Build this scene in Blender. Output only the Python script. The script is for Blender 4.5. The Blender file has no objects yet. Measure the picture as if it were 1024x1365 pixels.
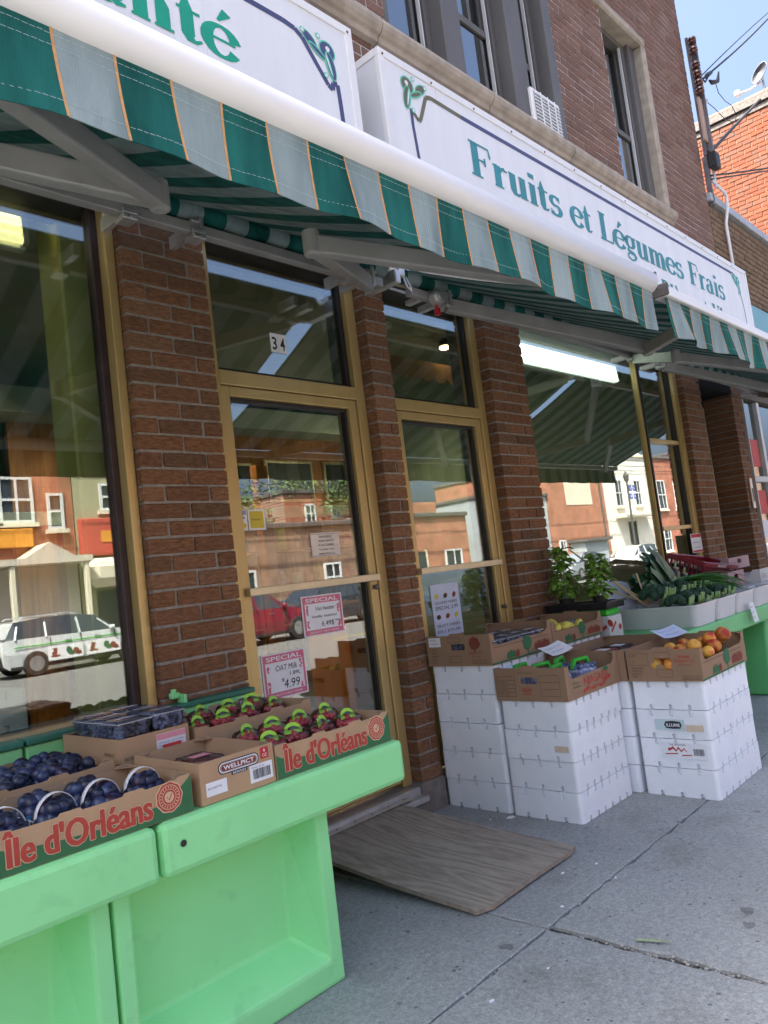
import bpy, math, random
from mathutils import Vector, Matrix
rnd = random.Random(34)
sc = bpy.context.scene
COL = sc.collection
rad = math.radians

# ---------------------------------------------------------------- camera
yaw, pit, rol = rad(47.299), rad(4.792), rad(-7.050)
fw = Vector((math.sin(yaw) * math.cos(pit), math.cos(yaw) * math.cos(pit), math.sin(pit)))
r0 = Vector((math.cos(yaw), -math.sin(yaw), 0)); u0 = r0.cross(fw)
rt = math.cos(rol) * r0 + math.sin(rol) * u0
up = -math.sin(rol) * r0 + math.cos(rol) * u0
cd = bpy.data.cameras.new('camera'); cam = bpy.data.objects.new('camera', cd); COL.objects.link(cam)
cd.sensor_fit = 'VERTICAL'; cd.sensor_height = 36.0; cd.lens = 1025.0 / 1365.0 * 36.0
cd.clip_start = 0.05; cd.clip_end = 600
cam.matrix_world = Matrix(((rt.x, up.x, -fw.x, 0), (rt.y, up.y, -fw.y, -3.0), (rt.z, up.z, -fw.z, 1.35), (0, 0, 0, 1)))
sc.camera = cam

# ---------------------------------------------------------------- sky and sun
SUN = Vector((-0.42, 0.325, 0.85)).normalized()
w = bpy.data.worlds.new('World'); sc.world = w; w.use_nodes = True
wn = w.node_tree.nodes
sky = wn.new('ShaderNodeTexSky'); sky.sky_type = 'NISHITA'; sky.sun_disc = False
sky.sun_elevation = math.asin(SUN.z); sky.sun_rotation = math.atan2(SUN.x, SUN.y)
sky.altitude = 50; sky.air_density = 0.8; sky.dust_density = 10.0; sky.ozone_density = 5.0
w.node_tree.links.new(sky.outputs[0], wn['Background'].inputs[0])
wn['Background'].inputs[1].default_value = 0.15
sl = bpy.data.lights.new('sun', 'SUN'); sl.energy = 5.0; sl.angle = rad(0.5); sl.color = (1.0, 0.93, 0.82)
so = bpy.data.objects.new('sun', sl); COL.objects.link(so); so.location = (0, 0, 30)
so.rotation_euler = SUN.to_track_quat('Z', 'Y').to_euler()
vs = sc.view_settings; vs.view_transform = 'Standard'; vs.look = 'None'; vs.gamma = 1.0; vs.exposure = 2.0
vs.use_curve_mapping = False
sc.cycles.max_bounces = 8; sc.cycles.transparent_max_bounces = 16; sc.cycles.caustics_reflective = False
sc.cycles.caustics_refractive = False; sc.cycles.use_denoising = True

# ---------------------------------------------------------------- helpers
def tag(o, label=None, cat=None, group=None, kind=None):
    if label: o['label'] = label
    if cat: o['category'] = cat
    if group: o['group'] = group
    if kind: o['kind'] = kind
    return o

def empty(name, loc, label=None, cat=None, group=None):
    o = bpy.data.objects.new(name, None); COL.objects.link(o); o.location = loc
    o.empty_display_size = 0.1
    return tag(o, label, cat, group)

def put(o, parent):
    """parent a mesh whose vertices are in world space"""
    if parent is not None:
        o.parent = parent
        t = Vector(parent.location); p = parent.parent
        if p is not None and not p.get('_mesh'):
            pass
        o.matrix_parent_inverse = parent_world(parent).inverted()
    return o

def parent_world(o):
    m = o.matrix_basis.copy()
    if o.parent is not None:
        m = parent_world(o.parent) @ o.matrix_parent_inverse @ m
    return m

class MB:
    def __init__(s): s.v = []; s.f = []; s.m = []; s.M = None
    def vert(s, p):
        p = Vector(p)
        if s.M is not None: p = s.M @ p
        s.v.append(tuple(p)); return len(s.v) - 1
    def face(s, idx, mi=0): s.f.append(tuple(idx)); s.m.append(mi)
    def poly(s, pts, mi=0): s.face([s.vert(p) for p in pts], mi)
    def box(s, x0, x1, y0, y1, z0, z1, mi=0, b=0.0):
        if b <= 0:
            i = [s.vert(p) for p in ((x0,y0,z0),(x1,y0,z0),(x1,y1,z0),(x0,y1,z0),(x0,y0,z1),(x1,y0,z1),(x1,y1,z1),(x0,y1,z1))]
            for q in ((3,2,1,0),(4,5,6,7),(0,1,5,4),(1,2,6,5),(2,3,7,6),(3,0,4,7)): s.face([i[k] for k in q], mi)
            return
        b = min(b, (x1-x0)/2.01, (y1-y0)/2.01, (z1-z0)/2.01)
        c = {}
        for a in (0, 1):
            for d in (0, 1):
                for e in (0, 1):
                    x = (x0, x1)[a]; y = (y0, y1)[d]; z = (z0, z1)[e]
                    sx, sy, sz = b*(1-2*a), b*(1-2*d), b*(1-2*e)
                    c[a,d,e,0] = s.vert((x, y+sy, z+sz)); c[a,d,e,1] = s.vert((x+sx, y, z+sz)); c[a,d,e,2] = s.vert((x+sx, y+sy, z))
        def q(l, flip):
            s.face(l[::-1] if flip else l, mi)
        for a in (0, 1):
            q([c[a,0,0,0], c[a,1,0,0], c[a,1,1,0], c[a,0,1,0]], a == 0)
            q([c[0,a,0,1], c[1,a,0,1], c[1,a,1,1], c[0,a,1,1]], a == 1)
            q([c[0,0,a,2], c[1,0,a,2], c[1,1,a,2], c[0,1,a,2]], a == 0)
        for a in (0, 1):
            for d in (0, 1):
                q([c[a,d,0,0], c[a,d,0,1], c[a,d,1,1], c[a,d,1,0]], (a + d) % 2 == 1)
                q([c[a,0,d,0], c[a,0,d,2], c[a,1,d,2], c[a,1,d,0]], (a + d) % 2 == 0)
                q([c[0,a,d,1], c[0,a,d,2], c[1,a,d,2], c[1,a,d,1]], (a + d) % 2 == 1)
                for e in (0, 1):
                    q([c[a,d,e,0], c[a,d,e,1], c[a,d,e,2]], (a + d + e) % 2 == 0)
    def tube(s, pts, r, n=8, mi=0, cap=True, rs=None):
        pts = [Vector(p) for p in pts]; rings = []
        t = (pts[1] - pts[0]).normalized()
        ref = Vector((0, 0, 1)) if abs(t.z) < .9 else Vector((1, 0, 0))
        u = t.cross(ref).normalized()
        for i, p in enumerate(pts):
            if i == 0: t = pts[1] - pts[0]
            elif i == len(pts) - 1: t = pts[-1] - pts[-2]
            else: t = pts[i+1] - pts[i-1]
            t.normalize(); u = (u - t * u.dot(t)).normalized(); vv = t.cross(u)
            rr = rs[i] if rs else r
            rings.append([s.vert(p + (u * math.cos(2*math.pi*k/n) + vv * math.sin(2*math.pi*k/n)) * rr) for k in range(n)])
        for a, b in zip(rings, rings[1:]):
            for k in range(n): s.face((a[k], a[(k+1) % n], b[(k+1) % n], b[k]), mi)
        if cap: s.face(rings[0][::-1], mi); s.face(rings[-1], mi)
    def bar(s, p0, p1, wx, hz, mi=0, upv=(0, 0, 1)):
        """rectangular bar from p0 to p1"""
        p0, p1 = Vector(p0), Vector(p1); t = (p1 - p0).normalized(); u = t.cross(Vector(upv)).normalized(); v = u.cross(t)
        i = []
        for p in (p0, p1):
            for a, b in ((-1,-1),(1,-1),(1,1),(-1,1)): i.append(s.vert(p + u*(a*wx/2) + v*(b*hz/2)))
        for q in ((3,2,1,0),(4,5,6,7),(0,1,5,4),(1,2,6,5),(2,3,7,6),(3,0,4,7)): s.face([i[k] for k in q], mi)
    def lathe(s, prof, c, n=16, mi=0, axis='z'):
        rings = []
        for r, h in prof:
            ring = []
            for k in range(n):
                a = 2*math.pi*k/n; x, y, z = r*math.cos(a), r*math.sin(a), h
                if axis == 'y': x, y, z = x, h, y
                if axis == 'x': x, y, z = h, x, y
                ring.append(s.vert((c[0]+x, c[1]+y, c[2]+z)))
            rings.append(ring)
        for a, b in zip(rings, rings[1:]):
            for k in range(n): s.face((a[k], a[(k+1) % n], b[(k+1) % n], b[k]), mi)
        s.face(rings[0][::-1], mi); s.face(rings[-1], mi)
    def prism(s, poly, fr, d0, d1, mi=0, mi_side=None):
        """poly [(u,v)] counter-clockwise seen from +w; fr(u,v,w)->xyz"""
        a = [s.vert(fr(u, v, d0)) for u, v in poly]; b = [s.vert(fr(u, v, d1)) for u, v in poly]
        n = len(poly); s.face(a[::-1], mi); s.face(b, mi)
        for k in range(n): s.face((a[k], a[(k+1) % n], b[(k+1) % n], b[k]), mi if mi_side is None else mi_side)
    def ball(s, c, r, n=10, m=7, sc3=(1, 1, 1), mi=0, fn=None):
        rings = []
        for j in range(1, m):
            th = math.pi*j/m
            ring = []
            for k in range(n):
                a = 2*math.pi*k/n; d = Vector((math.sin(th)*math.cos(a), math.sin(th)*math.sin(a), math.cos(th)))
                rr = r*(fn(d) if fn else 1)
                ring.append(s.vert((c[0]+d.x*rr*sc3[0], c[1]+d.y*rr*sc3[1], c[2]+d.z*rr*sc3[2])))
            rings.append(ring)
        dt, db = Vector((0,0,1)), Vector((0,0,-1))
        t = s.vert((c[0], c[1], c[2]+r*sc3[2]*(fn(dt) if fn else 1))); b = s.vert((c[0], c[1], c[2]-r*sc3[2]*(fn(db) if fn else 1)))
        for k in range(n):
            s.face((t, rings[0][k], rings[0][(k+1) % n]), mi); s.face((b, rings[-1][(k+1) % n], rings[-1][k]), mi)
        for a, q in zip(rings, rings[1:]):
            for k in range(n): s.face((a[k], q[k], q[(k+1) % n], a[(k+1) % n]), mi)
    def mesh(s, name, mats, smooth=False):
        me = bpy.data.meshes.new(name); me.from_pydata(s.v, [], s.f)
        for x in (mats if isinstance(mats, (list, tuple)) else [mats]): me.materials.append(x)
        me.polygons.foreach_set('material_index', s.m)
        if smooth: me.polygons.foreach_set('use_smooth', [True]*len(s.f))
        me.update(); return me
    def build(s, name, mats, parent=None, smooth=False, bevel=0, solid=0, sub=0):
        o = bpy.data.objects.new(name, s.mesh(name, mats, smooth)); COL.objects.link(o)
        if solid: md = o.modifiers.new('s', 'SOLIDIFY'); md.thickness = solid; md.offset = 0
        if bevel:
            md = o.modifiers.new('b', 'BEVEL'); md.width = bevel; md.segments = 2; md.limit_method = 'ANGLE'; md.angle_limit = rad(40)
        if sub: md = o.modifiers.new('u', 'SUBSURF'); md.levels = sub; md.render_levels = sub
        return put(o, parent)

def shared(name, me, loc, parent=None, rot=None, scale=None):
    o = bpy.data.objects.new(name, me); COL.objects.link(o); put(o, parent); o.location = loc
    if rot is not None: o.rotation_euler = rot
    if scale is not None: o.scale = scale if not isinstance(scale, (int, float)) else (scale,)*3
    return o

def children(o): return [c for c in bpy.data.objects if c.parent == o]
def copy_tree(o, delta, parent=None, rotz=None):
    c = o.copy(); COL.objects.link(c); c.parent = parent
    if parent is None:
        c.location = Vector(o.location) + Vector(delta)
        if rotz is not None: c.rotation_euler = (0, 0, rotz)
    for ch in children(o): copy_tree(ch, (0, 0, 0), c)
    return c

# ---------------------------------------------------------------- materials
MATS = {}
def nt(name):
    m = bpy.data.materials.new(name); m.use_nodes = True
    return m, m.node_tree.nodes, m.node_tree.links, m.node_tree.nodes['Principled BSDF']
def L4(c): return (c[0], c[1], c[2], 1)
def pm(name, col, rough=.6, var=.12, scale=6., bump=0., bscale=60., metal=0., spec=.5, coat=0., col2=None, stretch=(1,1,1),
       objrand=0., detail=4., sub=0., emit=None, trans=0., alpha=1.):
    """procedural surface: colour broken up by noise, fine relief, random tint per object"""
    m, n, l, b = nt(name)
    tc = n.new('ShaderNodeTexCoord'); mp = n.new('ShaderNodeMapping'); mp.inputs['Scale'].default_value = stretch
    l.new(tc.outputs['Object'], mp.inputs[0])
    no = n.new('ShaderNodeTexNoise'); no.inputs['Scale'].default_value = scale; no.inputs['Detail'].default_value = detail
    l.new(mp.outputs[0], no.inputs['Vector'])
    rp = n.new('ShaderNodeValToRGB'); rp.color_ramp.elements[0].position = .3; rp.color_ramp.elements[1].position = .7
    c2 = col2 if col2 else tuple(min(1, c*(1+var)) for c in col)
    rp.color_ramp.elements[0].color = L4(tuple(c*(1-var) for c in col)); rp.color_ramp.elements[1].color = L4(c2)
    l.new(no.outputs['Fac'], rp.inputs[0]); out = rp.outputs[0]
    if objrand:
        oi = n.new('ShaderNodeObjectInfo'); hs = n.new('ShaderNodeHueSaturation'); mr = n.new('ShaderNodeMapRange')
        mr.inputs['To Min'].default_value = 1-objrand; mr.inputs['To Max'].default_value = 1+objrand
        l.new(oi.outputs['Random'], mr.inputs[0]); l.new(mr.outputs[0], hs.inputs['Value']); l.new(out, hs.inputs['Color']); out = hs.outputs[0]
    l.new(out, b.inputs['Base Color'])
    b.inputs['Roughness'].default_value = rough; b.inputs['Metallic'].default_value = metal
    b.inputs['Specular IOR Level'].default_value = spec
    if coat: b.inputs['Coat Weight'].default_value = coat; b.inputs['Coat Roughness'].default_value = .12
    if sub: b.inputs['Subsurface Weight'].default_value = sub; b.inputs['Subsurface Radius'].default_value = (.01, .008, .006)
    if trans: b.inputs['Transmission Weight'].default_value = trans
    if emit: b.inputs['Emission Color'].default_value = L4(emit[0]); b.inputs['Emission Strength'].default_value = emit[1]
    if bump:
        nb = n.new('ShaderNodeTexNoise'); nb.inputs['Scale'].default_value = bscale; nb.inputs['Detail'].default_value = 5
        l.new(mp.outputs[0], nb.inputs['Vector'])
        bp = n.new('ShaderNodeBump'); bp.inputs['Strength'].default_value = min(1, bump); bp.inputs['Distance'].default_value = .004
        l.new(nb.outputs['Fac'], bp.inputs['Height']); l.new(bp.outputs[0], b.inputs['Normal'])
    MATS[name] = m; return m

def brickmat(name, cols, rough=.85, rug=True):
    """each brick takes its own tint (per island and per object), rug-faced relief"""
    m, n, l, b = nt(name)
    ge = n.new('ShaderNodeNewGeometry'); oi = n.new('ShaderNodeObjectInfo'); ad = n.new('ShaderNodeMath'); fr = n.new('ShaderNodeMath')
    ad.operation = 'ADD'; fr.operation = 'FRACT'
    l.new(ge.outputs['Random Per Island'], ad.inputs[0]); l.new(oi.outputs['Random'], ad.inputs[1]); l.new(ad.outputs[0], fr.inputs[0])
    rp = n.new('ShaderNodeValToRGB'); rp.color_ramp.interpolation = 'LINEAR'
    for k in range(len(cols) - 2): rp.color_ramp.elements.new((k+1)/(len(cols)-1))
    for e, c in zip(rp.color_ramp.elements, cols): e.color = L4(c)
    l.new(fr.outputs[0], rp.inputs[0])
    mp = n.new('ShaderNodeMapping'); l.new(ge.outputs['Position'], mp.inputs[0]); mp.inputs['Scale'].default_value = (1, 1, 3.5)
    n1 = n.new('ShaderNodeTexNoise'); n1.inputs['Scale'].default_value = 24 if rug else 30; n1.inputs['Detail'].default_value = 8; n1.inputs['Roughness'].default_value = .68; l.new(mp.outputs[0], n1.inputs['Vector'])
    mx = n.new('ShaderNodeMix'); mx.data_type = 'RGBA'; mx.blend_type = 'MULTIPLY'; mx.inputs[0].default_value = .95 if rug else .6
    r2 = n.new('ShaderNodeValToRGB'); r2.color_ramp.elements[0].position = .3; r2.color_ramp.elements[1].position = .72
    r2.color_ramp.elements[0].color = (.42, .42, .42, 1); r2.color_ramp.elements[1].color = (1.38, 1.32, 1.24, 1)
    l.new(n1.outputs['Fac'], r2.inputs[0]); l.new(rp.outputs[0], mx.inputs[6]); l.new(r2.outputs[0], mx.inputs[7])
    l.new(mx.outputs[2], b.inputs['Base Color']); b.inputs['Roughness'].default_value = rough; b.inputs['Specular IOR Level'].default_value = .25
    n2 = n.new('ShaderNodeTexNoise'); n2.inputs['Scale'].default_value = 55; n2.inputs['Detail'].default_value = 4; l.new(mp.outputs[0], n2.inputs['Vector'])
    bp = n.new('ShaderNodeBump'); bp.inputs['Strength'].default_value = 1.0 if rug else .4; bp.inputs['Distance'].default_value = .012 if rug else .006
    l.new(n2.outputs['Fac'], bp.inputs['Height']); l.new(bp.outputs[0], b.inputs['Normal'])
    MATS[name] = m; return m

def glassmat(name, tint=(.86, .92, .88), base=.10, smear=0.0):
    """window glass: Fresnel mirror over a clear pane"""
    m = bpy.data.materials.new(name); m.use_nodes = True; n = m.node_tree.nodes; l = m.node_tree.links
    n.remove(n['Principled BSDF']); out = n['Material Output']
    tr = n.new('ShaderNodeBsdfTransparent'); tr.inputs[0].default_value = L4(tint)
    gl = n.new('ShaderNodeBsdfGlossy'); gl.inputs['Roughness'].default_value = smear
    gl.inputs[0].default_value = (.95, .97, .97, 1)
    lw = n.new('ShaderNodeLayerWeight'); lw.inputs[0].default_value = .5
    mr = n.new('ShaderNodeMapRange'); mr.inputs['From Min'].default_value = 0; mr.inputs['From Max'].default_value = 1
    pw = n.new('ShaderNodeMath'); pw.operation = 'POWER'; pw.inputs[1].default_value = 3.0
    l.new(lw.outputs['Facing'], pw.inputs[0]); l.new(pw.outputs[0], mr.inputs[0])
    mr.inputs['To Min'].default_value = base; mr.inputs['To Max'].default_value = .85
    mix = n.new('ShaderNodeMixShader'); l.new(mr.outputs[0], mix.inputs[0]); l.new(tr.outputs[0], mix.inputs[1]); l.new(gl.outputs[0], mix.inputs[2])
    # faint waviness of float glass
    tc = n.new('ShaderNodeTexCoord'); no = n.new('ShaderNodeTexNoise'); no.inputs['Scale'].default_value = 1.3; no.inputs['Detail'].default_value = 1
    l.new(tc.outputs['Object'], no.inputs['Vector'])
    bp = n.new('ShaderNodeBump'); bp.inputs['Strength'].default_value = .12; bp.inputs['Distance'].default_value = .004
    l.new(no.outputs['Fac'], bp.inputs['Height']); l.new(bp.outputs[0], gl.inputs['Normal'])
    l.new(mix.outputs[0], out.inputs[0]); MATS[name] = m; return m

def clearplastic(name, tint=(.95, .96, .97), dif=.10, fres=.35):
    m = bpy.data.materials.new(name); m.use_nodes = True; n = m.node_tree.nodes; l = m.node_tree.links
    n.remove(n['Principled BSDF']); out = n['Material Output']
    tr = n.new('ShaderNodeBsdfTransparent'); tr.inputs[0].default_value = L4(tint)
    gl = n.new('ShaderNodeBsdfGlossy'); gl.inputs['Roughness'].default_value = .12
    df = n.new('ShaderNodeBsdfDiffuse'); df.inputs[0].default_value = (.8, .82, .85, 1)
    m0 = n.new('ShaderNodeMixShader'); m0.inputs[0].default_value = dif; l.new(tr.outputs[0], m0.inputs[1]); l.new(df.outputs[0], m0.inputs[2])
    lw = n.new('ShaderNodeLayerWeight'); lw.inputs[0].default_value = fres
    m1 = n.new('ShaderNodeMixShader'); l.new(lw.outputs['Fresnel'], m1.inputs[0]); l.new(m0.outputs[0], m1.inputs[1]); l.new(gl.outputs[0], m1.inputs[2])
    tc = n.new('ShaderNodeTexCoord'); no = n.new('ShaderNodeTexNoise'); no.inputs['Scale'].default_value = 45; l.new(tc.outputs['Object'], no.inputs['Vector'])
    bp = n.new('ShaderNodeBump'); bp.inputs['Strength'].default_value = .2; bp.inputs['Distance'].default_value = .006
    l.new(no.outputs['Fac'], bp.inputs['Height']); l.new(bp.outputs[0], gl.inputs['Normal'])
    l.new(m1.outputs[0], out.inputs[0]); MATS[name] = m; return m

def woodmat(name, c1, c2, scale=3., rough=.8, axis=(1, .12, 1), dist=6.):
    m, n, l, b = nt(name)
    tc = n.new('ShaderNodeTexCoord'); mp = n.new('ShaderNodeMapping'); mp.inputs['Scale'].default_value = axis
    l.new(tc.outputs['Object'], mp.inputs[0])
    n0 = n.new('ShaderNodeTexNoise'); n0.inputs['Scale'].default_value = scale; n0.inputs['Detail'].default_value = 2; l.new(mp.outputs[0], n0.inputs['Vector'])
    mu = n.new('ShaderNodeMath'); mu.operation = 'MULTIPLY'; mu.inputs[1].default_value = dist*2; l.new(n0.outputs['Fac'], mu.inputs[0])
    fr = n.new('ShaderNodeMath'); fr.operation = 'PINGPONG'; fr.inputs[1].default_value = .5; l.new(mu.outputs[0], fr.inputs[0])
    n1 = n.new('ShaderNodeTexNoise'); n1.inputs['Scale'].default_value = scale*22; n1.inputs['Detail'].default_value = 4; l.new(mp.outputs[0], n1.inputs['Vector'])
    ad = n.new('ShaderNodeMath'); ad.operation = 'MULTIPLY_ADD'; ad.inputs[1].default_value = .9; l.new(n1.outputs['Fac'], ad.inputs[0]); l.new(fr.outputs[0], ad.inputs[2])
    rp = n.new('ShaderNodeValToRGB'); rp.color_ramp.elements[0].position = .35; rp.color_ramp.elements[1].position = .95
    rp.color_ramp.elements[0].color = L4(c1); rp.color_ramp.elements[1].color = L4(c2)
    l.new(ad.outputs[0], rp.inputs[0]); l.new(rp.outputs[0], b.inputs['Base Color']); b.inputs['Roughness'].default_value = rough
    bp = n.new('ShaderNodeBump'); bp.inputs['Strength'].default_value = .4; bp.inputs['Distance'].default_value = .003
    l.new(ad.outputs[0], bp.inputs['Height']); l.new(bp.outputs[0], b.inputs['Normal'])
    b.inputs['Specular IOR Level'].default_value = .2
    MATS[name] = m; return m

def concretemat(name, base=(.27, .275, .28), dark=(.11, .11, .115)):
    m, n, l, b = nt(name)
    ge = n.new('ShaderNodeNewGeometry')
    def noise(s, d=5, r=.6):
        x = n.new('ShaderNodeTexNoise'); x.inputs['Scale'].default_value = s; x.inputs['Detail'].default_value = d; x.inputs['Roughness'].default_value = r
        l.new(ge.outputs['Position'], x.inputs['Vector']); return x
    a = noise(1.3, 6, .65); r1 = n.new('ShaderNodeValToRGB'); r1.color_ramp.elements[0].position = .3; r1.color_ramp.elements[1].position = .75
    r1.color_ramp.elements[0].color = L4(tuple(c*.72 for c in base)); r1.color_ramp.elements[1].color = L4(tuple(c*1.12 for c in base))
    l.new(a.outputs['Fac'], r1.inputs[0])
    g = noise(130, 3, .7); r2 = n.new('ShaderNodeValToRGB'); r2.color_ramp.elements[0].position = .33; r2.color_ramp.elements[1].position = .6
    r2.color_ramp.elements[0].color = (.66, .66, .66, 1); r2.color_ramp.elements[1].color = (1.06, 1.06, 1.06, 1); l.new(g.outputs['Fac'], r2.inputs[0])
    m1 = n.new('ShaderNodeMix'); m1.data_type = 'RGBA'; m1.blend_type = 'MULTIPLY'; m1.inputs[0].default_value = .8
    l.new(r1.outputs[0], m1.inputs[6]); l.new(r2.outputs[0], m1.inputs[7])
    # pits and gum spots
    vo = n.new('ShaderNodeTexVoronoi'); vo.inputs['Scale'].default_value = 22; vo.inputs['Randomness'].default_value = 1; l.new(ge.outputs['Position'], vo.inputs['Vector'])
    pz = noise(14, 2); cmp_ = n.new('ShaderNodeMath'); cmp_.operation = 'MULTIPLY'; l.new(pz.outputs['Fac'], cmp_.inputs[0]); cmp_.inputs[1].default_value = .26
    ls = n.new('ShaderNodeMath'); ls.operation = 'LESS_THAN'; l.new(vo.outputs['Distance'], ls.inputs[0]); l.new(cmp_.outputs[0], ls.inputs[1])
    sp = noise(5, 1); gt = n.new('ShaderNodeMath'); gt.operation = 'GREATER_THAN'; gt.inputs[1].default_value = .52; l.new(sp.outputs['Fac'], gt.inputs[0])
    mm = n.new('ShaderNodeMath'); mm.operation = 'MULTIPLY'; l.new(ls.outputs[0], mm.inputs[0]); l.new(gt.outputs[0], mm.inputs[1])
    mf = n.new('ShaderNodeMath'); mf.operation = 'MULTIPLY'; mf.inputs[1].default_value = .7; l.new(mm.outputs[0], mf.inputs[0])
    m2 = n.new('ShaderNodeMix'); m2.data_type = 'RGBA'; l.new(mf.outputs[0], m2.inputs[0]); l.new(m1.outputs[2], m2.inputs[6]); m2.inputs[7].default_value = L4(dark)
    v2 = n.new('ShaderNodeTexVoronoi'); v2.inputs['Scale'].default_value = 3.1; l.new(ge.outputs['Position'], v2.inputs['Vector']); vz = noise(30, 3); va = n.new('ShaderNodeMath'); va.operation = 'MULTIPLY_ADD'; va.inputs[1].default_value = .14; va.inputs[2].default_value = .015; l.new(vz.outputs['Fac'], va.inputs[0])
    vl = n.new('ShaderNodeMath'); vl.operation = 'LESS_THAN'; l.new(v2.outputs['Distance'], vl.inputs[0]); l.new(va.outputs[0], vl.inputs[1]); vm_ = n.new('ShaderNodeMath'); vm_.operation = 'MULTIPLY'; vm_.inputs[1].default_value = .55; l.new(vl.outputs[0], vm_.inputs[0])
    m5 = n.new('ShaderNodeMix'); m5.data_type = 'RGBA'; l.new(vm_.outputs[0], m5.inputs[0]); l.new(m2.outputs[2], m5.inputs[6]); m5.inputs[7].default_value = L4(dark); m2 = m5
    st_ = noise(2.6, 7, .7); r3 = n.new('ShaderNodeValToRGB'); r3.color_ramp.elements[0].position = .50; r3.color_ramp.elements[1].position = .70
    r3.color_ramp.elements[0].color = (1, 1, 1, 1); r3.color_ramp.elements[1].color = (.62, .60, .57, 1); l.new(st_.outputs['Fac'], r3.inputs[0])
    m3 = n.new('ShaderNodeMix'); m3.data_type = 'RGBA'; m3.blend_type = 'MULTIPLY'; m3.inputs[0].default_value = .85; l.new(m2.outputs[2], m3.inputs[6]); l.new(r3.outputs[0], m3.inputs[7])
    gr_ = noise(48, 4, .75); r4 = n.new('ShaderNodeValToRGB'); r4.color_ramp.elements[0].position = .38; r4.color_ramp.elements[1].position = .62; r4.color_ramp.elements[0].color = (.80, .80, .80, 1); r4.color_ramp.elements[1].color = (1.10, 1.10, 1.10, 1); l.new(gr_.outputs['Fac'], r4.inputs[0])
    m4 = n.new('ShaderNodeMix'); m4.data_type = 'RGBA'; m4.blend_type = 'MULTIPLY'; m4.inputs[0].default_value = 1; l.new(m3.outputs[2], m4.inputs[6]); l.new(r4.outputs[0], m4.inputs[7])
    l.new(m4.outputs[2], b.inputs['Base Color']); b.inputs['Roughness'].default_value = .9; b.inputs['Specular IOR Level'].default_value = .25
    bp = n.new('ShaderNodeBump'); bp.inputs['Strength'].default_value = .5; bp.inputs['Distance'].default_value = .003
    l.new(g.outputs['Fac'], bp.inputs['Height']); l.new(bp.outputs[0], b.inputs['Normal'])
    MATS[name] = m; return m

M = MATS
brickmat('brick', [(.205,.104,.058), (.25,.124,.067), (.28,.146,.08), (.235,.112,.06), (.30,.16,.092), (.17,.098,.06), (.265,.128,.064)])
brickmat('brick_upper', [(.165,.098,.075), (.20,.118,.09), (.225,.135,.105), (.18,.105,.082), (.24,.145,.11), (.19,.102,.078)], rug=False)
brickmat('brick_tan', [(.19,.13,.085), (.24,.165,.105), (.27,.19,.125), (.215,.15,.095)])
brickmat('brick_orange', [(.26,.078,.042), (.31,.105,.058), (.235,.09,.055), (.29,.085,.042), (.20,.11,.08), (.32,.096,.048)], rug=False)
pm('mortar', (.27,.245,.215), .95, .2, 40, .5, 120)
pm('mortar_pale', (.44,.41,.385), .95, .2, 30, .4, 120)
pm('mortar_dark', (.13,.11,.09), .95, .2, 30, .4, 120)
pm('stone', (.36,.31,.25), .9, .2, 9, .6, 90)
pm('gold', (.50,.36,.145), .36, .08, 5, .05, 30, metal=.35, stretch=(1,1,.25))
pm('gold_pale', (.60,.50,.32), .35, .1, 5, metal=.4)
pm('gasket', (.012,.010,.010), .5, .3, 10)
pm('gasket_purple', (.035,.02,.022), .5, .3, 10)
pm('aluminium', (.55,.54,.53), .42, .12, 14, .05, 60, metal=.7)
pm('arm_grey', (.36,.35,.335), .5, .1, 8, .05, 60, metal=.15)
pm('steel_dark', (.12,.11,.10), .5, .3, 20, metal=.6)
pm('white_bar', (.79,.78,.765), .36, .05, 5, .04, 40, coat=.15, stretch=(.35,1,1), detail=8)
pm('sign_white', (.77,.77,.78), .45, .035, 9, .03, 20, stretch=(1,1,.12), detail=8)
pm('sign_side', (.72,.73,.75), .5, .05, 4)
pm('sign_green', (.0,.33,.20), .5, .06, 6)
pm('sign_teal', (.045,.24,.26), .5, .12, 2.2, col2=(.035,.27,.31))
pm('sign_navy', (.055,.06,.15), .5, .15, 2)
pm('sign_olive', (.13,.12,.06), .5, .2, 4)
pm('sign_mint', (.12,.55,.38), .5, .1, 6)
pm('streak', (.60,.54,.47), .8, .1, 20); pm('rust', (.20,.09,.04), .9, .3, 20)
pm('awn_green', (.004,.075,.064), .85, .3, 11, .6, 320, stretch=(1,1,.22), spec=.2, col2=(.018,.165,.14), detail=9)
pm('awn_light', (.215,.295,.295), .85, .2, 11, .6, 320, stretch=(1,1,.22), spec=.2, col2=(.335,.415,.41), detail=9)
pm('awn_thread', (.62,.33,.13), .9, .15, 60)
pm('stitch', (.40,.52,.50), .9, .1, 60)
pm('grey_wood', (.115,.11,.105), .6, .12, 6, .15, 40, stretch=(1,1,.2))
pm('white_wood', (.62,.63,.62), .55, .06, 6)
pm('black', (.012,.012,.013), .5, .2, 10)
pm('black_gloss', (.02,.02,.022), .25, .2, 10)
pm('white', (.78,.78,.78), .5, .04, 6)
pm('paper', (.76,.77,.79), .7, .04, 8)
pm('paper_pink', (.72,.30,.36), .7, .08, 8)
pm('paper_pale', (.74,.66,.60), .7, .08, 8)
pm('paper_blue', (.55,.62,.78), .7, .06, 8)
pm('ink', (.02,.022,.03), .7, .1, 8)
pm('ink_blue', (.05,.06,.28), .7, .1, 8)
pm('red_crank', (.45,.01,.02), .25, .1, 8, coat=.4)
glassmat('glass', (.80,.86,.82), .17)
glassmat('glass_upper', (.35,.38,.38), .22)
glassmat('glass_far', (.12,.13,.14), .25)
concretemat('concrete', (.385,.395,.38), (.10,.10,.10)); concretemat('concrete_far', (.42,.41,.385))
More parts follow.
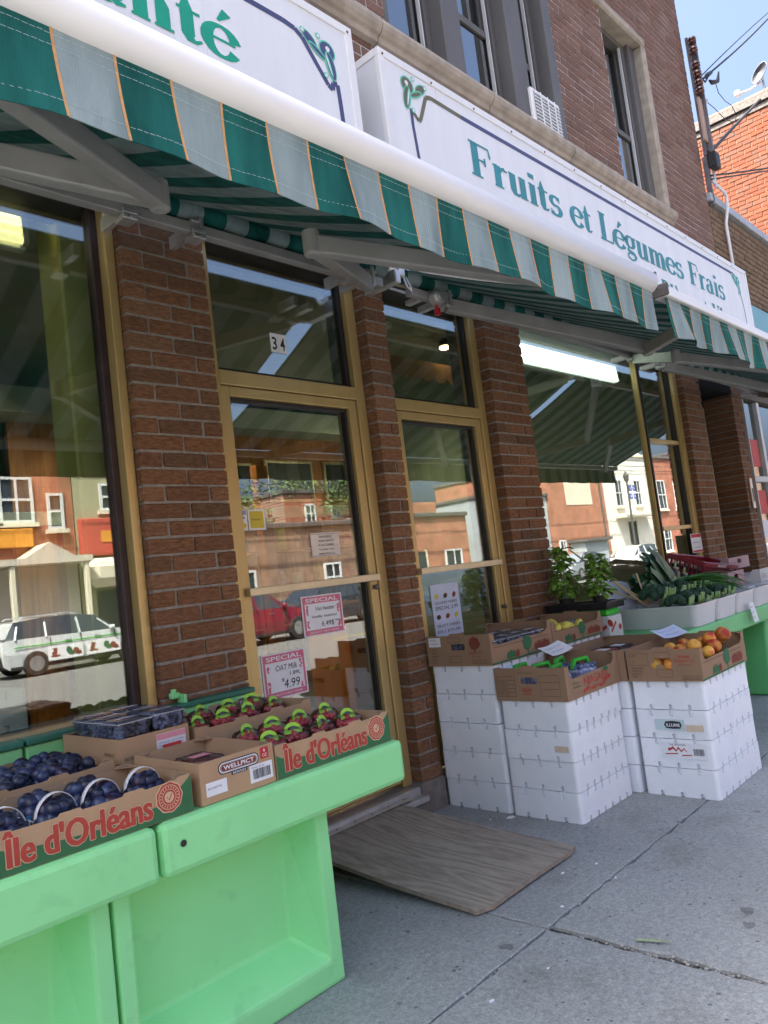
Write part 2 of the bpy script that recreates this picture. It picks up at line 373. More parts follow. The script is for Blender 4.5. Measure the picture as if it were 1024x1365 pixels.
pm('joint_dirt', (.07,.062,.05), 1, .5, 45, 1, 90)
pm('asphalt', (.13,.127,.12), .9, .25, 60, .5, 150)
pm('plinth', (.20,.175,.155), .95, .25, 14, .6, 60)
# ---------------------------------------------------------------- lettering
_tc = {}
def text_polys(s, bold=0.0):
    k = (s, bold)
    if k not in _tc:
        cu = bpy.data.curves.new('t', 'FONT'); cu.body = s; cu.size = 1; cu.offset = bold; cu.resolution_u = 3
        o = bpy.data.objects.new('t', cu); COL.objects.link(o)
        dg = bpy.context.evaluated_depsgraph_get()
        me = bpy.data.meshes.new_from_object(o.evaluated_get(dg))
        vs_ = [(v.co.x, v.co.y) for v in me.vertices]; fs = [tuple(p.vertices) for p in me.polygons]
        bpy.data.objects.remove(o); bpy.data.curves.remove(cu); bpy.data.meshes.remove(me)
        _tc[k] = (vs_, fs)
    return _tc[k]

def letter(s, fr, u0, u1, v0, h, w, mat, parent, name='lettering', bold=0.0, keep=False):
    """text s fitted between u0 and u1 on the surface fr(u,v,w), baseline v0, capital height h"""
    vs_, fs = text_polys(s, bold)
    if not vs_: return None
    xs = [p[0] for p in vs_]; a, b = min(xs), max(xs)
    sx = (u1 - u0) / max(1e-6, b - a); sy = h / .73
    if keep: sx = sy; 
    mb = MB()
    for x, y in vs_: mb.vert(fr(u0 + (x - a) * sx, v0 + y * sy, w))
    for f in fs: mb.face(f)
    return mb.build(name, mat, parent)

def yface(y0, sgn=-1):            # facade-parallel surface, w grows towards the street
    return lambda u, v, w: (u, y0 + sgn * w, v)
def xface(x0, sgn=-1):            # surface facing -x: u runs along -y so that text reads properly
    return lambda u, v, w: (x0 + sgn * w, -u, v)

# hand-drawn bold serif letters for the fascia signs: strokes of varying width, cap height 1, x-height .66
def arc(cx, cy, rx, ry, a0, a1, w0, w1, n=12):
    return [(cx + rx*math.cos(rad(a0 + (a1-a0)*k/n)), cy + ry*math.sin(rad(a0 + (a1-a0)*k/n)), w0 + (w1-w0)*(.5-.5*math.cos(2*math.pi*k/n))) for k in range(n+1)]
def sarc(cx, cy, rx, ry, a0, a1, n=14, thick=.17, thin=.05):
    out = []
    for k in range(n+1):
        a = rad(a0 + (a1-a0)*k/n); out.append((cx + rx*math.cos(a), cy + ry*math.sin(a), thin + (thick-thin)*abs(math.cos(a))**1.3))
    return out
def stem(x, y0, y1, w=.17): return [(x, y0, w), (x, y1, w)]
def ser(x, y, a=.15, b=.15, t=.045, up_=1): return [(x-a, y+up_*t/2, t), (x+b, y+up_*t/2, t)]
def glyph(c):
    X = .66
    if c == 'F': return .68, [stem(.17,0,1), ser(.17,0,.16,.17), ser(.17,1,.16,.45,.05,-1), [(.60,.99,.03),(.63,.72,.05)], [(.2,.52,.05),(.45,.52,.05)], [(.45,.64,.04),(.45,.4,.04)]]
    if c == 'L': return .64, [stem(.17,0,1), ser(.17,1,.16,.16,.045,-1), ser(.17,0,.16,.42,.05), [(.57,.01,.03),(.62,.3,.05)]]
    if c == 'B': return .70, [stem(.17,0,1), sarc(.3,.75,.24,.235,-90,90), sarc(.32,.26,.28,.25,-90,90), ser(.17,0,.16,.2), ser(.17,1,.16,.2,.045,-1), [(.2,.51,.04),(.36,.51,.04)]]
    if c == 'V': return .72, [[(.14,.98,.17),(.38,.02,.15)], [(.38,.02,.07),(.60,.98,.05)], ser(.14,1,.14,.14,.045,-1), ser(.60,1,.12,.12,.045,-1)]
    if c == 'S': return .62, [sarc(.30,.74,.22,.24,30,270,12,.15,.06), sarc(.30,.27,.24,.26,90,-150,12,.16,.06), [(.5,1,.03),(.5,.74,.04)], [(.06,.0,.03),(.06,.28,.04)]]
    if c == 'r': return .50, [stem(.16,0,X), ser(.16,0,.13,.15), [(.02,X-.03,.04),(.16,X-.02,.06)], [(.22,.45,.05),(.30,.60,.07),(.40,.62,.10)], [(.40,.56,.11),(.41,.62,.11)]]
    if c == 'u': return .66, [stem(.15,.14,X), [(.02,X-.02,.04),(.16,X-.02,.04)], [(.15,.16,.17),(.19,.06,.12),(.29,.03,.07),(.40,.10,.05)], stem(.48,.0,X), [(.36,X-.02,.04),(.48,X-.02,.04)], [(.48,.025,.05),(.62,.025,.04)]]
    if c == 'i': return .36, [stem(.18,0,X), ser(.18,0,.14,.14), [(.04,X-.02,.04),(.18,X-.02,.04)], [(.17,.84,.17),(.17,.98,.17)]]
    if c == 'l': return .36, [stem(.18,0,1), ser(.18,0,.14,.14), [(.04,.98,.04),(.18,.98,.04)]]
    if c == 't': return .42, [[(.17,.92,.03),(.17,.66,.17),(.17,.14,.17),(.20,.05,.12),(.29,.03,.06),(.38,.10,.04)], [(.02,X-.03,.05),(.38,X-.03,.05)]]
    if c == 's': return .48, [sarc(.24,.485,.16,.155,30,270,10,.13,.06), sarc(.23,.185,.18,.165,90,-150,10,.14,.06), [(.39,X,.03),(.39,.48,.035)], [(.05,0,.03),(.05,.18,.035)]]
    if c in 'eé\u00e8':
        g = [sarc(.29,.33,.24,.32,12,330,18,.17,.055), [(.10,.36,.045),(.52,.36,.045)]]
        if c == 'é': g.append([(.26,.76,.04),(.42,1.0,.14)])
        if c == '\u00e8': g.append([(.34,.76,.04),(.18,1.0,.14)])
        return .57, g
    if c == 'a': return .58, [[(.09,.50,.12),(.14,.60,.07),(.26,.635,.06),(.36,.58,.12),(.39,.46,.17),(.39,.12,.17),(.43,.05,.1),(.54,.06,.04)], sarc(.22,.19,.16,.17,80,310,12,.15,.05)]
    if c == 'g': return .56, [sarc(.25,.43,.18,.215,0,360,18,.15,.05), [(.13,.20,.05),(.10,.10,.10),(.2,.04,.12),(.38,.02,.12),(.46,-.08,.12),(.40,-.20,.07),(.24,-.26,.06),(.08,-.20,.08),(.06,-.10,.06),(.14,.0,.05)], [(.38,.58,.05),(.52,.63,.10)]]
    if c == 'm': return 1.0, [stem(.16,0,X), ser(.16,0,.13,.13), [(.02,X-.02,.04),(.16,X-.02,.04)], [(.2,.48,.05),(.32,.62,.07),(.44,.58,.13),(.48,.44,.17),(.48,0,.17)], ser(.48,0,.13,.13), [(.52,.48,.05),(.64,.62,.07),(.76,.58,.13),(.80,.44,.17),(.80,0,.17)], ser(.80,0,.13,.15)]
    if c == 'n': return .68, [stem(.16,0,X), ser(.16,0,.13,.13), [(.02,X-.02,.04),(.16,X-.02,.04)], [(.2,.48,.05),(.32,.62,.07),(.44,.58,.13),(.48,.44,.17),(.48,0,.17)], ser(.48,0,.13,.15)]
    return .3, []
def stroke(mb, pts, fr, w, mi=0):
    """flat ribbon with a width at every point"""
    n = len(pts); Ls, Rs = [], []
    for i, (x, y, wd) in enumerate(pts):
        a = pts[max(0, i-1)]; b = pts[min(n-1, i+1)]; dx, dy = b[0]-a[0], b[1]-a[1]; d = math.hypot(dx, dy) or 1
        nx, ny = -dy/d*wd/2, dx/d*wd/2
        Ls.append(mb.vert(fr(x+nx, y+ny, w))); Rs.append(mb.vert(fr(x-nx, y-ny, w)))
    for i in range(n-1): mb.face((Rs[i], Rs[i+1], Ls[i+1], Ls[i]), mi)
def serif_word(word, fr, u0, u1, v0, cap, w, mat, parent, fat=1.22):
    tot = sum(glyph(c)[0] for c in word); sx = (u1-u0)/tot; x = 0.0
    mb = MB()
    for c in word:
        adv, st = glyph(c)
        for i, s_ in enumerate(st):
            stroke(mb, [((x+px), py, pw*fat) for px, py, pw in s_], lambda u, v, ww: fr(u0+u*sx, v0+v*cap, ww), w + .0004*i)
        x += adv
    return mb.build('lettering', mat, parent)
def line(mb, pts, fr, wd, w, mi=0):
    for i in range(len(pts)-1):
        a, b = pts[i], pts[i+1]; stroke(mb, [(a[0], a[1], wd), (b[0], b[1], wd)], fr, w + .0003*(i % 2), mi)
def ell(mb, cx, cy, rx, ry, ang, fr, w, mi=0, n=16):
    c, s_ = math.cos(rad(ang)), math.sin(rad(ang))
    mb.poly([fr(cx + rx*math.cos(2*math.pi*k/n)*c - ry*math.sin(2*math.pi*k/n)*s_, cy + rx*math.cos(2*math.pi*k/n)*s_ + ry*math.sin(2*math.pi*k/n)*c, w) for k in range(n)], mi)
# ---------------------------------------------------------------- ground
def slab_mesh(x0, x1, y0, y1, z0, z1, jit=.006, step=.05):
    pts = []
    def edge(a, b):
        n = max(2, int((Vector(b)-Vector(a)).length/step))
        for k in range(n):
            t = k/n; p = Vector(a).lerp(Vector(b), t)
            pts.append((p.x + rnd.uniform(-jit, jit), p.y + rnd.uniform(-jit, jit)))
    edge((x0,y0),(x1,y0)); edge((x1,y0),(x1,y1)); edge((x1,y1),(x0,y1)); edge((x0,y1),(x0,y0))
    mb = MB(); cx, cy = (x0+x1)/2, (y0+y1)/2
    def ring(ins, z): return [mb.vert((x + (ins if x < cx else -ins)*(abs(x-cx) > abs(x1-x0)/2-.03), y + (ins if y < cy else -ins)*(abs(y-cy) > abs(y1-y0)/2-.03), z)) for x, y in pts]
    a, b, c = ring(0, z0), ring(0, z1-.004), ring(.004, z1); n = len(pts)
    for p, q in ((a, b), (b, c)):
        for k in range(n): mb.face((p[k], p[(k+1) % n], q[(k+1) % n], q[k]))
    mb.face(c)
    return mb
sw = MB(); sw.box(-30, 90, -4.0, 0.35, -.30, -.016)
sidewalk = tag(sw.build('sidewalk', M['joint_dirt']), kind='structure')
xs = [-27.4 + 2.6*k - .01 for k in range(47)]
xs = [2.445 + 2.75*k for k in range(-5, 12)]
for i in range(len(xs)-1):
    g = .010
    for (ya, yb, jit) in ((-1.30, .34, .003), (-3.98, -1.30, .004)):
        big = abs(xs[i]-2.445) < .01 and ya < -3
        slab_mesh(xs[i] + (.024 if big else g/2), xs[i+1] - g/2, ya + g/2, yb - g/2, -.12, rnd.uniform(-.003, .001) if not big else 0, jit*(2.4 if big else 1.2)).build('slab', M['concrete'], sidewalk)
pm('pebble', (.34,.32,.29), .95, .3, 40)
cr = MB()
for k in range(260):
    if k < 190: y_ = -1.34 - 1.5*rnd.random()**.8; x_ = 2.452 + rnd.gauss(.004, .008)
    else: x_ = 2.445 + rnd.uniform(-1.2, 2.4); y_ = -1.30 + rnd.gauss(0, .003)
    s_ = rnd.uniform(.0025, .007); cr.ball((x_, y_, -.010+rnd.uniform(-.003, .005)), s_, 6, 4, (1, rnd.uniform(.6, 1.2), .7))
tag(cr.build('joint_grit', M['pebble'], sidewalk), kind='stuff')
kb = MB(); kb.box(-30, 90, -4.16, -4.004, -.30, 0.0, b=.015); kb.build('kerb', M['concrete_far'], sidewalk)
gr = MB(); gr.box(-300, 400, -300, 300, -.6, -.31); tag(gr.build('ground', M['asphalt']), kind='structure')
rd = MB(); rd.box(-60, 160, -20.0, -4.164, -.305, -.125); road = tag(rd.build('road', M['asphalt']), kind='structure')
pm('road_yellow', (.50,.36,.06), .8, .2, 10)
for k in range(20):
    q = MB(); q.box(-10+6*k, -6.6+6*k, -12.1, -11.98, -.125, -.121); q.build('lane_marking', M['road_yellow'], road)
op = MB(); op.box(-60, 160, -22.6, -20.004, -.305, 0.0, b=.02); tag(op.build('far_pavement', M['concrete_far']), kind='structure')

# ---------------------------------------------------------------- the shop building
bld = empty('shop_building', (4.0, 0.0, 0.0), 'brown brick corner-shop building with awnings, signs and sash windows above', 'building')
PIT = .0774
_bm = {}
def brick_mesh(lx, dy, hz, k, mat='brick', b=.004):
    key = (round(lx, 3), round(dy, 3), round(hz, 3), k, mat)
    if key not in _bm:
        mb = MB(); mb.box(-lx/2, lx/2, -dy/2, dy/2, -hz/2, hz/2, b=b)
        j = .0016; r2 = random.Random(k*7+int(lx*1000))
        mb.v = [(x + r2.uniform(-j, j), y + r2.uniform(-j, j), z + r2.uniform(-j, j)) for x, y, z in mb.v]
        _bm[key] = mb.mesh('brick', M[mat])
    return _bm[key]
def pier(name, x0, x1, rows, z0=.17, z1=3.32, depth=.12, joined=False, mortar='mortar'):
    """rows: list of relative joint positions for alternate courses"""
    c = MB(); c.box(x0+.009, x1-.009, .009, .34, 0.02, z1); core = c.build(name, M[mortar], bld)
    pl = MB(); pl.box(x0-.012, x1+.012, -.012, .35, -.10, z0, b=.012); pl.build('plinth', M['plinth'], bld)
    n = int((z1-z0)/PIT); g = .0125; jm = MB()
    for i in range(n):
        cuts = [0] + rows[i % len(rows)] + [1]; zc = z0 + (i+.5)*PIT
        for a, b in zip(cuts, cuts[1:]):
            xa = x0 + a*(x1-x0) + (0 if a == 0 else g/2); xb = x0 + b*(x1-x0) - (0 if b == 1 else g/2)
            dx = rnd.uniform(-.0022, .0022); dy = rnd.uniform(-.003, .002)
            if joined: jm.box(xa+dx, xb+dx, dy, depth, zc-PIT/2+g/2, zc+PIT/2-g/2, b=.004)
            else:
                o = shared('brick', brick_mesh(round(xb-xa, 3), depth, PIT-g, rnd.randrange(4)), ((xa+xb)/2+dx, depth/2+dy, zc), core)
                o.rotation_euler = (rnd.uniform(-.006, .006), rnd.uniform(-.006, .006), rnd.uniform(-.008, .008))
    if joined: tag(jm.build('bricks', M['brick'], core), kind='stuff')
    return core
pier('pier', 1.735, 2.185, [[.52], [.25, .77]])
pier('pier', 3.296, 3.477, [[], [], [.62]])
pier('pier', 4.53, 5.0, [[.5], [.25, .75]])
pier('pier', 8.085, 8.56, [[.5], [.25, .75]], joined=True)
pier('pier', 9.56, 9.855, [[.75], [.4]], joined=True, depth=.335)
pier('pier', -1.9, -1.45, [[.5], [.25, .75]], joined=True)

# walls: core pieces round the openings, then the bricks as real pieces
cw = MB()
for a in ((-6,3.86,3.3,11.2), (3.86,6.30,3.3,4.93), (3.86,6.30,7.6,11.2), (6.30,7.42,3.3,11.2), (7.42,8.45,3.3,4.93), (7.42,8.45,6.98,11.2), (8.45,9.846,3.3,11.2)):
    cw.box(a[0], a[1], .0045, .32, a[2], a[3])
wall = cw.build('upper_wall', M['mortar_pale'], bld)
um = MB(); g = .0105
def in_open(xa, xb, z):
    for (a, b, c, d) in ((3.86,6.30,4.80,7.6), (7.42,8.45,4.80,6.98)):
        if c < z < d and xb > a and xa < b: return (a, b)
    return None
zz = 4.20; i = 0
while zz < 8.4:
    x = 2.0 - (.115 if i % 2 else 0)
    while x < 9.855:
        xa, xb = x + g/2, min(x + .225 - g/2, 9.855)
        hit = in_open(xa, xb, zz + PIT/2)
        segs = [(xa, xb)]
        if hit: segs = [(xa, min(xb, hit[0]-.004)), (max(xa, hit[1]+.004), xb)]
        for (p, q) in segs:
            if q - p > .02: um.box(p, q, rnd.uniform(-.003, .002), .03, zz + g/2, zz + PIT - g/2, b=.003)
        x += .225
    zz += PIT; i += 1
tag(um.build('bricks', M['brick_upper'], wall), kind='stuff')
bk = MB()   # remaining shell: sides, back, roof, floor slab between shop and flat; unseen height raised to lengthen its shadow
bk.box(9.60, 9.84, .32, 12, 0, 11.2); bk.box(-6, -5.76, .32, 12, 0, 11.2); bk.box(-5.76, 9.60, 11.76, 12, 0, 11.2)
bk.box(-6, 9.846, .0, 12, 11.204, 11.5); bk.box(-5.76, 9.60, .34, 11.76, 4.0, 4.2)
bk.build('shell', M['brick_upper'], bld)
lt = MB(); lt.box(-6, 9.55, .02, .338, 3.16, 3.298); lt.build('lintel', M['gasket'], bld)
lw_ = MB(); lw_.box(-6, -1.92, .0, .34, 0, 3.3); lw_.build('wall', M['brick_upper'], bld)
# stone string course, laid in lengths
xs_ = [1.0, 2.35, 3.7, 4.95, 6.2, 7.35, 8.47]
prof = [(0.006, 4.785), (-.045, 4.79), (-.05, 4.825), (-.075, 4.835), (-.098, 4.86), (-.105, 4.89), (-.098, 4.92), (-.075, 4.945), (0.20, 4.95), (.20, 4.785)]
for a, b in zip(xs_, xs_[1:]):
    mb = MB(); mb.prism([(p[1], p[0]) for p in prof][::-1], lambda u, v, w: (w, v, u), a+.003, b-.003)
    mb.build('stone', M['stone'], bld, bevel=.004)
mb = MB(); mb.box(8.345, 8.45, -.045, .2, 4.955, 6.868, b=.02); mb.build('stone', M['stone'], bld)
mb = MB(); mb.box(7.30, 8.455, -.045, .2, 6.872, 6.98, b=.02); mb.build('stone', M['stone'], bld)

def sash(parent, x0, x1, z0, z1, y, mid, fr='grey_wood', strip=True):
    f = MB(); t = .055
    f.box(x0, x0+t, y-.03, y+.10, z0, z1); f.box(x1-t, x1, y-.03, y+.10, z0, z1); f.box(x0+t, x1-t, y-.03, y+.10, z1-t, z1); f.box(x0+t, x1-t, y-.04, y+.10, z0, z0+.05)
    win = f.build('window', M[fr], parent, bevel=.004)
    s = MB(); a, b = x0+t, x1-t; s.box(a, b, y-.005, y+.04, mid-.03, mid+.03)
    s.box(a, a+.035, y+.0, y+.038, z0+.05, mid-.03); s.box(b-.035, b, y+.0, y+.038, z0+.05, mid-.03)
    s.box(a, a+.035, y+.042, y+.075, mid+.03, z1-t); s.box(b-.035, b, y+.042, y+.075, mid+.03, z1-t)
    s.build('sash', M['grey_wood'], win, bevel=.003)
    if strip:
        q = MB(); q.box(b-.05, b-.037, y-.028, y+.0, z0+.05, z1-t); q.build('storm_track', M['white_wood'], win)
    p = MB(); p.box(a+.035, b-.035, y+.015, y+.021, z0+.05, mid-.03); p.build('pane', M['glass_upper'], win)
    p = MB(); p.box(a+.035, b-.035, y+.055, y+.061, mid+.03, z1-t); p.build('pane', M['glass_upper'], win)
    return win
for a, b in ((3.86, 3.91), (4.55, 4.78), (5.48, 5.73), (6.16, 6.30)):
    bf = MB(); bf.box(a, b, .0, .30, 4.955, 7.598, b=.008); bf.build('bay_post', M['grey_wood'], bld)
for a, b in ((3.912, 4.548), (4.782, 5.478), (5.732, 6.158)): sash(bld, a, b, 4.955, 7.55, .15, 5.72)
sash(bld, 7.425, 8.20, 4.955, 6.868, .14, 5.75); q = MB(); q.box(8.202, 8.343, .06, .30, 4.955, 6.868, b=.006); q.build('casing', M['grey_wood'], bld)
pm('curtain', (.62,.58,.46), .8, .1, 5, .3, 12, stretch=(6,1,.3)); pm('room_shade', (.012,.012,.013), .9, .2, 3, spec=.1)  # room walls near-black: the shade of unlit rooms put into colour
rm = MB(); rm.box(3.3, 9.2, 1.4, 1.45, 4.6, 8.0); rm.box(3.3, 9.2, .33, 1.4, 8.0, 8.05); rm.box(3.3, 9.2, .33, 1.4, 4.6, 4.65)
rm.build('room_wall', M['room_shade'], bld)
def drape(x0, x1, y, z0, z1, mat, amp=.02):
    mb = MB(); n = max(6, int((x1-x0)/.02)); a, b = [], []
    for k in range(n+1):
        x = x0 + (x1-x0)*k/n; yy = y + amp*math.sin(k*1.1) + amp*.5*math.sin(k*.37)
        a.append(mb.vert((x, yy, z0))); b.append(mb.vert((x, yy, z1)))
    for k in range(n): mb.face((a[k], a[k+1], b[k+1], b[k]))
    return mb.build('curtain', M[mat], bld, smooth=True, solid=.003)
drape(3.95, 4.25, .30, 4.97, 7.5, 'curtain'); drape(5.15, 5.45, .31, 4.97, 7.5, 'curtain')

# ---------------------------------------------------------------- shop front: windows and doors
def frame_bars(name, bars, mat, parent, b=.004):
    mb = MB()
    for q in bars: mb.box(*q)
    return mb.build(name, M[mat], parent, bevel=b)
YF, YG = .075, .13     # frame front and glass plane
# big left window
w1 = frame_bars('shop_window', [(1.69,1.733,.04,.17,.90,3.16), (-1.45,-1.40,.04,.17,.90,3.16), (-1.40,1.69,.04,.17,.86,.925)], 'gold', bld)
frame_bars('gasket', [(1.655,1.69,.10,.165,.925,3.16)], 'gasket_purple', w1)
p = MB(); p.box(-1.40, 1.655, YG, YG+.006, .925, 3.16); p.build('pane', M['glass'], w1)
sw1 = MB(); sw1.box(-1.45, 1.733, .03, .30, -.05, .858); sw1.build('stall_riser', M['brick'], bld)
# doors
def door_bay(x0, x1, hinge_gap, label, zt=2.40):
    """opening x0..x1: jambs, transom bar, transom pane, aluminium door with push bar"""
    fr = frame_bars('door_frame', [(x0, x0+.07, YF, .19, .16, 3.16), (x1-.075, x1-.002, YF, .19, .16, 3.16), (x0+.07, x1-.075, YF, .19, zt, zt+.075)], 'gold', bld)
    frame_bars('gasket', [(x0+.07, x0+.085, YG-.02, YG+.03, zt+.076, 3.16), (x1-.105, x1-.075, YG-.02, YG+.03, zt+.076, 3.16), (x0+.085, x1-.105, YG-.02, YG+.03, zt+.076, zt+.098)], 'gasket', fr)
    t = MB(); t.box(x0+.085, x1-.105, YG, YG+.006, zt+.098, 3.16); t.build('transom_pane', M['glass'], fr)
    a, b = x0+.074, x1-.079
    d = frame_bars('door', [(a, a+.055, YF+.01, .165, .185, zt-.004), (b-.06, b, YF+.01, .165, .185, zt-.004), (a+.055, b-.06, YF+.01, .165, zt-.055, zt-.004), (a+.055, b-.06, YF+.01, .165, .185, .40)], 'gold', bld)
    frame_bars('gasket', [(a+.055, a+.067, YG-.02, YG+.025, .40, zt-.055), (b-.075, b-.06, YG-.02, YG+.025, .40, zt-.055), (a+.067, b-.075, YG-.02, YG+.025, zt-.072, zt-.055)], 'gasket', d)
    t = MB(); t.box(a+.067, b-.075, YG, YG+.006, .40, zt-.072); t.build('pane', M['glass'], d)
    frame_bars('push_bar', [(a+.02, b-.012, YF-.03, YF+.006, 1.335, 1.375)], 'gold_pale', d, .004)
    k = MB(); k.lathe([(.012, YF+.01), (.016, YF-.012), (.012, YF-.02), (.004, YF-.022)], (b-.03, 0, 1.30 if hinge_gap else 1.05), 12, axis='y'); k.build('lock', M['steel_dark'], d)
    k = MB(); k.box(x0-.0, x1, .01, .17, .10, .155, b=.006); k.box(x0+.02, x1-.02, -.06, .008, .085, .118, b=.006); k.build('threshold', M['aluminium'], bld)
    return fr, d
fr1, door1 = door_bay(2.187, 3.294, True, '', 2.40)
fr2, door2 = door_bay(3.479, 4.528, False, '', 2.37)
k = MB(); k.box(2.2, 3.28, -.03, .16, -.1, .084); k.box(3.49, 4.52, -.03, .16, -.1, .084); k.build('step', M['plinth'], bld)
# street number on the transom: two white plates with black figures
for i, c in enumerate('34'):
    q = MB(); x0 = 2.655 + i*.056; q.box(x0, x0+.053, YG-.003, YG-.001, 2.632, 2.738); pl = q.build('number_plate', M['white'], fr1)
    letter(c, yface(YG-.003), x0+.01, x0+.043, 2.648, .072, .001, M['ink'], pl, 'figure', bold=.02)
# right-hand window with narrow side light
w2 = frame_bars('shop_window', [(5.002,5.03,.06,.17,.80,3.16), (7.215,7.235,.105,.16,.80,3.16), (7.262,7.282,.10,.16,.80,3.16), (7.99,8.082,.06,.18,.80,3.16), (7.282,7.99,.09,.16,2.335,2.375), (7.282,7.99,.09,.16,1.46,1.50), (5.03,7.215,.06,.18,.80,.86), (7.282,7.99,.06,.18,.80,.86)], 'gold', bld)
frame_bars('gasket', [(7.235,7.262,.09,.165,.80,3.16), (7.97,7.99,.10,.16,.86,1.46), (7.97,7.99,.10,.16,1.5,2.335), (7.97,7.99,.10,.16,2.375,3.16)], 'gasket', w2)
for a, b, c, d in ((5.03,7.215,.86,3.16), (7.282,7.97,2.375,3.16), (7.282,7.97,1.50,2.335), (7.282,7.97,.86,1.46)):
    q = MB(); q.box(a, b, YG, YG+.006, c, d); q.build('pane', M['glass'], w2)
q = MB(); q.box(5.0, 8.084, .03, .30, -.05, .798); q.build('stall_riser', M['brick'], bld)
# recessed side entrance
q = MB(); q.box(8.57, 9.55, 1.1, 1.15, 0, 3.1); q.box(8.50, 8.56, .345, 1.1, 0, 3.2); q.box(9.555, 9.60, .345, 1.1, 0, 3.2); q.box(8.5, 9.6, .0, 1.1, 3.0, 3.15); q.build('entry_lining', M['room_shade'], bld)  # near-black lining puts the recess's shade into its colour
frame_bars('entry_frame', [(9.40,9.45,.30,.40,0,2.9), (8.60,8.64,.30,.40,0,2.9)], 'gold_pale', bld)
pm('door_shade', (.007,.007,.010), .7, .1, 4, spec=.2); q = MB(); q.box(8.64, 9.40, .50, .55, 0.02, 2.9, b=.004); q.box(8.75, 9.28, .492, .4995, .3, 1.2, b=.003); q.box(8.75, 9.28, .492, .4995, 1.4, 2.6, b=.003); q.build('side_door', M['door_shade'], bld)  # door colour near-black to carry the doorway's shade
q = MB(); q.box(9.66, 9.74, -.02, -.001, 1.62, 1.98, b=.004); itc = q.build('intercom', M['aluminium'], bld)
q = MB(); q.box(9.685, 9.715, -.024, -.0205, 1.70, 1.86); q.build('button_panel', M['black'], itc)
# ---------------------------------------------------------------- fascia signs
SY = -.30
def sign_box(x0, x1, z0, z1, label):
    r = empty('fascia_sign', ((x0+x1)/2, -.15, z0), label, 'sign')
    b = MB(); b.box(x0, x1, SY+.012, -.02, z0, z1); b.build('cabinet', M['sign_side'], r)
    f = MB(); f.box(x0+.004, x1-.004, SY+.002, SY+.0115, z0+.004, z1-.004); f.build('face_panel', M['sign_white'], r)
    t = MB(); e = .045
    t.box(x0-.006, x1+.006, SY-.006, SY+.03, z1-e, z1+.006, b=.003); t.box(x0-.006, x0+.05, SY-.006, SY+.03, z0, z1-e, b=.003); t.box(x1-.05, x1+.006, SY-.006, SY+.03, z0, z1-e, b=.003)
    t.box(x0-.006, x0+.0, SY+.03, -.02, z1-.04, z1+.006); t.build('trim', M['white_bar'], r)
    n = int((x1-x0)/.45)
    for k in range(9):
        xx = x0+.1+(x1-x0-.2)*rnd.random(); q = MB(); q.poly([(xx, SY+.0004, z1-.05), (xx+.004, SY+.0004, z1-.05), (xx+.003, SY+.0004, z1-.05-rnd.uniform(.05, .16)), (xx+.001, SY+.0004, z1-.12)][::-1]); q.build('rust_streak', M['streak'], r)
    for k in range(n+1):
        q = MB(); q.lathe([(.008, SY-.006), (.007, SY-.010), (.003, SY-.011)], (x0+.03+(x1-x0-.06)*k/n, 0, z1-.03), 8, axis='y'); q.build('screw', M['rust'], r)
    return r
FS = yface(SY+.002)
sA = sign_box(-3.2, 3.135, 3.50, 4.455, 'white lightbox sign with green letters above the left awning, cut by the frame')
sB = sign_box(3.365, 9.82, 3.50, 4.455, 'long white lightbox sign reading Fruits et L\u00e9gumes Frais in teal letters')
for k in range(8):
    q = MB(); q.box(3.3655, 3.3657, -.285+.033*k, -.281+.033*k, 3.5, 4.41); q.build('rib_line', M['sign_side'], sB)
serif_word('Sant\u00e9', FS, 1.30, 2.30, 3.880, .245, .002, M['sign_green'], sA)
for wd, a, b in (('Fruits', 4.19, 5.38), ('et', 5.52, 5.87), ('L\u00e9gumes', 6.0, 7.77), ('Frais', 7.93, 8.94)):
    serif_word(wd, FS, a, b, 3.932, .243, .002, M['sign_teal'], sB)
for wd, a, b in (('Bi\u00e8re', 7.16, 7.90), ('et', 8.03, 8.35), ('Vin', 8.46, 9.0)):
    serif_word(wd, FS, a, b, 3.605, .215, .002, M['sign_teal'], sB)
# panel joint on the left sign
q = MB(); q.box(2.11, 2.113, SY+.0005, SY+.0019, 3.5, 4.41); q.build('panel_joint', M['sign_side'], sA)
def emblem(par, ox, oz, flip, m_line, m_dark):
    """scrolled leaf-and-fruit ornament in the corner of the border"""
    s_ = -1 if flip else 1
    mb = MB(); P = lambda u, v: (ox + s_*u, oz + v)
    def E(u, v, rx, ry, a, w, mi): ell(mb, ox+s_*u, oz+v, rx, ry, s_*a, FS, w, mi)
    E(-.125, .015, .062, .034, -35, .0024, 1); E(-.125, .015, .052, .026, -35, .0026, 0)
    E(0, 0, .062, .058, 0, .0030, 1); E(0, 0, .053, .049, 0, .0032, 0); E(.005, .012, .016, .016, 0, .0036, 2)
    E(.015, -.085, .036, .085, 12, .0036, 1); E(.018, -.085, .027, .076, 12, .0040, 0); E(.005, -.08, .010, .07, 16, .0044, 1); E(.002, -.08, .005, .06, 16, .0046, 2)
    E(-.075, -.035, .07, .022, -28, .0042, 1); E(-.075, -.035, .058, .012, -28, .0046, 0)
    for u, v in ((-.175, .045), (-.06, .06), (-.03, -.155)): E(u, v, .017, .017, 0, .0048, 1); E(u, v, .010, .010, 0, .0051, 2)
    mb.build('emblem', [M[m_dark], M['sign_mint'], M['sign_white']], par)
    lb = MB()
    return lb
ln = MB()
line(ln, [(1.0, 4.27), (2.62, 4.272), (2.70, 4.262), (2.745, 4.235), (2.905, 4.03), (2.935, 4.015), (2.945, 4.055), (2.978, 4.06), (2.985, 3.95), (3.0, 3.5)], FS, .032, .0012)
ln.build('border_line', M['sign_navy'], sA)
emblem(sA, 2.925, 4.235, False, 'sign_navy', 'sign_navy')
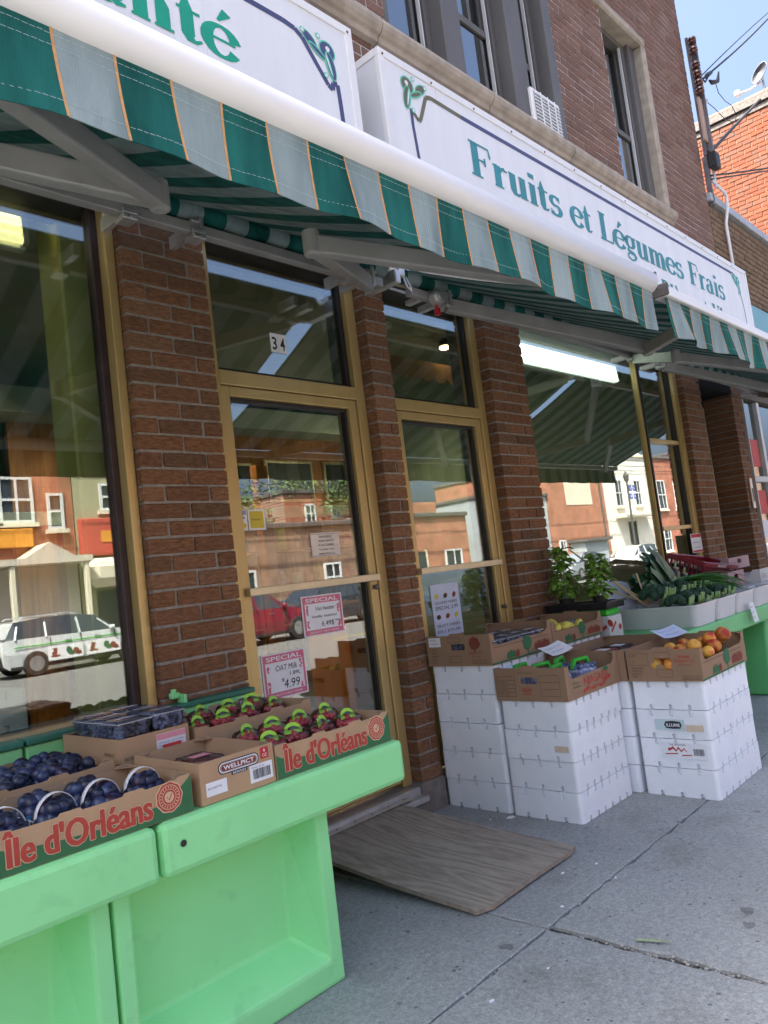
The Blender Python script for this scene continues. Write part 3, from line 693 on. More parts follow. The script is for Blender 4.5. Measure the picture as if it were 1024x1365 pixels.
ln = MB(); line(ln, [(3.66, 3.5), (3.615, 4.06), (3.617, 4.165)], FS, .028, .0012); line(ln, [(4.15, 4.31), (9.36, 4.335)], FS, .032, .0012)
line(ln, [(9.36, 4.335), (9.42, 4.31), (9.52, 4.08), (9.56, 3.95), (9.585, 3.5)], FS, .018, .0012)
ln.build('border_line', M['sign_navy'], sB)
ln = MB(); line(ln, [(3.617, 4.165), (3.68, 4.11), (3.70, 4.125), (3.78, 4.30), (3.83, 4.318), (4.15, 4.31)], FS, .030, .0016); ln.build('border_line', M['sign_olive'], sB)
emblem(sB, 3.605, 4.315, True, 'sign_olive', 'sign_olive')
emblem(sB, 9.47, 4.27, False, 'sign_navy', 'sign_teal')

# ---------------------------------------------------------------- awnings
SW_ = .1275
def awning(x0, x1, label, first_green, round_bar, arms, seam=None, wavy=.006, phase=0.):
    a = empty('awning', ((x0+x1)/2, -.2, 2.2), label, 'awning', 'striped awnings over the shop front')
    YR, ZR, YFb, ZF = -.215, 3.135, -1.665, 2.505
    # stripes: edges in x
    ed = [x0]; t = x0 + phase
    while t < x1 - 1e-4:
        if t > ed[-1] + 1e-4: ed.append(t)
        t += SW_
    ed.append(x1)
    def col(i): return 0 if (i % 2 == 0) == first_green else 1
    fb = MB(); NS = 14
    for i, (xa, xb) in enumerate(zip(ed, ed[1:])):
        prev = None
        for k in range(NS+1):
            s_ = k/NS; y = YR + (YFb-YR)*s_; z = ZR + (ZF-ZR)*s_ - .035*math.sin(math.pi*s_)
            cur = (fb.vert((xa, y, z)), fb.vert((xb, y, z)))
            if prev: fb.face((prev[0], prev[1], cur[1], cur[0]), col(i))
            prev = cur
    fb.build('fabric', [M['awn_green'], M['awn_light']], a, solid=.002)
    vb = MB(); NZ = 8; zt, zb = ZF-.055, 2.268
    def vz(x, s_): return zt+(zb-zt)*s_ + s_*s_*(.0035*math.sin(x*6.3+phase*40)+.0022*math.sin(x*17.1+2))
    def vy(x, s_): return -1.705 - .02*s_*(.4+math.sin(x*9+1)) * (wavy/.006)*.5 - wavy*s_*math.sin(x*23)
    for i, (xa, xb) in enumerate(zip(ed, ed[1:])):
        subs = [xa + (xb-xa)*q/4 for q in range(5)]
        for p, q in zip(subs, subs[1:]):
            for k in range(NZ):
                s0, s1 = k/NZ, (k+1)/NZ; dr = .03*wavy/.006*.35
                sh = lambda s_: dr*s_*s_
                vb.poly([(p+sh(s1), vy(p, s1), vz(p, s1)), (q+sh(s1), vy(q, s1), vz(q, s1)), (q+sh(s0), vy(q, s0), vz(q, s0)), (p+sh(s0), vy(p, s0), vz(p, s0))], col(i))
    vb.build('valance', [M['awn_green'], M['awn_light']], a, solid=.0025)
    for i, x in enumerate(ed[1:-1]):
        th = MB()
        for k in range(NZ):
            s0, s1 = k/NZ, (k+1)/NZ; dr = .03*wavy/.006*.35
            A, B = x + dr*s0*s0, x + dr*s1*s1; h = .0032
            th.poly([(B-h, vy(x, s1)-.0022, vz(x, s1)), (B+h, vy(x, s1)-.0022, vz(x, s1)), (A+h, vy(x, s0)-.0022, vz(x, s0)), (A-h, vy(x, s0)-.0022, vz(x, s0))])
        th.build('edge_thread', M['awn_thread'], a)
    st = MB()
    for s_ in (.10, .235, .84):
        x = x0
        while x < x1:
            q = min(x+.011, x1); c0 = vy(x, s_)-.0025; z = vz(x, s_) + rnd.uniform(-.0006, .0006); dr = .03*wavy/.006*.35*s_*s_
            st.poly([(x+dr, c0, z-.0006), (q+dr, c0, z-.0006), (q+dr, c0, z+.0006), (x+dr, c0, z+.0006)]); x += .0135
    if seam:
        for xs0 in (seam, seam+.012):
            for k in range(24):
                s0, s1 = k/24, (k+.7)/24; st.poly([(xs0-.001, vy(xs0, s1)-.0026, vz(xs0, s1)), (xs0+.001, vy(xs0, s1)-.0026, vz(xs0, s1)), (xs0+.001, vy(xs0, s0)-.0026, vz(xs0, s0)), (xs0-.001, vy(xs0, s0)-.0026, vz(xs0, s0))])
    tag(st.build('stitching', M['stitch'], a), kind='stuff')
    fbar = MB()
    if round_bar:
        pr = [(-1.688+.052*math.cos(rad(a_)), 2.4935+.051*math.sin(rad(a_))) for a_ in range(0, 360, 12)][::-1]
    else:
        pr = [(-1.66, 2.452), (-1.722, 2.452), (-1.726, 2.456), (-1.726, 2.492), (-1.72, 2.498), (-1.655, 2.498)]
    fbar.prism([(y, z) for y, z in pr], lambda u, v, w_: (w_, u, v), x0-.01, x1+.01)
    fbar.build('front_bar', M['white_bar'], a, smooth=round_bar, bevel=0 if round_bar else .003)
    for xe in (x0-.022, x1+.0105):
        ec = MB(); ec.box(xe, xe+.0115, -1.733, -1.65, 2.452, 2.51 if not round_bar else 2.535, b=.004); ec.build('end_cap', M['steel_dark'], a)
    rl = MB(); N = 14; R0 = .048
    for i, (xa, xb) in enumerate(zip(ed, ed[1:])):
        ra = [rl.vert((xa, -.175+R0*math.cos(2*math.pi*k/N), 3.115+R0*math.sin(2*math.pi*k/N))) for k in range(N)]
        rb = [rl.vert((xb, -.175+R0*math.cos(2*math.pi*k/N), 3.115+R0*math.sin(2*math.pi*k/N))) for k in range(N)]
        for k in range(N): rl.face((ra[k], ra[(k+1) % N], rb[(k+1) % N], rb[k]), col(i))
        if i == 0: rl.face(ra, 0)
    rl.face(rb[::-1], 0)
    rl.build('roller', [M['awn_green'], M['awn_light']], a, smooth=True)
    rail = MB(); rail.box(x0+.05, x1-.05, -.215, -.165, 2.995, 3.045, b=.004); rail.build('torsion_bar', M['arm_grey'], a)
    for (sx, ex, fx_) in arms:
        S, E, Fp = Vector((sx, -.215, 2.985)), Vector((ex, -.97, 2.645)), Vector((fx_, -1.64, 2.44))
        am = MB(); am.bar(S, E, .058, .085); up_arm = am.build('arm', M['arm_grey'], a, bevel=.008)
        am = MB(); am.bar(E + Vector((0, 0, -.012)), Fp, .052, .072); am.build('forearm', M['arm_grey'], up_arm, bevel=.008)
        am = MB(); am.lathe([(.02, -.056), (.034, -.05), (.034, .042), (.02, .048)], E, 14); am.build('elbow', M['arm_grey'], up_arm, smooth=False, bevel=.004)
        am = MB(); am.box(sx-.035, sx+.035, -.25, -.15, 2.965, 3.06, b=.008); am.box(sx-.02, sx+.02, -.1495, -.0, 3.0, 3.04, b=.003); am.box(sx-.012, sx+.012, -.262, -.252, 2.96, 3.07, b=.003)
        for dx in (-.03, .03): am.lathe([(.008, -.2505), (.008, -.258), (.004, -.259)], (sx+dx*.75, 0, 3.04), 8, axis='y')
        am.build('shoulder_bracket', M['aluminium'], up_arm)
    return a
awA = awning(-.12, 3.30, 'green and grey striped awning with white rounded front bar over the left window', True, True, [(.20, 1.33, .32), (3.12, 1.98, 3.02)], seam=1.735, wavy=.007, phase=-.12+.3805-.1275*2+.0)
awB = awning(3.445, 6.86, 'green and grey striped awning with flat front bar over the second door', True, False, [(3.82, 4.96, 3.95), (6.5, 5.42, 6.35)], wavy=.012, phase=.03, seam=4.40)
awC = awning(6.97, 10.3, 'farthest green and grey striped awning over the side entrance', True, False, [(7.1, 8.2, 7.2), (9.9, 8.8, 9.9)], wavy=.009, phase=.05)
# brackets along the left torsion bar, gear box and crank eye
for x in (1.67, 2.01, 3.0):
    q = MB(); q.box(x-.034, x+.034, -.232, -.15, 2.968, 2.992, b=.004); q.box(x-.034, x+.034, -.2335, -.2165, 2.9925, 3.015, b=.002); q.box(x+.01, x+.03, -.226, -.216, 3.016, 3.075); q.box(x-.016, x+.016, -.164, -.0, 3.0, 3.06, b=.003); q.box(x-.03, x+.03, -.22, -.14, 3.046, 3.062, b=.003)
    q.lathe([(.008, -.236), (.008, -.244), (.003, -.245)], (x, 0, 2.975), 8, axis='y'); q.build('wall_bracket', M['aluminium'], awA)
q = MB(); q.lathe([(.015, -.292), (.03, -.29), (.032, -.282), (.045, -.28), (.052, -.26), (.052, -.22), (.03, -.21)], (3.70, 0, 3.0), 18, axis='y'); q.box(3.68, 3.73, -.21, .0, 3.03, 3.06, b=.005); q.build('gear_box', M['aluminium'], awB)
q = MB(); q.lathe([(.008, 2.885), (.019, 2.893), (.019, 2.925), (.012, 2.94), (.006, 2.955)], (3.685, -.245, 0), 12); q.build('crank_eye', M['red_crank'], awB)
q = MB(); q.box(3.31, 3.36, -.26, -.0, 3.02, 3.10, b=.006); q.box(3.38, 3.43, -.24, -.1, 3.08, 3.17, b=.006); q.lathe([(.02, 3.30), (.03, 3.31), (.03, 3.36), (.02, 3.37)], (0, -.2, 3.12), 12, axis='x'); q.tube([(3.42, -.22, 3.1), (3.43, -.24, 3.02), (3.45, -.25, 2.99), (3.46, -.24, 3.03), (3.45, -.22, 3.09)], .006); q.build('roller_mount', M['aluminium'], awB)
# yellow timber batten and cable behind the rollers
q = MB(); q.box(-1.4, 3.29, -.02, .016, 3.155, 3.185, b=.003); q.build('batten', M['gold_pale'], bld)
q = MB(); q.box(3.5, 8.0, -.02, .016, 3.155, 3.178, b=.003); q.build('batten', M['gold_pale'], bld)
q = MB(); q.tube([(3.5, -.05, 3.09), (4.4, -.06, 3.075), (5.4, -.05, 3.085), (6.4, -.06, 3.07), (7.2, -.05, 3.09)], .008, 6); q.build('cable', M['white_wood'], bld)
# ---------------------------------------------------------------- shop interior (seen through the glass)
pm('ceiling_paint', (.42,.47,.40), .9, .08, 3); pm('wall_green', (.30,.36,.25), .9, .1, 3); pm('lino', (.22,.20,.17), .6, .2, 5)
pm('yellow_paint', (.78,.70,.24), .6, .1, 4, .1, 30); pm('wood_shelf', (.40,.17,.05), .5, .15, 4, stretch=(1,1,6))
woodmat('panelling', (.24,.085,.02), (.42,.17,.045), 2.2, .5, (1.5, 1, .15), 5)
pm('tube_light', (.9,.95,.92), .4, .01, 5, emit=((.93, 1.0, .90), 1.1)); pm('tube_warm', (.95,.9,.6), .4, .01, 5, emit=((1.0, .86, .40), .5))
pm('tube_deep', (.9,.95,.92), .4, .01, 5, emit=((1.0, .84, .56), 15.0)); pm('fixture', (.75,.76,.74), .4, .04, 6); pm('orange_paint', (.75,.22,.02), .5, .06, 6); pm('scallop_orange', (.50,.26,.12), .8, .1, 6)
inn = MB(); inn.box(-5.7, 8.3, .345, 8.0, .05, .155); inn.build('shop_floor', M['lino'], bld)
inn = MB(); inn.box(-5.7, 9.5, .345, 8.0, 3.9, 3.98); inn.build('shop_ceiling', M['ceiling_paint'], bld)
inn = MB(); inn.box(-5.7, 8.3, 7.9, 8.0, .16, 3.895); inn.box(8.2, 8.3, .35, 7.9, .16, 3.895); inn.build('shop_wall', M['wall_green'], bld)
inn = MB(); inn.box(3.0, 8.1, 4.6, 4.68, .16, 3.3); inn.build('panelling', M['panelling'], bld)
inn = MB(); inn.box(2.7, 8.15, 4.2, 4.7, 3.3, 3.55); inn.box(2.7, 8.1, 4.55, 4.59, 2.25, 2.4, b=.01); inn.build('bulkhead', M['ceiling_paint'], bld)
inn = MB()
for z in (.9, 1.35, 1.8): inn.box(3.4, 8.0, 4.28, 4.595, z, z+.03)
for x in (3.4, 4.5, 5.6, 6.7, 7.8): inn.box(x, x+.03, 4.29, 4.59, .17, 2.2)
shelf = inn.build('back_shelf', M['wood_shelf'], bld)
gcols = [(.35,.03,.03), (.06,.12,.30), (.55,.42,.05), (.05,.20,.08), (.45,.43,.38), (.30,.12,.04), (.10,.09,.08), (.55,.2,.05)]
for i, c in enumerate(gcols): pm('goods_%d' % i, c, .45, .15, 20)
gm = []
for i in range(8):
    mb = MB(); h = (.16, .22, .28, .2)[i % 4]
    if i % 2: mb.lathe([(.035, 0), (.045, .01), (.045, h*.6), (.02, h*.8), (.018, h)], (0, 0, 0), 10)
    else: mb.box(-.06, .06, -.05, .05, 0, h, b=.004)
    gm.append(mb.mesh('goods', M['goods_%d' % i]))
gi = 0
for z in (.93, 1.38, 1.83):
    x = 3.5
    while x < 7.7:
        if rnd.random() < .8:
            o = shared('grocery_item', gm[gi % 8], (x, 4.42, z)); gi += 3
            tag(o, 'small packet or bottle on the wooden shelves seen dimly through the door glass', 'groceries', 'groceries on the back shelves')
        x += rnd.uniform(.16, .30)
# painted column and partition behind the left window
inn = MB(); inn.box(1.60, 1.80, .30, .52, .16, 3.895, b=.01); inn.build('column', M['yellow_paint'], bld)
def batten(x0, x1, y, z, mat, name, label, n=4, dy=.05):
    r = empty('strip_light', ((x0+x1)/2, y, z), label, 'lamp')
    b = MB(); b.box(x0, x1, y+.03, y+.08, z-.03, z+.045*n, b=.006); b.build('housing', M['fixture'], r)
    for k in range(n):  # stacked tubes imitate one tube's repeated reflections in the glass
        t = MB(); t.tube([(x0+.03, y+.004*k, z+k*.043), (x1-.03, y+.004*k, z+k*.043)], .018, 10); t.build('tube', M[mat], r, smooth=True)
        for x in (x0+.005, x1-.03):
            c = MB(); c.box(x, x+.025, y-.02+.004*k, y+.029, z-.02+k*.043, z+.02+k*.043); c.build('socket', M['fixture'], r)
    return r
batten(.1, 1.52, .42, 3.09, 'tube_warm', '', 'lit yellowish strip light at the top of the left window')
batten(5.35, 7.45, .40, 3.05, 'tube_light', '', 'lit white strip light at the top of the right shop window')
r = empty('strip_light', (3.5, 5.2, 3.0), 'long lit strip light running deep into the shop', 'lamp')
b = MB(); b.box(3.42, 3.6, 2.4, 4.1, 3.02, 3.08); b.build('housing', M['fixture'], r)
for dx in (0, .08):
    t = MB(); t.tube([(3.47+dx, 2.43, 3.0), (3.47+dx, 4.07, 3.0)], .018, 10); t.build('tube', M['tube_deep'], r, smooth=True)
r = empty('strip_light', (7.2, 3.4, 2.95), 'added strip light deep in the shop, hidden from view to brighten the panelling', 'lamp')  # added lamp, kept out of view, warms the wood panelling
b = MB(); b.bar((6.98, 3.24, 3.02), (7.47, 3.61, 3.02), .14, .05); b.build('housing', M['fixture'], r)
for dx in (0, .08):
    t = MB(); t.tube([(7.0-.4*dx, 3.25+.5*dx, 2.97), (7.45-.4*dx, 3.60+.5*dx, 2.97)], .018, 10); t.build('tube', M['tube_deep'], r, smooth=True)
r = empty('ceiling_spot', (6.73, 2.0, 3.8), 'small lit ceiling spot seen through the second transom', 'lamp')
b = MB(); b.lathe([(.03, .09), (.05, .06), (.075, .0)], (6.73, 2.0, 3.79), 16); b.build('shade', M['black'], r)
pm('spot_glow', (.9,.8,.5), .5, .01, 5, emit=((1, .72, .35), 14)); b = MB(); b.ball((6.73, 2.0, 3.775), .055, 12, 8, (1, 1, .35)); b.build('bulb', M['spot_glow'], r, smooth=True)
b = MB()
for k in range(14):
    x = 5.0 + k*.22; b.prism([(x, 3.60), (x, 3.44), (x+.03, 3.40), (x+.11, 3.375), (x+.19, 3.40), (x+.22, 3.44), (x+.22, 3.60)][::-1], lambda u, v, w_: (u, 2.05+w_, v), 0, .012)
b.build('scalloped_pelmet', M['scallop_orange'], bld)
b = MB(); b.box(4.02, 4.14, 2.1, 2.2, .16, 2.42, b=.01); b.build('orange_post', M['orange_paint'], bld)
b = MB(); b.box(5.05, 5.75, 2.3, 2.9, .16, 1.1, b=.01); b.box(5.0, 5.8, 2.25, 2.95, 1.1, 1.15, b=.01); tag(b.build('counter', M['orange_paint']), 'orange shop counter standing inside behind the first door', 'counter')
# framed pictures and little sign on the panelling
for x0, x1, z0, z1 in ((5.4,5.9,2.45,2.95), (6.1,6.9,2.45,3.0), (7.1,7.7,2.45,3.0)):
    b = MB(); b.box(x0, x1, 4.56, 4.598, z0, z1, b=.006); fr = b.build('picture_frame', M['gold_pale']); tag(fr, 'gilt framed picture hung %s along the wood panelling' % ('first', 'second', 'last')[(x0 > 6) + (x0 > 7)], 'picture')
    b = MB(); b.box(x0+.04, x1-.04, 4.552, 4.5595, z0+.04, z1-.04); b.build('picture', M['black'], fr)

# ---------------------------------------------------------------- buildings to the right
nb = empty('low_shop_building', (12.0, 0, 0), 'single-storey tan brick shop with metal coping beyond the corner', 'building')
c = MB(); c.box(9.862, 13.99, .012, 10, 3.0, 5.5); c.box(9.862, 10.0, .02, 10, 0, 2.998); core = c.build('wall', M['mortar_dark'], nb)
bb = MB(); zz = 3.9; i = 0
while zz < 5.42:
    x = 9.865 - (.1 if i % 2 else 0)
    while x < 13.95:
        a = max(x + .005, 9.866); bb.box(a, x + .215, rnd.uniform(-.008, .0), .03, zz + .006, zz + .071, b=.005); x += .225
    zz += PIT; i += 1
tag(bb.build('bricks', M['brick_tan'], core), kind='stuff')
pm('coping', (.40,.42,.44), .5, .15, 6, metal=.3)
for k in range(4):
    c = MB(); c.box(9.87+1.03*k, 9.87+1.03*k+1.022, -.05, .3, 5.50, 5.60, b=.008); c.build('coping', M['coping'], nb)
pm('teal_sign', (.16,.36,.42), .5, .05, 3); c = MB(); c.box(10.2, 13.9, -.20, .0, 3.25, 4.16, b=.006); tag(c.build('shop_sign', M['teal_sign']), 'plain teal fascia sign on the tan brick neighbour', 'sign')
wf = frame_bars('shop_window', [(9.99,10.06,.03,.14,.6,2.99), (10.55,10.64,.03,.14,.6,2.99), (10.06,10.55,.03,.14,1.95,2.02), (10.64,12.4,.03,.14,1.95,2.02), (12.4,12.5,.03,.14,.6,2.99), (10.06,10.55,.03,.14,.6,.7), (10.64,12.4,.03,.14,.6,.7)], 'white_wood', nb)
for a in ((10.06,10.55,.7,1.95), (10.06,10.55,2.02,2.99), (10.64,12.4,.7,1.95), (10.64,12.4,2.02,2.99)):
    c = MB(); c.box(a[0], a[1], .08, .086, a[2], a[3]); c.build('pane', M['glass_far'], wf)
c = MB(); c.box(9.87, 13.99, .0, .2, 0, .598); c.build('stall_riser', M['brick_tan'], nb)
pm('poster_red', (.55,.06,.05), .6, .1, 6)
for k, (z, h, m_) in enumerate(((2.15,.35,'poster_red'), (1.55,.30,'poster_red'), (1.25,.22,'paper'))):
    c = MB(); c.box(10.12, 10.5, .074, .078, z, z+h); c.build('window_poster', M[m_], wf)
c = MB(); c.box(12.5, 13.99, .0, .2, .6, 3.0); c.build('wall', M['brick_tan'], nb)

pm('plank', (.26,.18,.14), .8, .2, 8, stretch=(1,1,.2)); pm('mortar_mid', (.26,.20,.16), .95, .2, 30, .4, 120); fb_ = empty('tall_brick_building', (17, 4, 0), 'tall orange-red brick building in full sun with a blank side wall', 'building')
c = MB(); c.box(14.012, 22, -.25, 12, 0, 8.5); core = c.build('wall', M['mortar_mid'], fb_)
bb = MB(); zz = 4.9; i = 0
while zz < 8.42:
    y = -.25 - (.1 if i % 2 else 0)
    while y < 4.2:
        bb.box(rnd.uniform(13.997, 14.005), 14.03, max(-.25, y + .005), y + .215, zz + .005, zz + .072, b=.004); y += .225
    zz += PIT; i += 1
tag(bb.build('bricks', M['brick_orange'], core), kind='stuff')
c = MB(); c.box(13.95, 22.05, -.30, 12, 8.5, 8.62, b=.01); c.box(13.985, 14.02, -.25, 12, 8.40, 8.499); c.build('roof_edge', M['steel_dark'], fb_)
c = MB(); c.box(13.97, 14.3, -.28, 12, 8.621, 8.68, b=.01); c.build('coping', M['plank'], fb_)
d = empty('satellite_dish', (14.1, .1, 8.68), 'grey satellite dish with feed arm on the roof edge of the orange brick building', 'dish')
dm = MB(); nrm = Vector((-.80, .52, .30)).normalized(); q = nrm.to_track_quat('Z', 'Y').to_matrix().to_4x4(); dm.M = Matrix.Translation((14.05, .10, 9.0)) @ q
dm.lathe([(.18, .042), (.172, .044), (.12, .018), (.07, .005), (.02, .0), (.02, -.010), (.07, -.003), (.12, .010), (.18, .036)], (0, 0, 0), 24); pm('dish_grey', (.13,.135,.145), .5, .08, 6); dm.build('reflector', M['dish_grey'], d, smooth=True)
dm = MB(); dm.tube([(14.05, .12, 8.86), (14.0, .3, 8.80), (13.97, .46, 8.80)], .018, 8); dm.box(13.92, 14.0, .44, .53, 8.77, 8.86, b=.01); dm.build('feed_arm', M['white'], d)
dm = MB(); dm.tube([(14.1, .1, 8.66), (14.1, .1, 8.9), (14.06, .1, 8.98)], .022, 8); dm.build('mast', M['aluminium'], d)

# service mast with insulators at the building corner, wires, conduit
pm('insulator', (.10,.035,.025), .25, .2, 10, coat=.5); pm('mast_steel', (.13,.12,.13), .6, .3, 10, .3, 40); pm('plank_pale', (.42,.29,.23), .8, .2, 8, stretch=(1,1,.2))
pm('wire', (.015,.015,.016), .6, .2, 5)
mst = empty('service_mast', (9.96, -.05, 5.6), 'dark steel service mast with brown insulators at the wall corner', 'utility mast')
c = MB(); c.box(9.93, 10.05, -.055, -.02, 6.1, 7.68, b=.004); c.box(10.01, 10.05, -.12, -.056, 6.1, 7.68, b=.003); c.box(9.94, 9.985, -.05, .01, 5.45, 6.098, b=.004); c.build('channel', M['mast_steel'], mst)
c = MB(); c.box(9.90, 10.005, -.085, -.057, 6.28, 6.85, b=.003); c.build('plank', M['plank_pale'], mst)
for z in (7.55, 7.42, 7.22, 7.10, 6.98, 6.88):
    c = MB(); c.lathe([(.015, 0), (.045, .005), (.052, .025), (.026, .037), (.052, .052), (.045, .075), (.015, .08)], (9.92, -.11, z), 12); c.build('insulator', M['insulator'], mst)
c = MB(); c.box(9.93, 10.09, -.16, -.06, 5.92, 6.12, b=.01); c.build('junction_box', M['black'], mst)
c = MB(); c.tube([(10.06, -.07, 5.7), (10.06, -.07, 6.75), (10.07, -.08, 6.82), (10.10, -.10, 6.84)], .016, 8); c.ball((10.09, -.1, 6.85), .035, 10, 7, (1.3, 1, .8)); c.build('conduit_head', M['aluminium'], mst)
def wire(pts, r=.009, label='', n=16, sag=0.0):
    P = [Vector(p) for p in pts]; out = []
    if len(P) == 2:
        for k in range(n+1):
            t = k/n; p = P[0].lerp(P[1], t); p.z -= sag*4*t*(1-t); out.append(p)
    else: out = P
    c = MB(); c.tube(out, r, 6); o = c.build('cable', M['wire'], None, smooth=True); return tag(o, label, 'cable')
wire([(10.0, -.08, 7.08), (15.6, -.04, 10.9)], .014, 'thick black service cable rising to the top right sky', sag=.05)
wire([(10.0, -.08, 7.12), (15.7, -.10, 11.03)], .008, 'thin black cable beside the thick one in the sky', sag=-.03)
c = MB(); c.tube([(10.02, -.09, 7.2), (10.25, -.09, 7.18), (10.40, -.08, 7.30)], .011, 8); c.tube([(10.34, -.075, 7.29), (10.44, -.07, 7.36), (10.66, -.065, 7.50)], .03, 8, rs=[.018, .034, .024]); c.tube([(10.40, -.10, 7.26), (10.52, -.10, 7.28), (10.80, -.09, 7.42), (10.95, -.08, 7.62)], .02, 8, rs=[.012, .03, .026, .01]); tag(c.build('cable_splice', M['wire'], None, smooth=True), 'dark splice sleeves where the service cables meet the mast', 'cable splice')
wire([(10.72, -.08, 7.38), (10.82, -.07, 7.27), (11.1, -.06, 7.27), (11.42, -.05, 7.33), (11.58, -.05, 7.24), (11.4, -.05, 7.07), (10.95, -.06, 6.95), (10.5, -.08, 6.92), (10.12, -.1, 6.86)], .005, 'thin looping grey wire hanging below the cable splice')
wire([(9.98, -.06, 6.15), (10.4, .0, 6.35), (12.2, .1, 7.45), (13.9, .15, 8.50)], .022, 'black cable bundle running along to the sunlit roof edge')
wire([(9.95, -.06, 5.83), (16, -.06, 8.05)], .012, 'lower pair of dark wires crossing the orange wall', sag=.03)
wire([(9.95, -.06, 5.78), (16, -.06, 7.95)], .010, 'lowest dark wire crossing the orange wall')
c = MB(); c.tube([(10.0, -.03, 5.95), (10.03, -.05, 5.78), (10.2, -.09, 5.70), (10.3, -.1, 5.66), (10.31, -.09, 5.5), (10.31, -.04, 5.3), (10.31, -.04, 4.0)], .02, 8); tag(c.build('conduit', M['white'], None, smooth=True), 'white conduit pipe bent over the coping of the tan brick shop', 'pipe')
# window air conditioner
ac = empty('air_conditioner', (5.92, 0, 4.93), 'white window air conditioner set in the bay window', 'air conditioner')
c = MB(); c.box(5.68, 6.15, -.03, .30, 4.955, 5.31, b=.012); c.build('casing', M['white'], ac)
pm('ac_fin', (.30,.33,.37), .5, .2, 30, metal=.4); c = MB(); c.box(5.715, 6.115, -.034, -.0305, 4.99, 5.275); c.build('coil', M['ac_fin'], ac)
for k in range(9):
    c = MB(); c.box(5.71, 6.12, -.046, -.036, 4.995+.032*k, 5.004+.032*k); c.build('slat', M['white'], ac)
for x in (5.80, 5.915, 6.03):
    c = MB(); c.box(x-.008, x+.008, -.052, -.0465, 4.985, 5.28); c.build('slat', M['white'], ac)
# ---------------------------------------------------------------- green display stands
def greenmat(name, base, dark):
    m, n, l, b = nt(name); ge = n.new('ShaderNodeNewGeometry')
    def noise(s, d=4):
        x = n.new('ShaderNodeTexNoise'); x.inputs['Scale'].default_value = s; x.inputs['Detail'].default_value = d; l.new(ge.outputs['Position'], x.inputs['Vector']); return x
    a = noise(2.2); r1 = n.new('ShaderNodeValToRGB'); r1.color_ramp.elements[0].position = .3; r1.color_ramp.elements[1].position = .7
    r1.color_ramp.elements[0].color = L4(tuple(c*.92 for c in base)); r1.color_ramp.elements[1].color = L4(tuple(min(1, c*1.05) for c in base)); l.new(a.outputs['Fac'], r1.inputs[0])
    s = noise(9, 7); r2 = n.new('ShaderNodeValToRGB'); r2.color_ramp.elements[0].position = .60; r2.color_ramp.elements[1].position = .78
    r2.color_ramp.elements[0].color = (0, 0, 0, 1); r2.color_ramp.elements[1].color = (.32, .32, .32, 1); l.new(s.outputs['Fac'], r2.inputs[0])
    m1 = n.new('ShaderNodeMix'); m1.data_type = 'RGBA'; l.new(r2.outputs[0], m1.inputs[0]); l.new(r1.outputs[0], m1.inputs[6]); m1.inputs[7].default_value = L4(dark)
    mp = n.new('ShaderNodeMapping'); mp.inputs['Scale'].default_value = (6, 1, 60); mp.inputs['Rotation'].default_value = (0, .5, 0); l.new(ge.outputs['Position'], mp.inputs[0])
    sx = n.new('ShaderNodeTexNoise'); sx.inputs['Scale'].default_value = 1.4; sx.inputs['Detail'].default_value = 3; l.new(mp.outputs[0], sx.inputs['Vector']); r5 = n.new('ShaderNodeValToRGB'); r5.color_ramp.elements[0].position = .70; r5.color_ramp.elements[1].position = .74
    r5.color_ramp.elements[0].color = (0, 0, 0, 1); r5.color_ramp.elements[1].color = (.30, .30, .30, 1); l.new(sx.outputs['Fac'], r5.inputs[0])
    m6 = n.new('ShaderNodeMix'); m6.data_type = 'RGBA'; l.new(r5.outputs[0], m6.inputs[0]); l.new(m1.outputs[2], m6.inputs[6]); m6.inputs[7].default_value = (.45, .72, .48, 1); m1 = m6
    l.new(m1.outputs[2], b.inputs['Base Color']); b.inputs['Roughness'].default_value = .42; b.inputs['Specular IOR Level'].default_value = .4
    bp = n.new('ShaderNodeBump'); bp.inputs['Strength'].default_value = .12; bp.inputs['Distance'].default_value = .003
    g = noise(30, 3); l.new(g.outputs['Fac'], bp.inputs['Height']); l.new(bp.outputs[0], b.inputs['Normal']); MATS[name] = m
greenmat('mint', (.30, .80, .33), (.14, .38, .18)); greenmat('mint_table', (.15, .52, .19), (.07, .2, .08)); pm('mint_dark', (.03,.17,.11), .5, .2, 5)
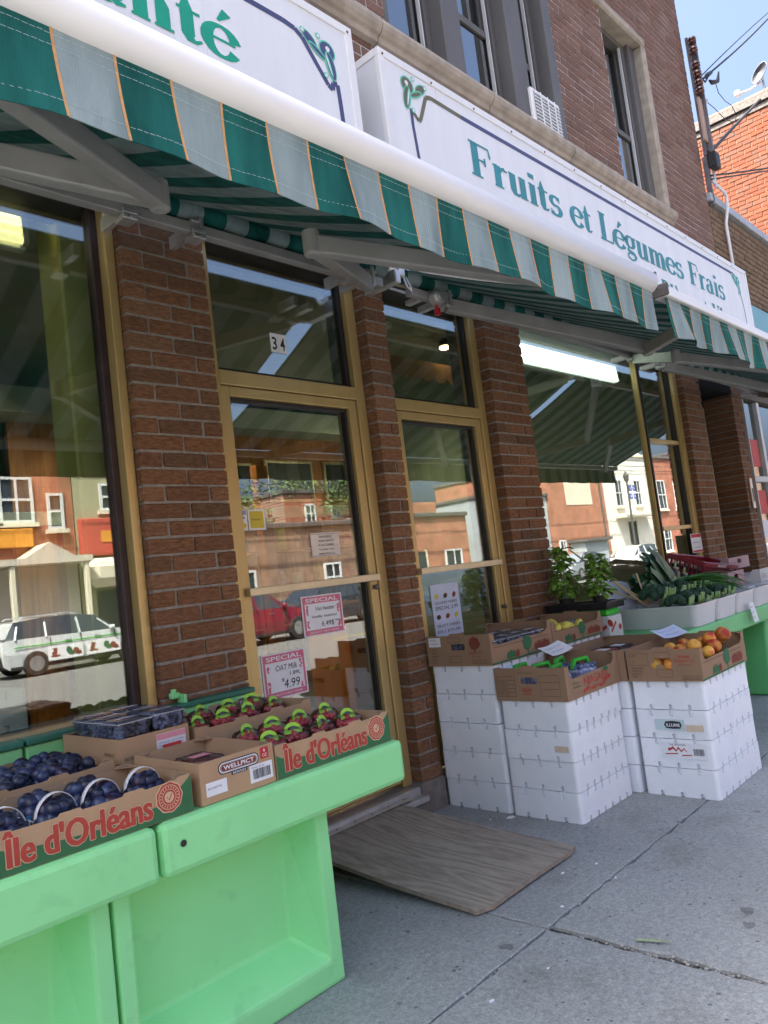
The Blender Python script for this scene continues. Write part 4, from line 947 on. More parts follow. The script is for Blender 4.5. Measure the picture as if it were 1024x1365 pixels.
def stand(x0, x1, bx0, bx1, label):
    s = empty('display_stand', ((x0+x1)/2, -.5, 0), label, 'display stand', 'green display stands')
    t = MB(); t.box(x0, x1, -.952, -.06, .58, .735); top = t.build('top', M['mint'], s, bevel=.02)
    # front panel with a deep moulded recess
    b = MB(); yf, yb = -.885, -.30; zt = .579
    o = [(bx0, 0), (bx1, 0), (bx1, zt), (bx0, zt)]
    a = [(bx0+.05, .085), (bx1-.055, .085), (bx1-.055, .56), (bx0+.05, .56)]
    i = [(bx0+.085, .165), (bx1-.135, .165), (bx1-.115, .545), (bx0+.075, .545)]
    O = [b.vert((x, yf, z)) for x, z in o]; A = [b.vert((x, yf, z)) for x, z in a]; I = [b.vert((x, yf+.12, z)) for x, z in i]
    for k in range(4):
        q = (k+1) % 4; b.face((O[k], O[q], A[q], A[k])); b.face((A[k], A[q], I[q], I[k]))
    b.face(I)
    B = [b.vert((x, yb, z)) for x, z in o]
    for k in range(4): q = (k+1) % 4; b.face((O[q], O[k], B[k], B[q]))
    b.face(B[::-1]); b.build('body', M['mint'], s, bevel=.016)
    t = MB(); t.box(x0, x1, -.055, .015, .70, .90); t.build('back_board', M['mint'], s, bevel=.008)
    t = MB(); t.box(x0, x1, -.07, .028, .9015, .925); t.build('back_ledge', M['mint_dark'], s, bevel=.006)
    t = MB(); t.lathe([(.010, -.956), (.0095, -.957), (.003, -.9575)], (x0+.065, 0, .665), 12, axis='y'); t.build('bolt_hole', M['black'], s)
    return s
stand(.02, 1.128, .02, 1.003, 'mint green moulded display stand at the left edge carrying plums and blueberries')
stand(1.138, 2.165, 1.013, 1.812, 'mint green moulded display stand beside the plywood ramp')
c = MB(); c.box(1.76, 1.80, -.03, -.001, .945, .97, b=.004); c.box(1.80, 1.815, -.06, -.0, .90, .96, b=.003); c.tube([(1.775, -.02, .97), (1.775, -.02, .985)], .012, 8); tag(c.build('clamp', M['mint']), 'small green painted clamp at the foot of the brick pier', 'clamp')
# right-hand table
s = empty('display_table', (6.2, -.5, 0), 'green display table on panel legs carrying the white vegetable tubs', 'table')
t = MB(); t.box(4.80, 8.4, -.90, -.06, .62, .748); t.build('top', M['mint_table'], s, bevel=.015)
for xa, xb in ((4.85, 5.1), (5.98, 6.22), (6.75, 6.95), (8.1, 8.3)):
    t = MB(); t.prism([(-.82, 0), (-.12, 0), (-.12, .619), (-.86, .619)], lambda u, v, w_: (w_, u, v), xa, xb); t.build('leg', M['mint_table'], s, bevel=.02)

# ---------------------------------------------------------------- cartons
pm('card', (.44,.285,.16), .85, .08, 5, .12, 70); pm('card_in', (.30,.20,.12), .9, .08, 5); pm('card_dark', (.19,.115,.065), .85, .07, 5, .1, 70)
pm('card_mid', (.29,.18,.105), .85, .07, 5, .1, 70); pm('print_brown', (.09,.05,.03), .85, .1, 5); pm('print_red', (.42,.055,.035), .8, .08, 20); pm('print_beige', (.62,.42,.27), .8, .06, 8)
pm('print_green', (.035,.14,.055), .8, .08, 8); pm('print_rust', (.20,.045,.025), .85, .1, 8); pm('tag_red', (.5,.03,.03), .7, .1, 5)
def panel(mb_poly, fr, th, mat, parent, name='panel', bev=0):
    mb = MB(); mb.prism(mb_poly, fr, 0, th); return mb.build(name, M[mat], parent)
def carton(x0, x1, y0, y1, z, h, label, name='fruit_carton', mat='card', top_long=None, hole_end=False, group=None, cat='carton', low=None):
    """open carton; long sides face the street (y0) and wall (y1), ends face x0 and x1"""
    r = empty(name, ((x0+x1)/2, (y0+y1)/2, z), label, cat, group)
    th = .005
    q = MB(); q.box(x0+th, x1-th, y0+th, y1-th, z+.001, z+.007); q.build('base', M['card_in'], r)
    Lx = x1-x0
    if top_long == 'tabs':
        pts = [(0, 0), (Lx, 0), (Lx, h), (Lx*.93, h), (Lx*.91, h*.94)]
        for t0, t1 in ((.62, .74), (.30, .42)): pts += [(Lx*t1, h*.93), (Lx*(t1-.015), h*1.0), (Lx*(t0+.015), h*1.0), (Lx*t0, h*.93)]
        pts += [(Lx*.09, h*.94), (Lx*.07, h), (0, h)]
    elif top_long == 'scoop':
        e = .055; pts = [(0, 0), (Lx, 0), (Lx, h), (Lx-.035, h), (Lx-.04, h*.78), (Lx-e-.012, h*.66), (e+.012, h*.60), (.045, h*.70), (.04, h), (0, h)]
    else: pts = [(0, 0), (Lx, 0), (Lx, h), (0, h)]
    panel(pts, lambda u, v, w_: (x0+u, y0+w_, z+v), th, mat, r, 'side_panel') if False else None
    mb = MB(); mb.prism(pts, lambda u, v, w_: (x0+u, y0+th-w_, z+v), 0, th); r_front = mb.build('side_panel', M[mat], r)
    mb = MB(); mb.prism(pts, lambda u, v, w_: (x0+u, y1-w_, z+v), 0, th); mb.build('side_panel', M[mat], r)
    W = y1-y0-2*th-.001; ya = y0+th+.0005
    ends = []
    for xe in (x0, x1-th):
        mb = MB()
        if hole_end:
            a, b_, c_, d_ = W/2-.05, W/2+.05, h*.52, h*.72
            for (p0, p1, q0, q1) in ((0, a, 0, h), (b_, W, 0, h), (a, b_, 0, c_), (a, b_, d_, h)): mb.box(xe, xe+th, ya+p0, ya+p1, z+q0, z+q1)
            mb.prism([(a-.01, h), (b_+.01, h), (b_-.006, h+.012), (a+.006, h+.012)], lambda u, v, w_: (xe+w_, ya+u, z+v), .0008, th-.0008)
        else: mb.box(xe, xe+th, ya, ya+W, z, z+h)
        ends.append(mb.build('end_panel', M[mat], r))
    for (xx, yy) in ((x0+th, y0+th), (x1-th-.05, y0+th), (x0+th, y1-th-.05), (x1-th-.05, y1-th-.05)):
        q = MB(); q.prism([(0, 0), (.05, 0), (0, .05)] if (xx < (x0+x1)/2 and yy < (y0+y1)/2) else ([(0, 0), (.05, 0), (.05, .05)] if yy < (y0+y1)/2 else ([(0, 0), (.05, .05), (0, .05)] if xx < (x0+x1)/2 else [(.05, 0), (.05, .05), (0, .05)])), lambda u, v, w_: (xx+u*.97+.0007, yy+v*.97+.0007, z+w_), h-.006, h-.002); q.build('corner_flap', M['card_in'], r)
    return r, r_front, ends
def tree_print(fr, u, v, s_, mat, par, w=.0016):
    mb = MB(); r2 = random.Random(int(u*1000))
    for k in range(11):
        a = 2*math.pi*k/11; rr = .36*s_; ell(mb, u+rr*math.cos(a)*.9, v+.62*s_+rr*.75*math.sin(a), s_*r2.uniform(.13, .2), s_*r2.uniform(.1, .17), r2.uniform(0, 90), fr, w+.0001*k, n=9)
    ell(mb, u, v+.62*s_, .3*s_, .25*s_, 0, fr, w+.0012)
    stroke(mb, [(u, v, .12*s_), (u, v+.4*s_, .07*s_), (u-.12*s_, v+.62*s_, .03*s_)], fr, w+.0004); mb.build('print', M[mat], par)
def blob_print(fr, u, v, s_, mat, par, n=4, w=.0016):
    mb = MB()
    for k in range(n): ell(mb, u+(k-n/2)*s_*.55, v+s_*(.32+.08*(k % 2)), s_*.36, s_*(.36+.1*(k % 2)), 0, fr, w+.0002*k, n=11); stroke(mb, [(u+(k-n/2)*s_*.55, v+s_*.6, .12*s_), (u+(k-n/2)*s_*.55+.1*s_, v+s_*.95, .02*s_)], fr, w+.0002*k)
    mb.build('print', M[mat], par)
def lines_print(fr, u, v, wd, ht, n, mat, par, w=.0016):
    mb = MB()
    for k in range(n+1): z_ = v+ht*k/n; stroke(mb, [(u, z_, .0016), (u+wd, z_, .0016)], fr, w)
    for uu in (u, u+wd): stroke(mb, [(uu, v, .0016), (uu, v+ht, .0016)], fr, w+.0003)
    mb.build('print', M[mat], par)
def orleans(x0, x1, y0, y1, z, h, label):
    r, f, e = carton(x0, x1, y0, y1, z, h, label, 'fruit_flat', 'card', 'tabs', group='cardboard fruit flats on the green stands')
    fr = yface(y0); Lx = x1-x0
    g = MB()   # green field: low band on the left rising in a curve to the right end
    pts = [(x0+.001, z+.001), (x1-.001, z+.001), (x1-.001, z+h*.995)]
    for k in range(11):
        t = k/10; u = x1 - Lx*(.16*t**1.0) - .004; pts.append((u, z+h*(.96-.52*t**.8)))
    pts += [(x0+Lx*.62, z+h*.30), (x0+Lx*.33, z+h*.38), (x0+Lx*.10, z+h*.50), (x0+Lx*.03, z+h*.62), (x0+.001, z+h*.72)]
    g.poly([fr(u, v, .0006) for u, v in pts]); g.build('print', M['print_green'], f)
    a, b = x0+Lx*.055, x0+Lx*.765
    for m_, ww, offs in (('print_beige', .0012, ((-.0046, 0), (.0046, 0), (0, .0026), (0, -.0026), (-.0034, .002), (.0034, .002), (-.0034, -.002), (.0034, -.002))), ('print_red', .0024, ((-.0024, 0), (-.0008, .0003), (.0008, -.0003), (.0024, 0)))):
        mb = MB(); vs_, fs = text_polys('\u00cele d\'Orl\u00e9ans', .012); xs1 = [p[0] for p in vs_]; A_, B_ = min(xs1), max(xs1)
        for k, (du, dv) in enumerate(offs):
            base = len(mb.v)
            for x_, y_ in vs_: mb.vert(fr(a + (x_-A_)*(b-a)/(B_-A_) + du, z+h*.17 + y_*h*.66/.73 + dv, ww+.0001*k))
            for ff in fs: mb.face([q_+base for q_ in ff])
        mb.build('lettering', M[m_], f)
    q = MB(); cx, cz = x0+Lx*.865, z+h*.56; R0 = h*.36
    q.poly([fr(cx+R0*(1.12+.03*math.cos(9*a_))*math.cos(a_), cz+R0*(1.12+.03*math.cos(9*a_))*math.sin(a_), .0011) for a_ in [2*math.pi*k/54 for k in range(54)]], 0)
    q.poly([fr(cx+R0*(1.03+.03*math.cos(9*a_))*math.cos(a_), cz+R0*(1.03+.03*math.cos(9*a_))*math.sin(a_), .0015) for a_ in [2*math.pi*k/54 for k in range(54)]], 1)
    for rr, wd in ((.86, .0022), (.56, .0018)):
        for k in range(28):
            a0, a1 = 2*math.pi*k/28, 2*math.pi*(k+1)/28; stroke(q, [(cx+R0*rr*math.cos(a0), cz+R0*rr*math.sin(a0), wd), (cx+R0*rr*math.cos(a1), cz+R0*rr*math.sin(a1), wd)], fr, .0018+.0001*(k % 2), 0)
    for k in range(20):
        a0 = 2*math.pi*k/20; stroke(q, [(cx+R0*.64*math.cos(a0), cz+R0*.64*math.sin(a0), .0028), (cx+R0*.79*math.cos(a0), cz+R0*.79*math.sin(a0), .0028)], fr, .0020, 0)
    stroke(q, [(cx-R0*.25, cz+.02*h, .002), (cx-R0*.05, cz-R0*.25, .003), (cx+R0*.3, cz+R0*.3, .002)], fr, .0021, 0); ell(q, cx, cz, R0*.40, R0*.40, 0, fr, .00175, 0); stroke(q, [(cx-R0*.2, cz+.02*h, .003), (cx-R0*.02, cz-R0*.2, .004), (cx+R0*.22, cz+R0*.25, .003)], fr, .0024, 1)
    q.build('seal', [M['print_beige'], M['print_red']], f)
    return r
ZT = .737
orleans(.695, 1.262, -.93, -.555, ZT, .108, 'cardboard flat printed \u00cele d\'Orl\u00e9ans holding plum baskets with white handles')
orleans(1.580, 2.128, -.93, -.555, ZT, .110, 'cardboard flat printed \u00cele d\'Orl\u00e9ans holding red fruit bags, at the stand\'s end')
carton(.66, 1.235, -.52, -.085, ZT, .125, 'plain cardboard flat of loose dark plums behind the front plum flat', 'fruit_flat', 'card', 'tabs', group='cardboard fruit flats on the green stands')
carton(1.56, 2.10, -.52, -.085, ZT, .155, 'rear cardboard flat of red fruit bags against the door', 'fruit_flat', 'card', 'tabs', group='cardboard fruit flats on the green stands')
rB, fB, eB = carton(1.268, 1.535, -.50, -.07, ZT, .178, 'cardboard carton marked BLUEBERRIES with clear berry punnets on top', 'berry_carton', 'card', None)
fr = yface(-.50); letter('BLUEBERRIES', fr, 1.283, 1.36, ZT+.105, .012, .0008, M['print_brown'], fB)
q = MB(); q.box(1.405, 1.52, -.5015, -.5002, ZT+.10, ZT+.165); st = q.build('sticker', M['paper'], fB); q = MB(); q.box(1.405, 1.52, -.5022, -.5016, ZT+.145, ZT+.164); q.build('print', M['paper_pink'], st)
for k in range(3): letter('Ontario 12 x 1 pt', yface(-.5016), 1.41, 1.51, ZT+.11+.011*k, .006, .0004, M['ink_blue'], st)
letter('PRODUCE', xface(1.268), .39, .46, ZT+.12, .012, .0008, M['print_brown'], eB[0]); letter('CANADA', xface(1.268), .39, .45, ZT+.10, .010, .0008, M['print_brown'], eB[0])
rW, fW, eW = carton(1.292, 1.572, -.93, -.545, ZT, .125, 'cardboard carton with WELLPICT badge and barcode label between the two printed flats', 'berry_carton', 'card', None)
fr = yface(-.93)
def pill(mb, cx, cz, L_, h_, fr, w, mi):
    pts = [(cx+L_/2*0+ (L_/2-h_/2)*s_ + h_/2*math.cos(a_), cz+h_/2*math.sin(a_)) for s_, rng in ((1, range(-90, 91, 18)), (-1, range(90, 271, 18))) for a_ in [rad(k) for k in rng]]
    mb.poly([fr(u, v, w) for u, v in pts], mi)
q = MB(); pill(q, 1.435, ZT+.092, .155, .038, fr, .0006, 0); pill(q, 1.435, ZT+.092, .147, .031, fr, .001, 1); pill(q, 1.435, ZT+.092, .140, .025, fr, .0014, 0); pill(q, 1.435, ZT+.092, .136, .022, fr, .0018, 1); q.build('badge', [M['ink'], M['paper']], fW)
q = MB(); pill(q, 1.435, ZT+.092, .134, .0205, fr, .0020, 0); q.build('badge', [M['print_rust']], fW)
letter('WELLPICT', fr, 1.377, 1.493, ZT+.086, .013, .0024, M['paper'], fW, bold=.02); q = MB(); q.box(1.405, 1.465, -.9315, -.9305, ZT+.064, ZT+.0745); q.build('print', M['ink'], fW); letter('BERRIES', fr, 1.410, 1.460, ZT+.066, .007, .0018, M['paper'], fW)
q = MB(); q.box(1.31, 1.385, -.9315, -.9303, ZT+.022, ZT+.062); st = q.build('sticker', M['paper'], fW); letter('BUCHETTA', yface(-.9315), 1.315, 1.365, ZT+.042, .006, .0006, M['ink'], st)
q = MB(); q.box(1.473, 1.562, -.9315, -.9303, ZT+.018, ZT+.072); st = q.build('sticker', M['paper'], fW); q = MB(); x = 1.485
while x < 1.552: wq = rnd.choice((.001, .0018, .003)); q.poly([(x, -.9321, ZT+.028), (x+wq, -.9321, ZT+.028), (x+wq, -.9321, ZT+.058), (x, -.9321, ZT+.058)]); x += wq+rnd.choice((.0012, .002))
q.build('barcode', M['ink'], st); letter('PRODUCT OF USA', yface(-.9315), 1.48, 1.53, ZT+.062, .005, .0006, M['ink'], st)
q = MB(); q.box(1.52, 1.552, -.9314, -.9303, ZT+.083, ZT+.118); st = q.build('print', M['tag_red'], fW); letter('1', yface(-.9314), 1.533, 1.538, ZT+.104, .009, .0006, M['paper'], st); letter('OZ', yface(-.9314), 1.527, 1.545, ZT+.089, .010, .0006, M['paper'], st)
q = MB(); q.box(1.40, 1.47, -.552, -.5465, ZT+.126, ZT+.135); q.build('tab', M['tag_red'], rW)

# ---------------------------------------------------------------- fruit
def plummat(name, c1, c2, rough, lo=.4, hi=.65, coat=.0):
    m = pm(name, c1, rough, .1, 22, .05, 60, col2=c2, objrand=.25, coat=coat); r = m.node_tree.nodes['Color Ramp'].color_ramp; r.elements[0].position = lo; r.elements[1].position = hi; return m
plummat('plum', (.007,.009,.022), (.045,.065,.15), .42); plummat('plum_red', (.022,.008,.022), (.04,.055,.13), .4)
plummat('peach', (.62,.26,.035), (.40,.02,.018), .6, .42, .60); plummat('peach_yellow', (.68,.36,.05), (.50,.06,.03), .6, .5, .72); plummat('pear', (.52,.46,.06), (.60,.52,.10), .5)
plummat('blueberry', (.035,.05,.12), (.20,.25,.42), .38); plummat('cherry', (.36,.01,.018), (.52,.04,.04), .2, coat=.3); plummat('strawberry', (.25,.008,.012), (.35,.03,.025), .35)
def fruit_mesh(name, r, mat, kind):
    mb = MB()
    def fn(d):
        c = math.atan2(d.y, d.x); v = 1.0
        if kind == 'plum': v = 1 + .04*d.z - .05*math.exp(-((c)**2)*18)*(1-abs(d.z)) - .12*max(0, d.z-.9)*6
        if kind == 'peach': v = 1 - .06*math.exp(-(c**2)*14) - .16*max(0, d.z-.86)*6
        if kind == 'pear': v = 1 + (.45*max(0, d.z)**2)
        return v
    sc3 = {'plum': (1, 1, 1.18), 'peach': (1, 1, .93), 'pear': (.9, .9, 1.1)}.get(kind, (1, 1, 1))
    mb.ball((0, 0, 0), r, 18, 12, sc3, fn=fn)
    if kind in ('peach', 'pear', 'plum'): mb.tube([(0, 0, r*sc3[2]*.75), (.001, 0, r*sc3[2]*(1.05 if kind != 'pear' else 1.65))], .0016, 5)
    return mb.mesh(name, M[mat], True)
PL = [fruit_mesh('plum', .0205, 'plum', 'plum'), fruit_mesh('plum', .0215, 'plum_red', 'plum')]
def heap(x0, x1, y0, y1, z, n, meshes, name, label, cat, group, dz=.035, s0=.9, s1=1.08, sep=.042):
    pts = []; t = 0
    while len(pts) < n and t < n*60:
        t += 1; p = (rnd.uniform(x0, x1), rnd.uniform(y0, y1)); lay = 0
        near = [q for q in pts if math.hypot(q[0]-p[0], q[1]-p[1]) < sep]
        if near:
            lay = max(q[2] for q in near) + 1
            if lay > 1 or len(near) < 2: continue
        pts.append((p[0], p[1], lay))
    for i, (x, y, l_) in enumerate(pts):
        o = shared(name, meshes[0 if rnd.random() < .75 else -1], (x, y, z + l_*dz + rnd.uniform(-.003, .004)), rot=(rnd.uniform(0, 3), rnd.uniform(0, 3), rnd.uniform(0, 6)), scale=rnd.uniform(s0, s1))
        tag(o, label, cat, group)
heap(.69, 1.21, -.49, -.115, ZT+.092, 165, PL, 'plum', 'loose dark blue plum heaped in the rear plum flat', 'plum', 'plums in the rear flat', dz=.026, sep=.034, s0=.86, s1=1.12)
pm('basket_paper', (.60,.64,.70), .6, .08, 8); pm('basket_blue', (.10,.30,.55), .6, .1, 8)
for i, (bx, by) in enumerate(((.775, -.80), (.915, -.80), (1.045, -.80), (1.175, -.80), (.775, -.66), (.915, -.66), (1.05, -.66))):
    b = empty('plum_basket', (bx, by, ZT+.01), '%s white-handled paper basket of plums in the %s row of the front flat' % (('leftmost', 'second', 'third', 'rightmost')[i % 4] if i < 4 else ('leftmost', 'middle', 'rightmost')[i-4], 'near' if i < 4 else 'far'), 'basket', 'plum baskets')
    q = MB(); hx, hy = .058, .058
    O = [q.vert((bx+sx*hx*k, by+sy*hy*k, zz)) for k, zz in ((.8, ZT+.009), (1.0, ZT+.075)) for sx, sy in ((-1,-1),(1,-1),(1,1),(-1,1))]
    for k in range(4): q.face((O[k], O[(k+1) % 4], O[4+(k+1) % 4], O[4+k]), 0 if k % 2 else 1)
    q.face(O[3::-1]); q.build('punnet', [M['basket_paper'], M['basket_blue']], b, solid=.002)
    if i < 4:
        q = MB(); n = 14; prev = None
        for k in range(n+1):
            a = math.pi*k/n; x, z_ = bx - .058*math.cos(a), ZT+.070 + .068*math.sin(a)
            cur = [q.vert((x, by+.0-.009, z_)), q.vert((x, by+.009, z_))]
            if prev: q.face((prev[0], cur[0], cur[1], prev[1]))
            prev = cur
        q.build('handle', M['white'], b, solid=.002, smooth=True)
    for k in range(15):
        lay = 0 if k < 8 else 1; a = k*.7854+.2 if lay == 0 else k*1.03
        px, py = (bx + .043*math.cos(a)+rnd.uniform(-.004, .004), by + .043*math.sin(a)+rnd.uniform(-.004, .004)) if lay == 0 else (bx+(.026 if k < 14 else 0)*math.cos(a), by+(.026 if k < 14 else 0)*math.sin(a))
        if i < 4 and lay == 1 and rnd.random() < .2: continue
        o = shared('plum', PL[0 if rnd.random() < .8 else 1], (px, py, ZT+.074+lay*.026+rnd.uniform(-.004, .006)), rot=(rnd.uniform(0, 3), rnd.uniform(0, 3), 0), scale=rnd.uniform(.85, 1.12)); tag(o, 'dark blue plum in a paper basket of the front flat', 'plum', 'plums in the front flat baskets')
# blueberry punnets
clearplastic('clear', dif=.035, fres=.22); clearplastic('clear_rim', dif=.45, fres=.3); clearplastic('clear_film', dif=.02, fres=.2); pm('film_label', (.16,.17,.34), .35, .3, 45, col2=(.62,.64,.72))
def punnet(x, y, z, label, hx=.062, hy=.052, h=.060, fill='blueberry', berry=.0088, n=120, rot=0., group=None, lab='film_label'):
    r = empty('punnet', (x, y, z), label, 'punnet', group); Rm = Matrix.Translation((x, y, z)) @ Matrix.Rotation(rot, 4, 'Z')
    q = MB(); q.M = Rm; O = [q.vert((sx*hx*k, sy*hy*k, zz)) for k, zz in ((.86, .0), (1.0, h)) for sx, sy in ((-1,-1),(1,-1),(1,1),(-1,1))]
    for k in range(4): q.face((O[k], O[(k+1) % 4], O[4+(k+1) % 4], O[4+k]))
    q.face(O[3::-1]); q.build('tray', M['clear'], r)
    q = MB(); q.M = Rm; a_, c_ = hx*1.06, hy*1.06
    for bx_ in ((-a_, a_, -c_, -c_+.006), (-a_, a_, c_-.006, c_), (-a_, -a_+.006, -c_+.0061, c_-.0061), (a_-.006, a_, -c_+.0061, c_-.0061)): q.box(bx_[0], bx_[1], bx_[2], bx_[3], h+.0005, h+.0035)
    q.build('rim', M['clear_rim'], r)
    q = MB(); q.M = Rm; O = [q.vert((sx*hx*k, sy*hy*k, zz)) for k, zz in ((.97, h+.002), (.88, h+.012)) for sx, sy in ((-1,-1),(1,-1),(1,1),(-1,1))]
    for k in range(4): q.face((O[k], O[(k+1) % 4], O[4+(k+1) % 4], O[4+k]))
    q.face(O[4:]); lid = q.build('lid', M['clear'], r)
    q = MB(); q.M = Rm; q.box(-hx*.62, hx*.62, -hy*.30, hy*.30, h+.0135, h+.0142); q.build('label', M[lab], lid)
    q = MB(); q.M = Rm
    for k in range(n):
        zz = rnd.uniform(berry, h-berry*.3); kk = .86+.14*zz/h
        if rnd.random() < .58:
            if rnd.random() < .5: px, py = rnd.choice((-1, 1))*(hx*kk-berry*1.15), rnd.uniform(-hy, hy)*kk*.86
            else: px, py = rnd.uniform(-hx, hx)*kk*.88, rnd.choice((-1, 1))*(hy*kk-berry*1.15)
        else: px, py, zz = rnd.uniform(-hx, hx)*.86, rnd.uniform(-hy, hy)*.86, h-berry*.6
        q.ball((px, py, zz), berry*rnd.uniform(.88, 1.12), 8, 5)
    q.build('berries', M[fill], r, smooth=True)['kind'] = 'stuff'
    return r
for i, (x, y, z, ro) in enumerate(((1.335, -.435, ZT+.165, .05), (1.470, -.435, ZT+.168, -.04), (1.335, -.315, ZT+.166, .1), (1.468, -.318, ZT+.168, .02), (1.33, -.2, ZT+.167, -.08), (1.465, -.2, ZT+.169, .06))):
    punnet(x, y, z, ('near left', 'near right', 'middle left', 'middle right', 'far left', 'far right')[i] + ' clear punnet of blueberries on the BLUEBERRIES carton', rot=ro, group='blueberry punnets', n=190)
for i, (x, y) in enumerate(((1.36, -.80), (1.48, -.64), (1.36, -.64))):
    punnet(x, y, ZT+.012, ('front', 'right', 'back left')[i] + ' clear punnet of strawberries inside the WELLPICT carton', .055, .075, .06, 'strawberry', .013, 60, group='strawberry punnets', lab='paper_pink')
# red fruit bags with green handles
pm('handle_green', (.34,.70,.03), .4, .06, 10)
bag0 = None
def fruit_bag(x, y, z, rot, label, group):
    r = empty('fruit_bag', (x, y, z), label, 'fruit bag', group); Rm = Matrix.Translation((x, y, z)) @ Matrix.Rotation(rot, 4, 'Z')
    q = MB(); q.M = Rm
    for k in range(26): a = rnd.uniform(0, 6.28); rr = rnd.uniform(0, .05); q.ball((rr*math.cos(a), rr*.75*math.sin(a), .012+rnd.uniform(0, .034)*(1-rr/.075)), .0125, 9, 6)
    q.build('fruit', M['cherry'], r, smooth=True)
    q = MB(); q.M = Rm; q.ball((0, 0, .024), .062, 14, 9, (1, .78, .56), fn=lambda d: 1+.05*math.sin(9*d.x)+.05*math.cos(11*d.y)); q.build('film', M['clear_film'], r, smooth=True)
    q = MB(); q.M = Rm @ Matrix.Translation((0, -.018, .008)) @ Matrix.Rotation(-.3, 4, 'X'); n = 12; prev = None
    for k in range(n+1):
        a = math.pi*k/n; c, s_ = math.cos(a), math.sin(a); cur = [q.vert((.032*c, .0, .044+.026*s_)), q.vert((.020*c, .0, .044+.013*s_))]
        if prev: q.face((prev[0], prev[1], cur[1], cur[0]))
        prev = cur
    q.box(-.034, .034, -.0005, .0005, .032, .0435); q.build('handle', M['handle_green'], r, solid=.0016)
    q = MB(); q.M = Rm @ Matrix.Translation((.012, .01, .056)) @ Matrix.Rotation(-.9, 4, 'X'); q.box(-.018, .018, -.0004, .0004, -.010, .010); q.build('tag_label', M['paper_blue'], r)
    return r
pos = ['first', 'second', 'third', 'fourth', 'fifth']
for i in range(4): fruit_bag(1.655+.125*i, -.80+rnd.uniform(-.02, .02), ZT+.062, rnd.uniform(-.4, .4), pos[i]+' red fruit bag from the left in the near row of the end flat', 'red fruit bags in the end flat')
for i in range(4): fruit_bag(1.665+.125*i, -.66+rnd.uniform(-.01, .01), ZT+.078, rnd.uniform(-.4, .4), pos[i]+' red fruit bag from the left in the far row of the end flat', 'red fruit bags in the end flat')
for i in range(4): fruit_bag(1.64+.125*i, -.38+rnd.uniform(-.01, .01), ZT+.105, rnd.uniform(-.4, .4), pos[i]+' red fruit bag from the left in the near row of the rear flat', 'red fruit bags in the rear flat')
for i in range(4): fruit_bag(1.64+.125*i, -.23+rnd.uniform(-.01, .01), ZT+.115, rnd.uniform(-.4, .4), pos[i]+' red fruit bag from the left in the far row of the rear flat', 'red fruit bags in the rear flat')
# ---------------------------------------------------------------- polystyrene box stacks
pm('foam', (.80,.845,.88), .75, .05, 5, .5, 160, spec=.3, sub=0, objrand=.04, col2=(.86,.88,.90), detail=8); pm('foam_stain', (.62,.50,.38), .85, .1, 20)
def foam_mesh(hx, hy, h):
    """one lidded box: core plus four ribbed sides with notches cut into their top and bottom edges"""
    mb = MB(); t = .020; mb.box(-hx+t, hx-t, -hy+t, hy-t, .0, h)
    def side(L_, nn, fr, trim):
        a, b = -L_+.04, L_-.04; z0, z1 = .0012, h-.0012; nw, nh = .0095, .032
        cs = [a + (b-a)*(k+.5)/nn + rnd.uniform(-.006, .006) for k in range(nn)]
        pts = [(a, z0)]
        for c in cs: pts += [(c-nw, z0), (c-nw, z0+nh*.8), (c+nw, z0+nh*.8), (c+nw, z0)]
        pts += [(b, z0), (b, h*.52), (b-.0015, h*.525), (b, h*.53), (b, z1)]
        for c in cs[::-1]: pts += [(c+nw, z1), (c+nw, z1-nh), (c-nw, z1-nh), (c-nw, z1)]
        pts += [(a, z1)]
        mb.prism(pts, fr, 0, t)
    rc = .022
    for sx, sy in ((1, 1), (-1, 1), (-1, -1), (1, -1)):
        a0 = {(1, 1): 0, (-1, 1): 90, (-1, -1): 180, (1, -1): 270}[(sx, sy)]
        arc_ = [(sx*(hx-rc)+rc*math.cos(rad(a0+18*j)), sy*(hy-rc)+rc*math.sin(rad(a0+18*j))) for j in range(6)]
        pa, pb = (sx*hx, sy*(hy-.04)), (sx*(hx-.04), sy*hy)
        pts = ([pa] + arc_ + [pb] if a0 in (0, 180) else [pb] + arc_ + [pa]) + [(sx*(hx-.04), sy*(hy-.04))]
        mb.prism(pts, lambda u, v, w_: (u, v, w_), .0012, h-.0012)
    side(hx, 6, lambda u, v, w_: (u, -hy+t-w_, v), 0); side(hx, 6, lambda u, v, w_: (-u, hy-t+w_, v), 0)
    side(hy, 3, lambda u, v, w_: (-hx+t-w_, -u, v), t+.0006); side(hy, 3, lambda u, v, w_: (hx-t+w_, u, v), t+.0006)
    return mb.mesh('foam_box', M['foam'])
_fm = {}
def foam_stack(x0, x1, y0, y1, n, H, where):
    hx, hy, h = (x1-x0)/2, (y1-y0)/2, H/n; out = []
    for k in range(n):
        key = (round(hx, 3), round(hy, 3), round(h, 3), k % 2)
        if key not in _fm: _fm[key] = foam_mesh(hx-.004, hy-.004, h-.0012)
        o = shared('foam_box', _fm[key], ((x0+x1)/2+rnd.uniform(-.006, .006), (y0+y1)/2+rnd.uniform(-.006, .006), k*h+.0006), rot=(0, 0, rnd.uniform(-.010, .010)))
        md = o.modifiers.new('b', 'BEVEL'); md.width = .0035; md.segments = 2; md.limit_method = 'ANGLE'; md.angle_limit = rad(50)
        w_ = 'topmost' if k == n-1 else ('lowest' if k == 0 else ('second', 'third', 'fourth')[k-1] + ' from the ground')
        tag(o, 'white polystyrene box, %s in the %s' % (w_, where), 'foam box', 'stacked polystyrene boxes'); out.append(o)
    return out
fL = foam_stack(3.462, 4.085, -.468, -.02, 5, .798, 'tall stack against the brick pier')
fL2 = foam_stack(4.095, 4.72, -.468, -.02, 5, .800, 'stack behind, under the pears')
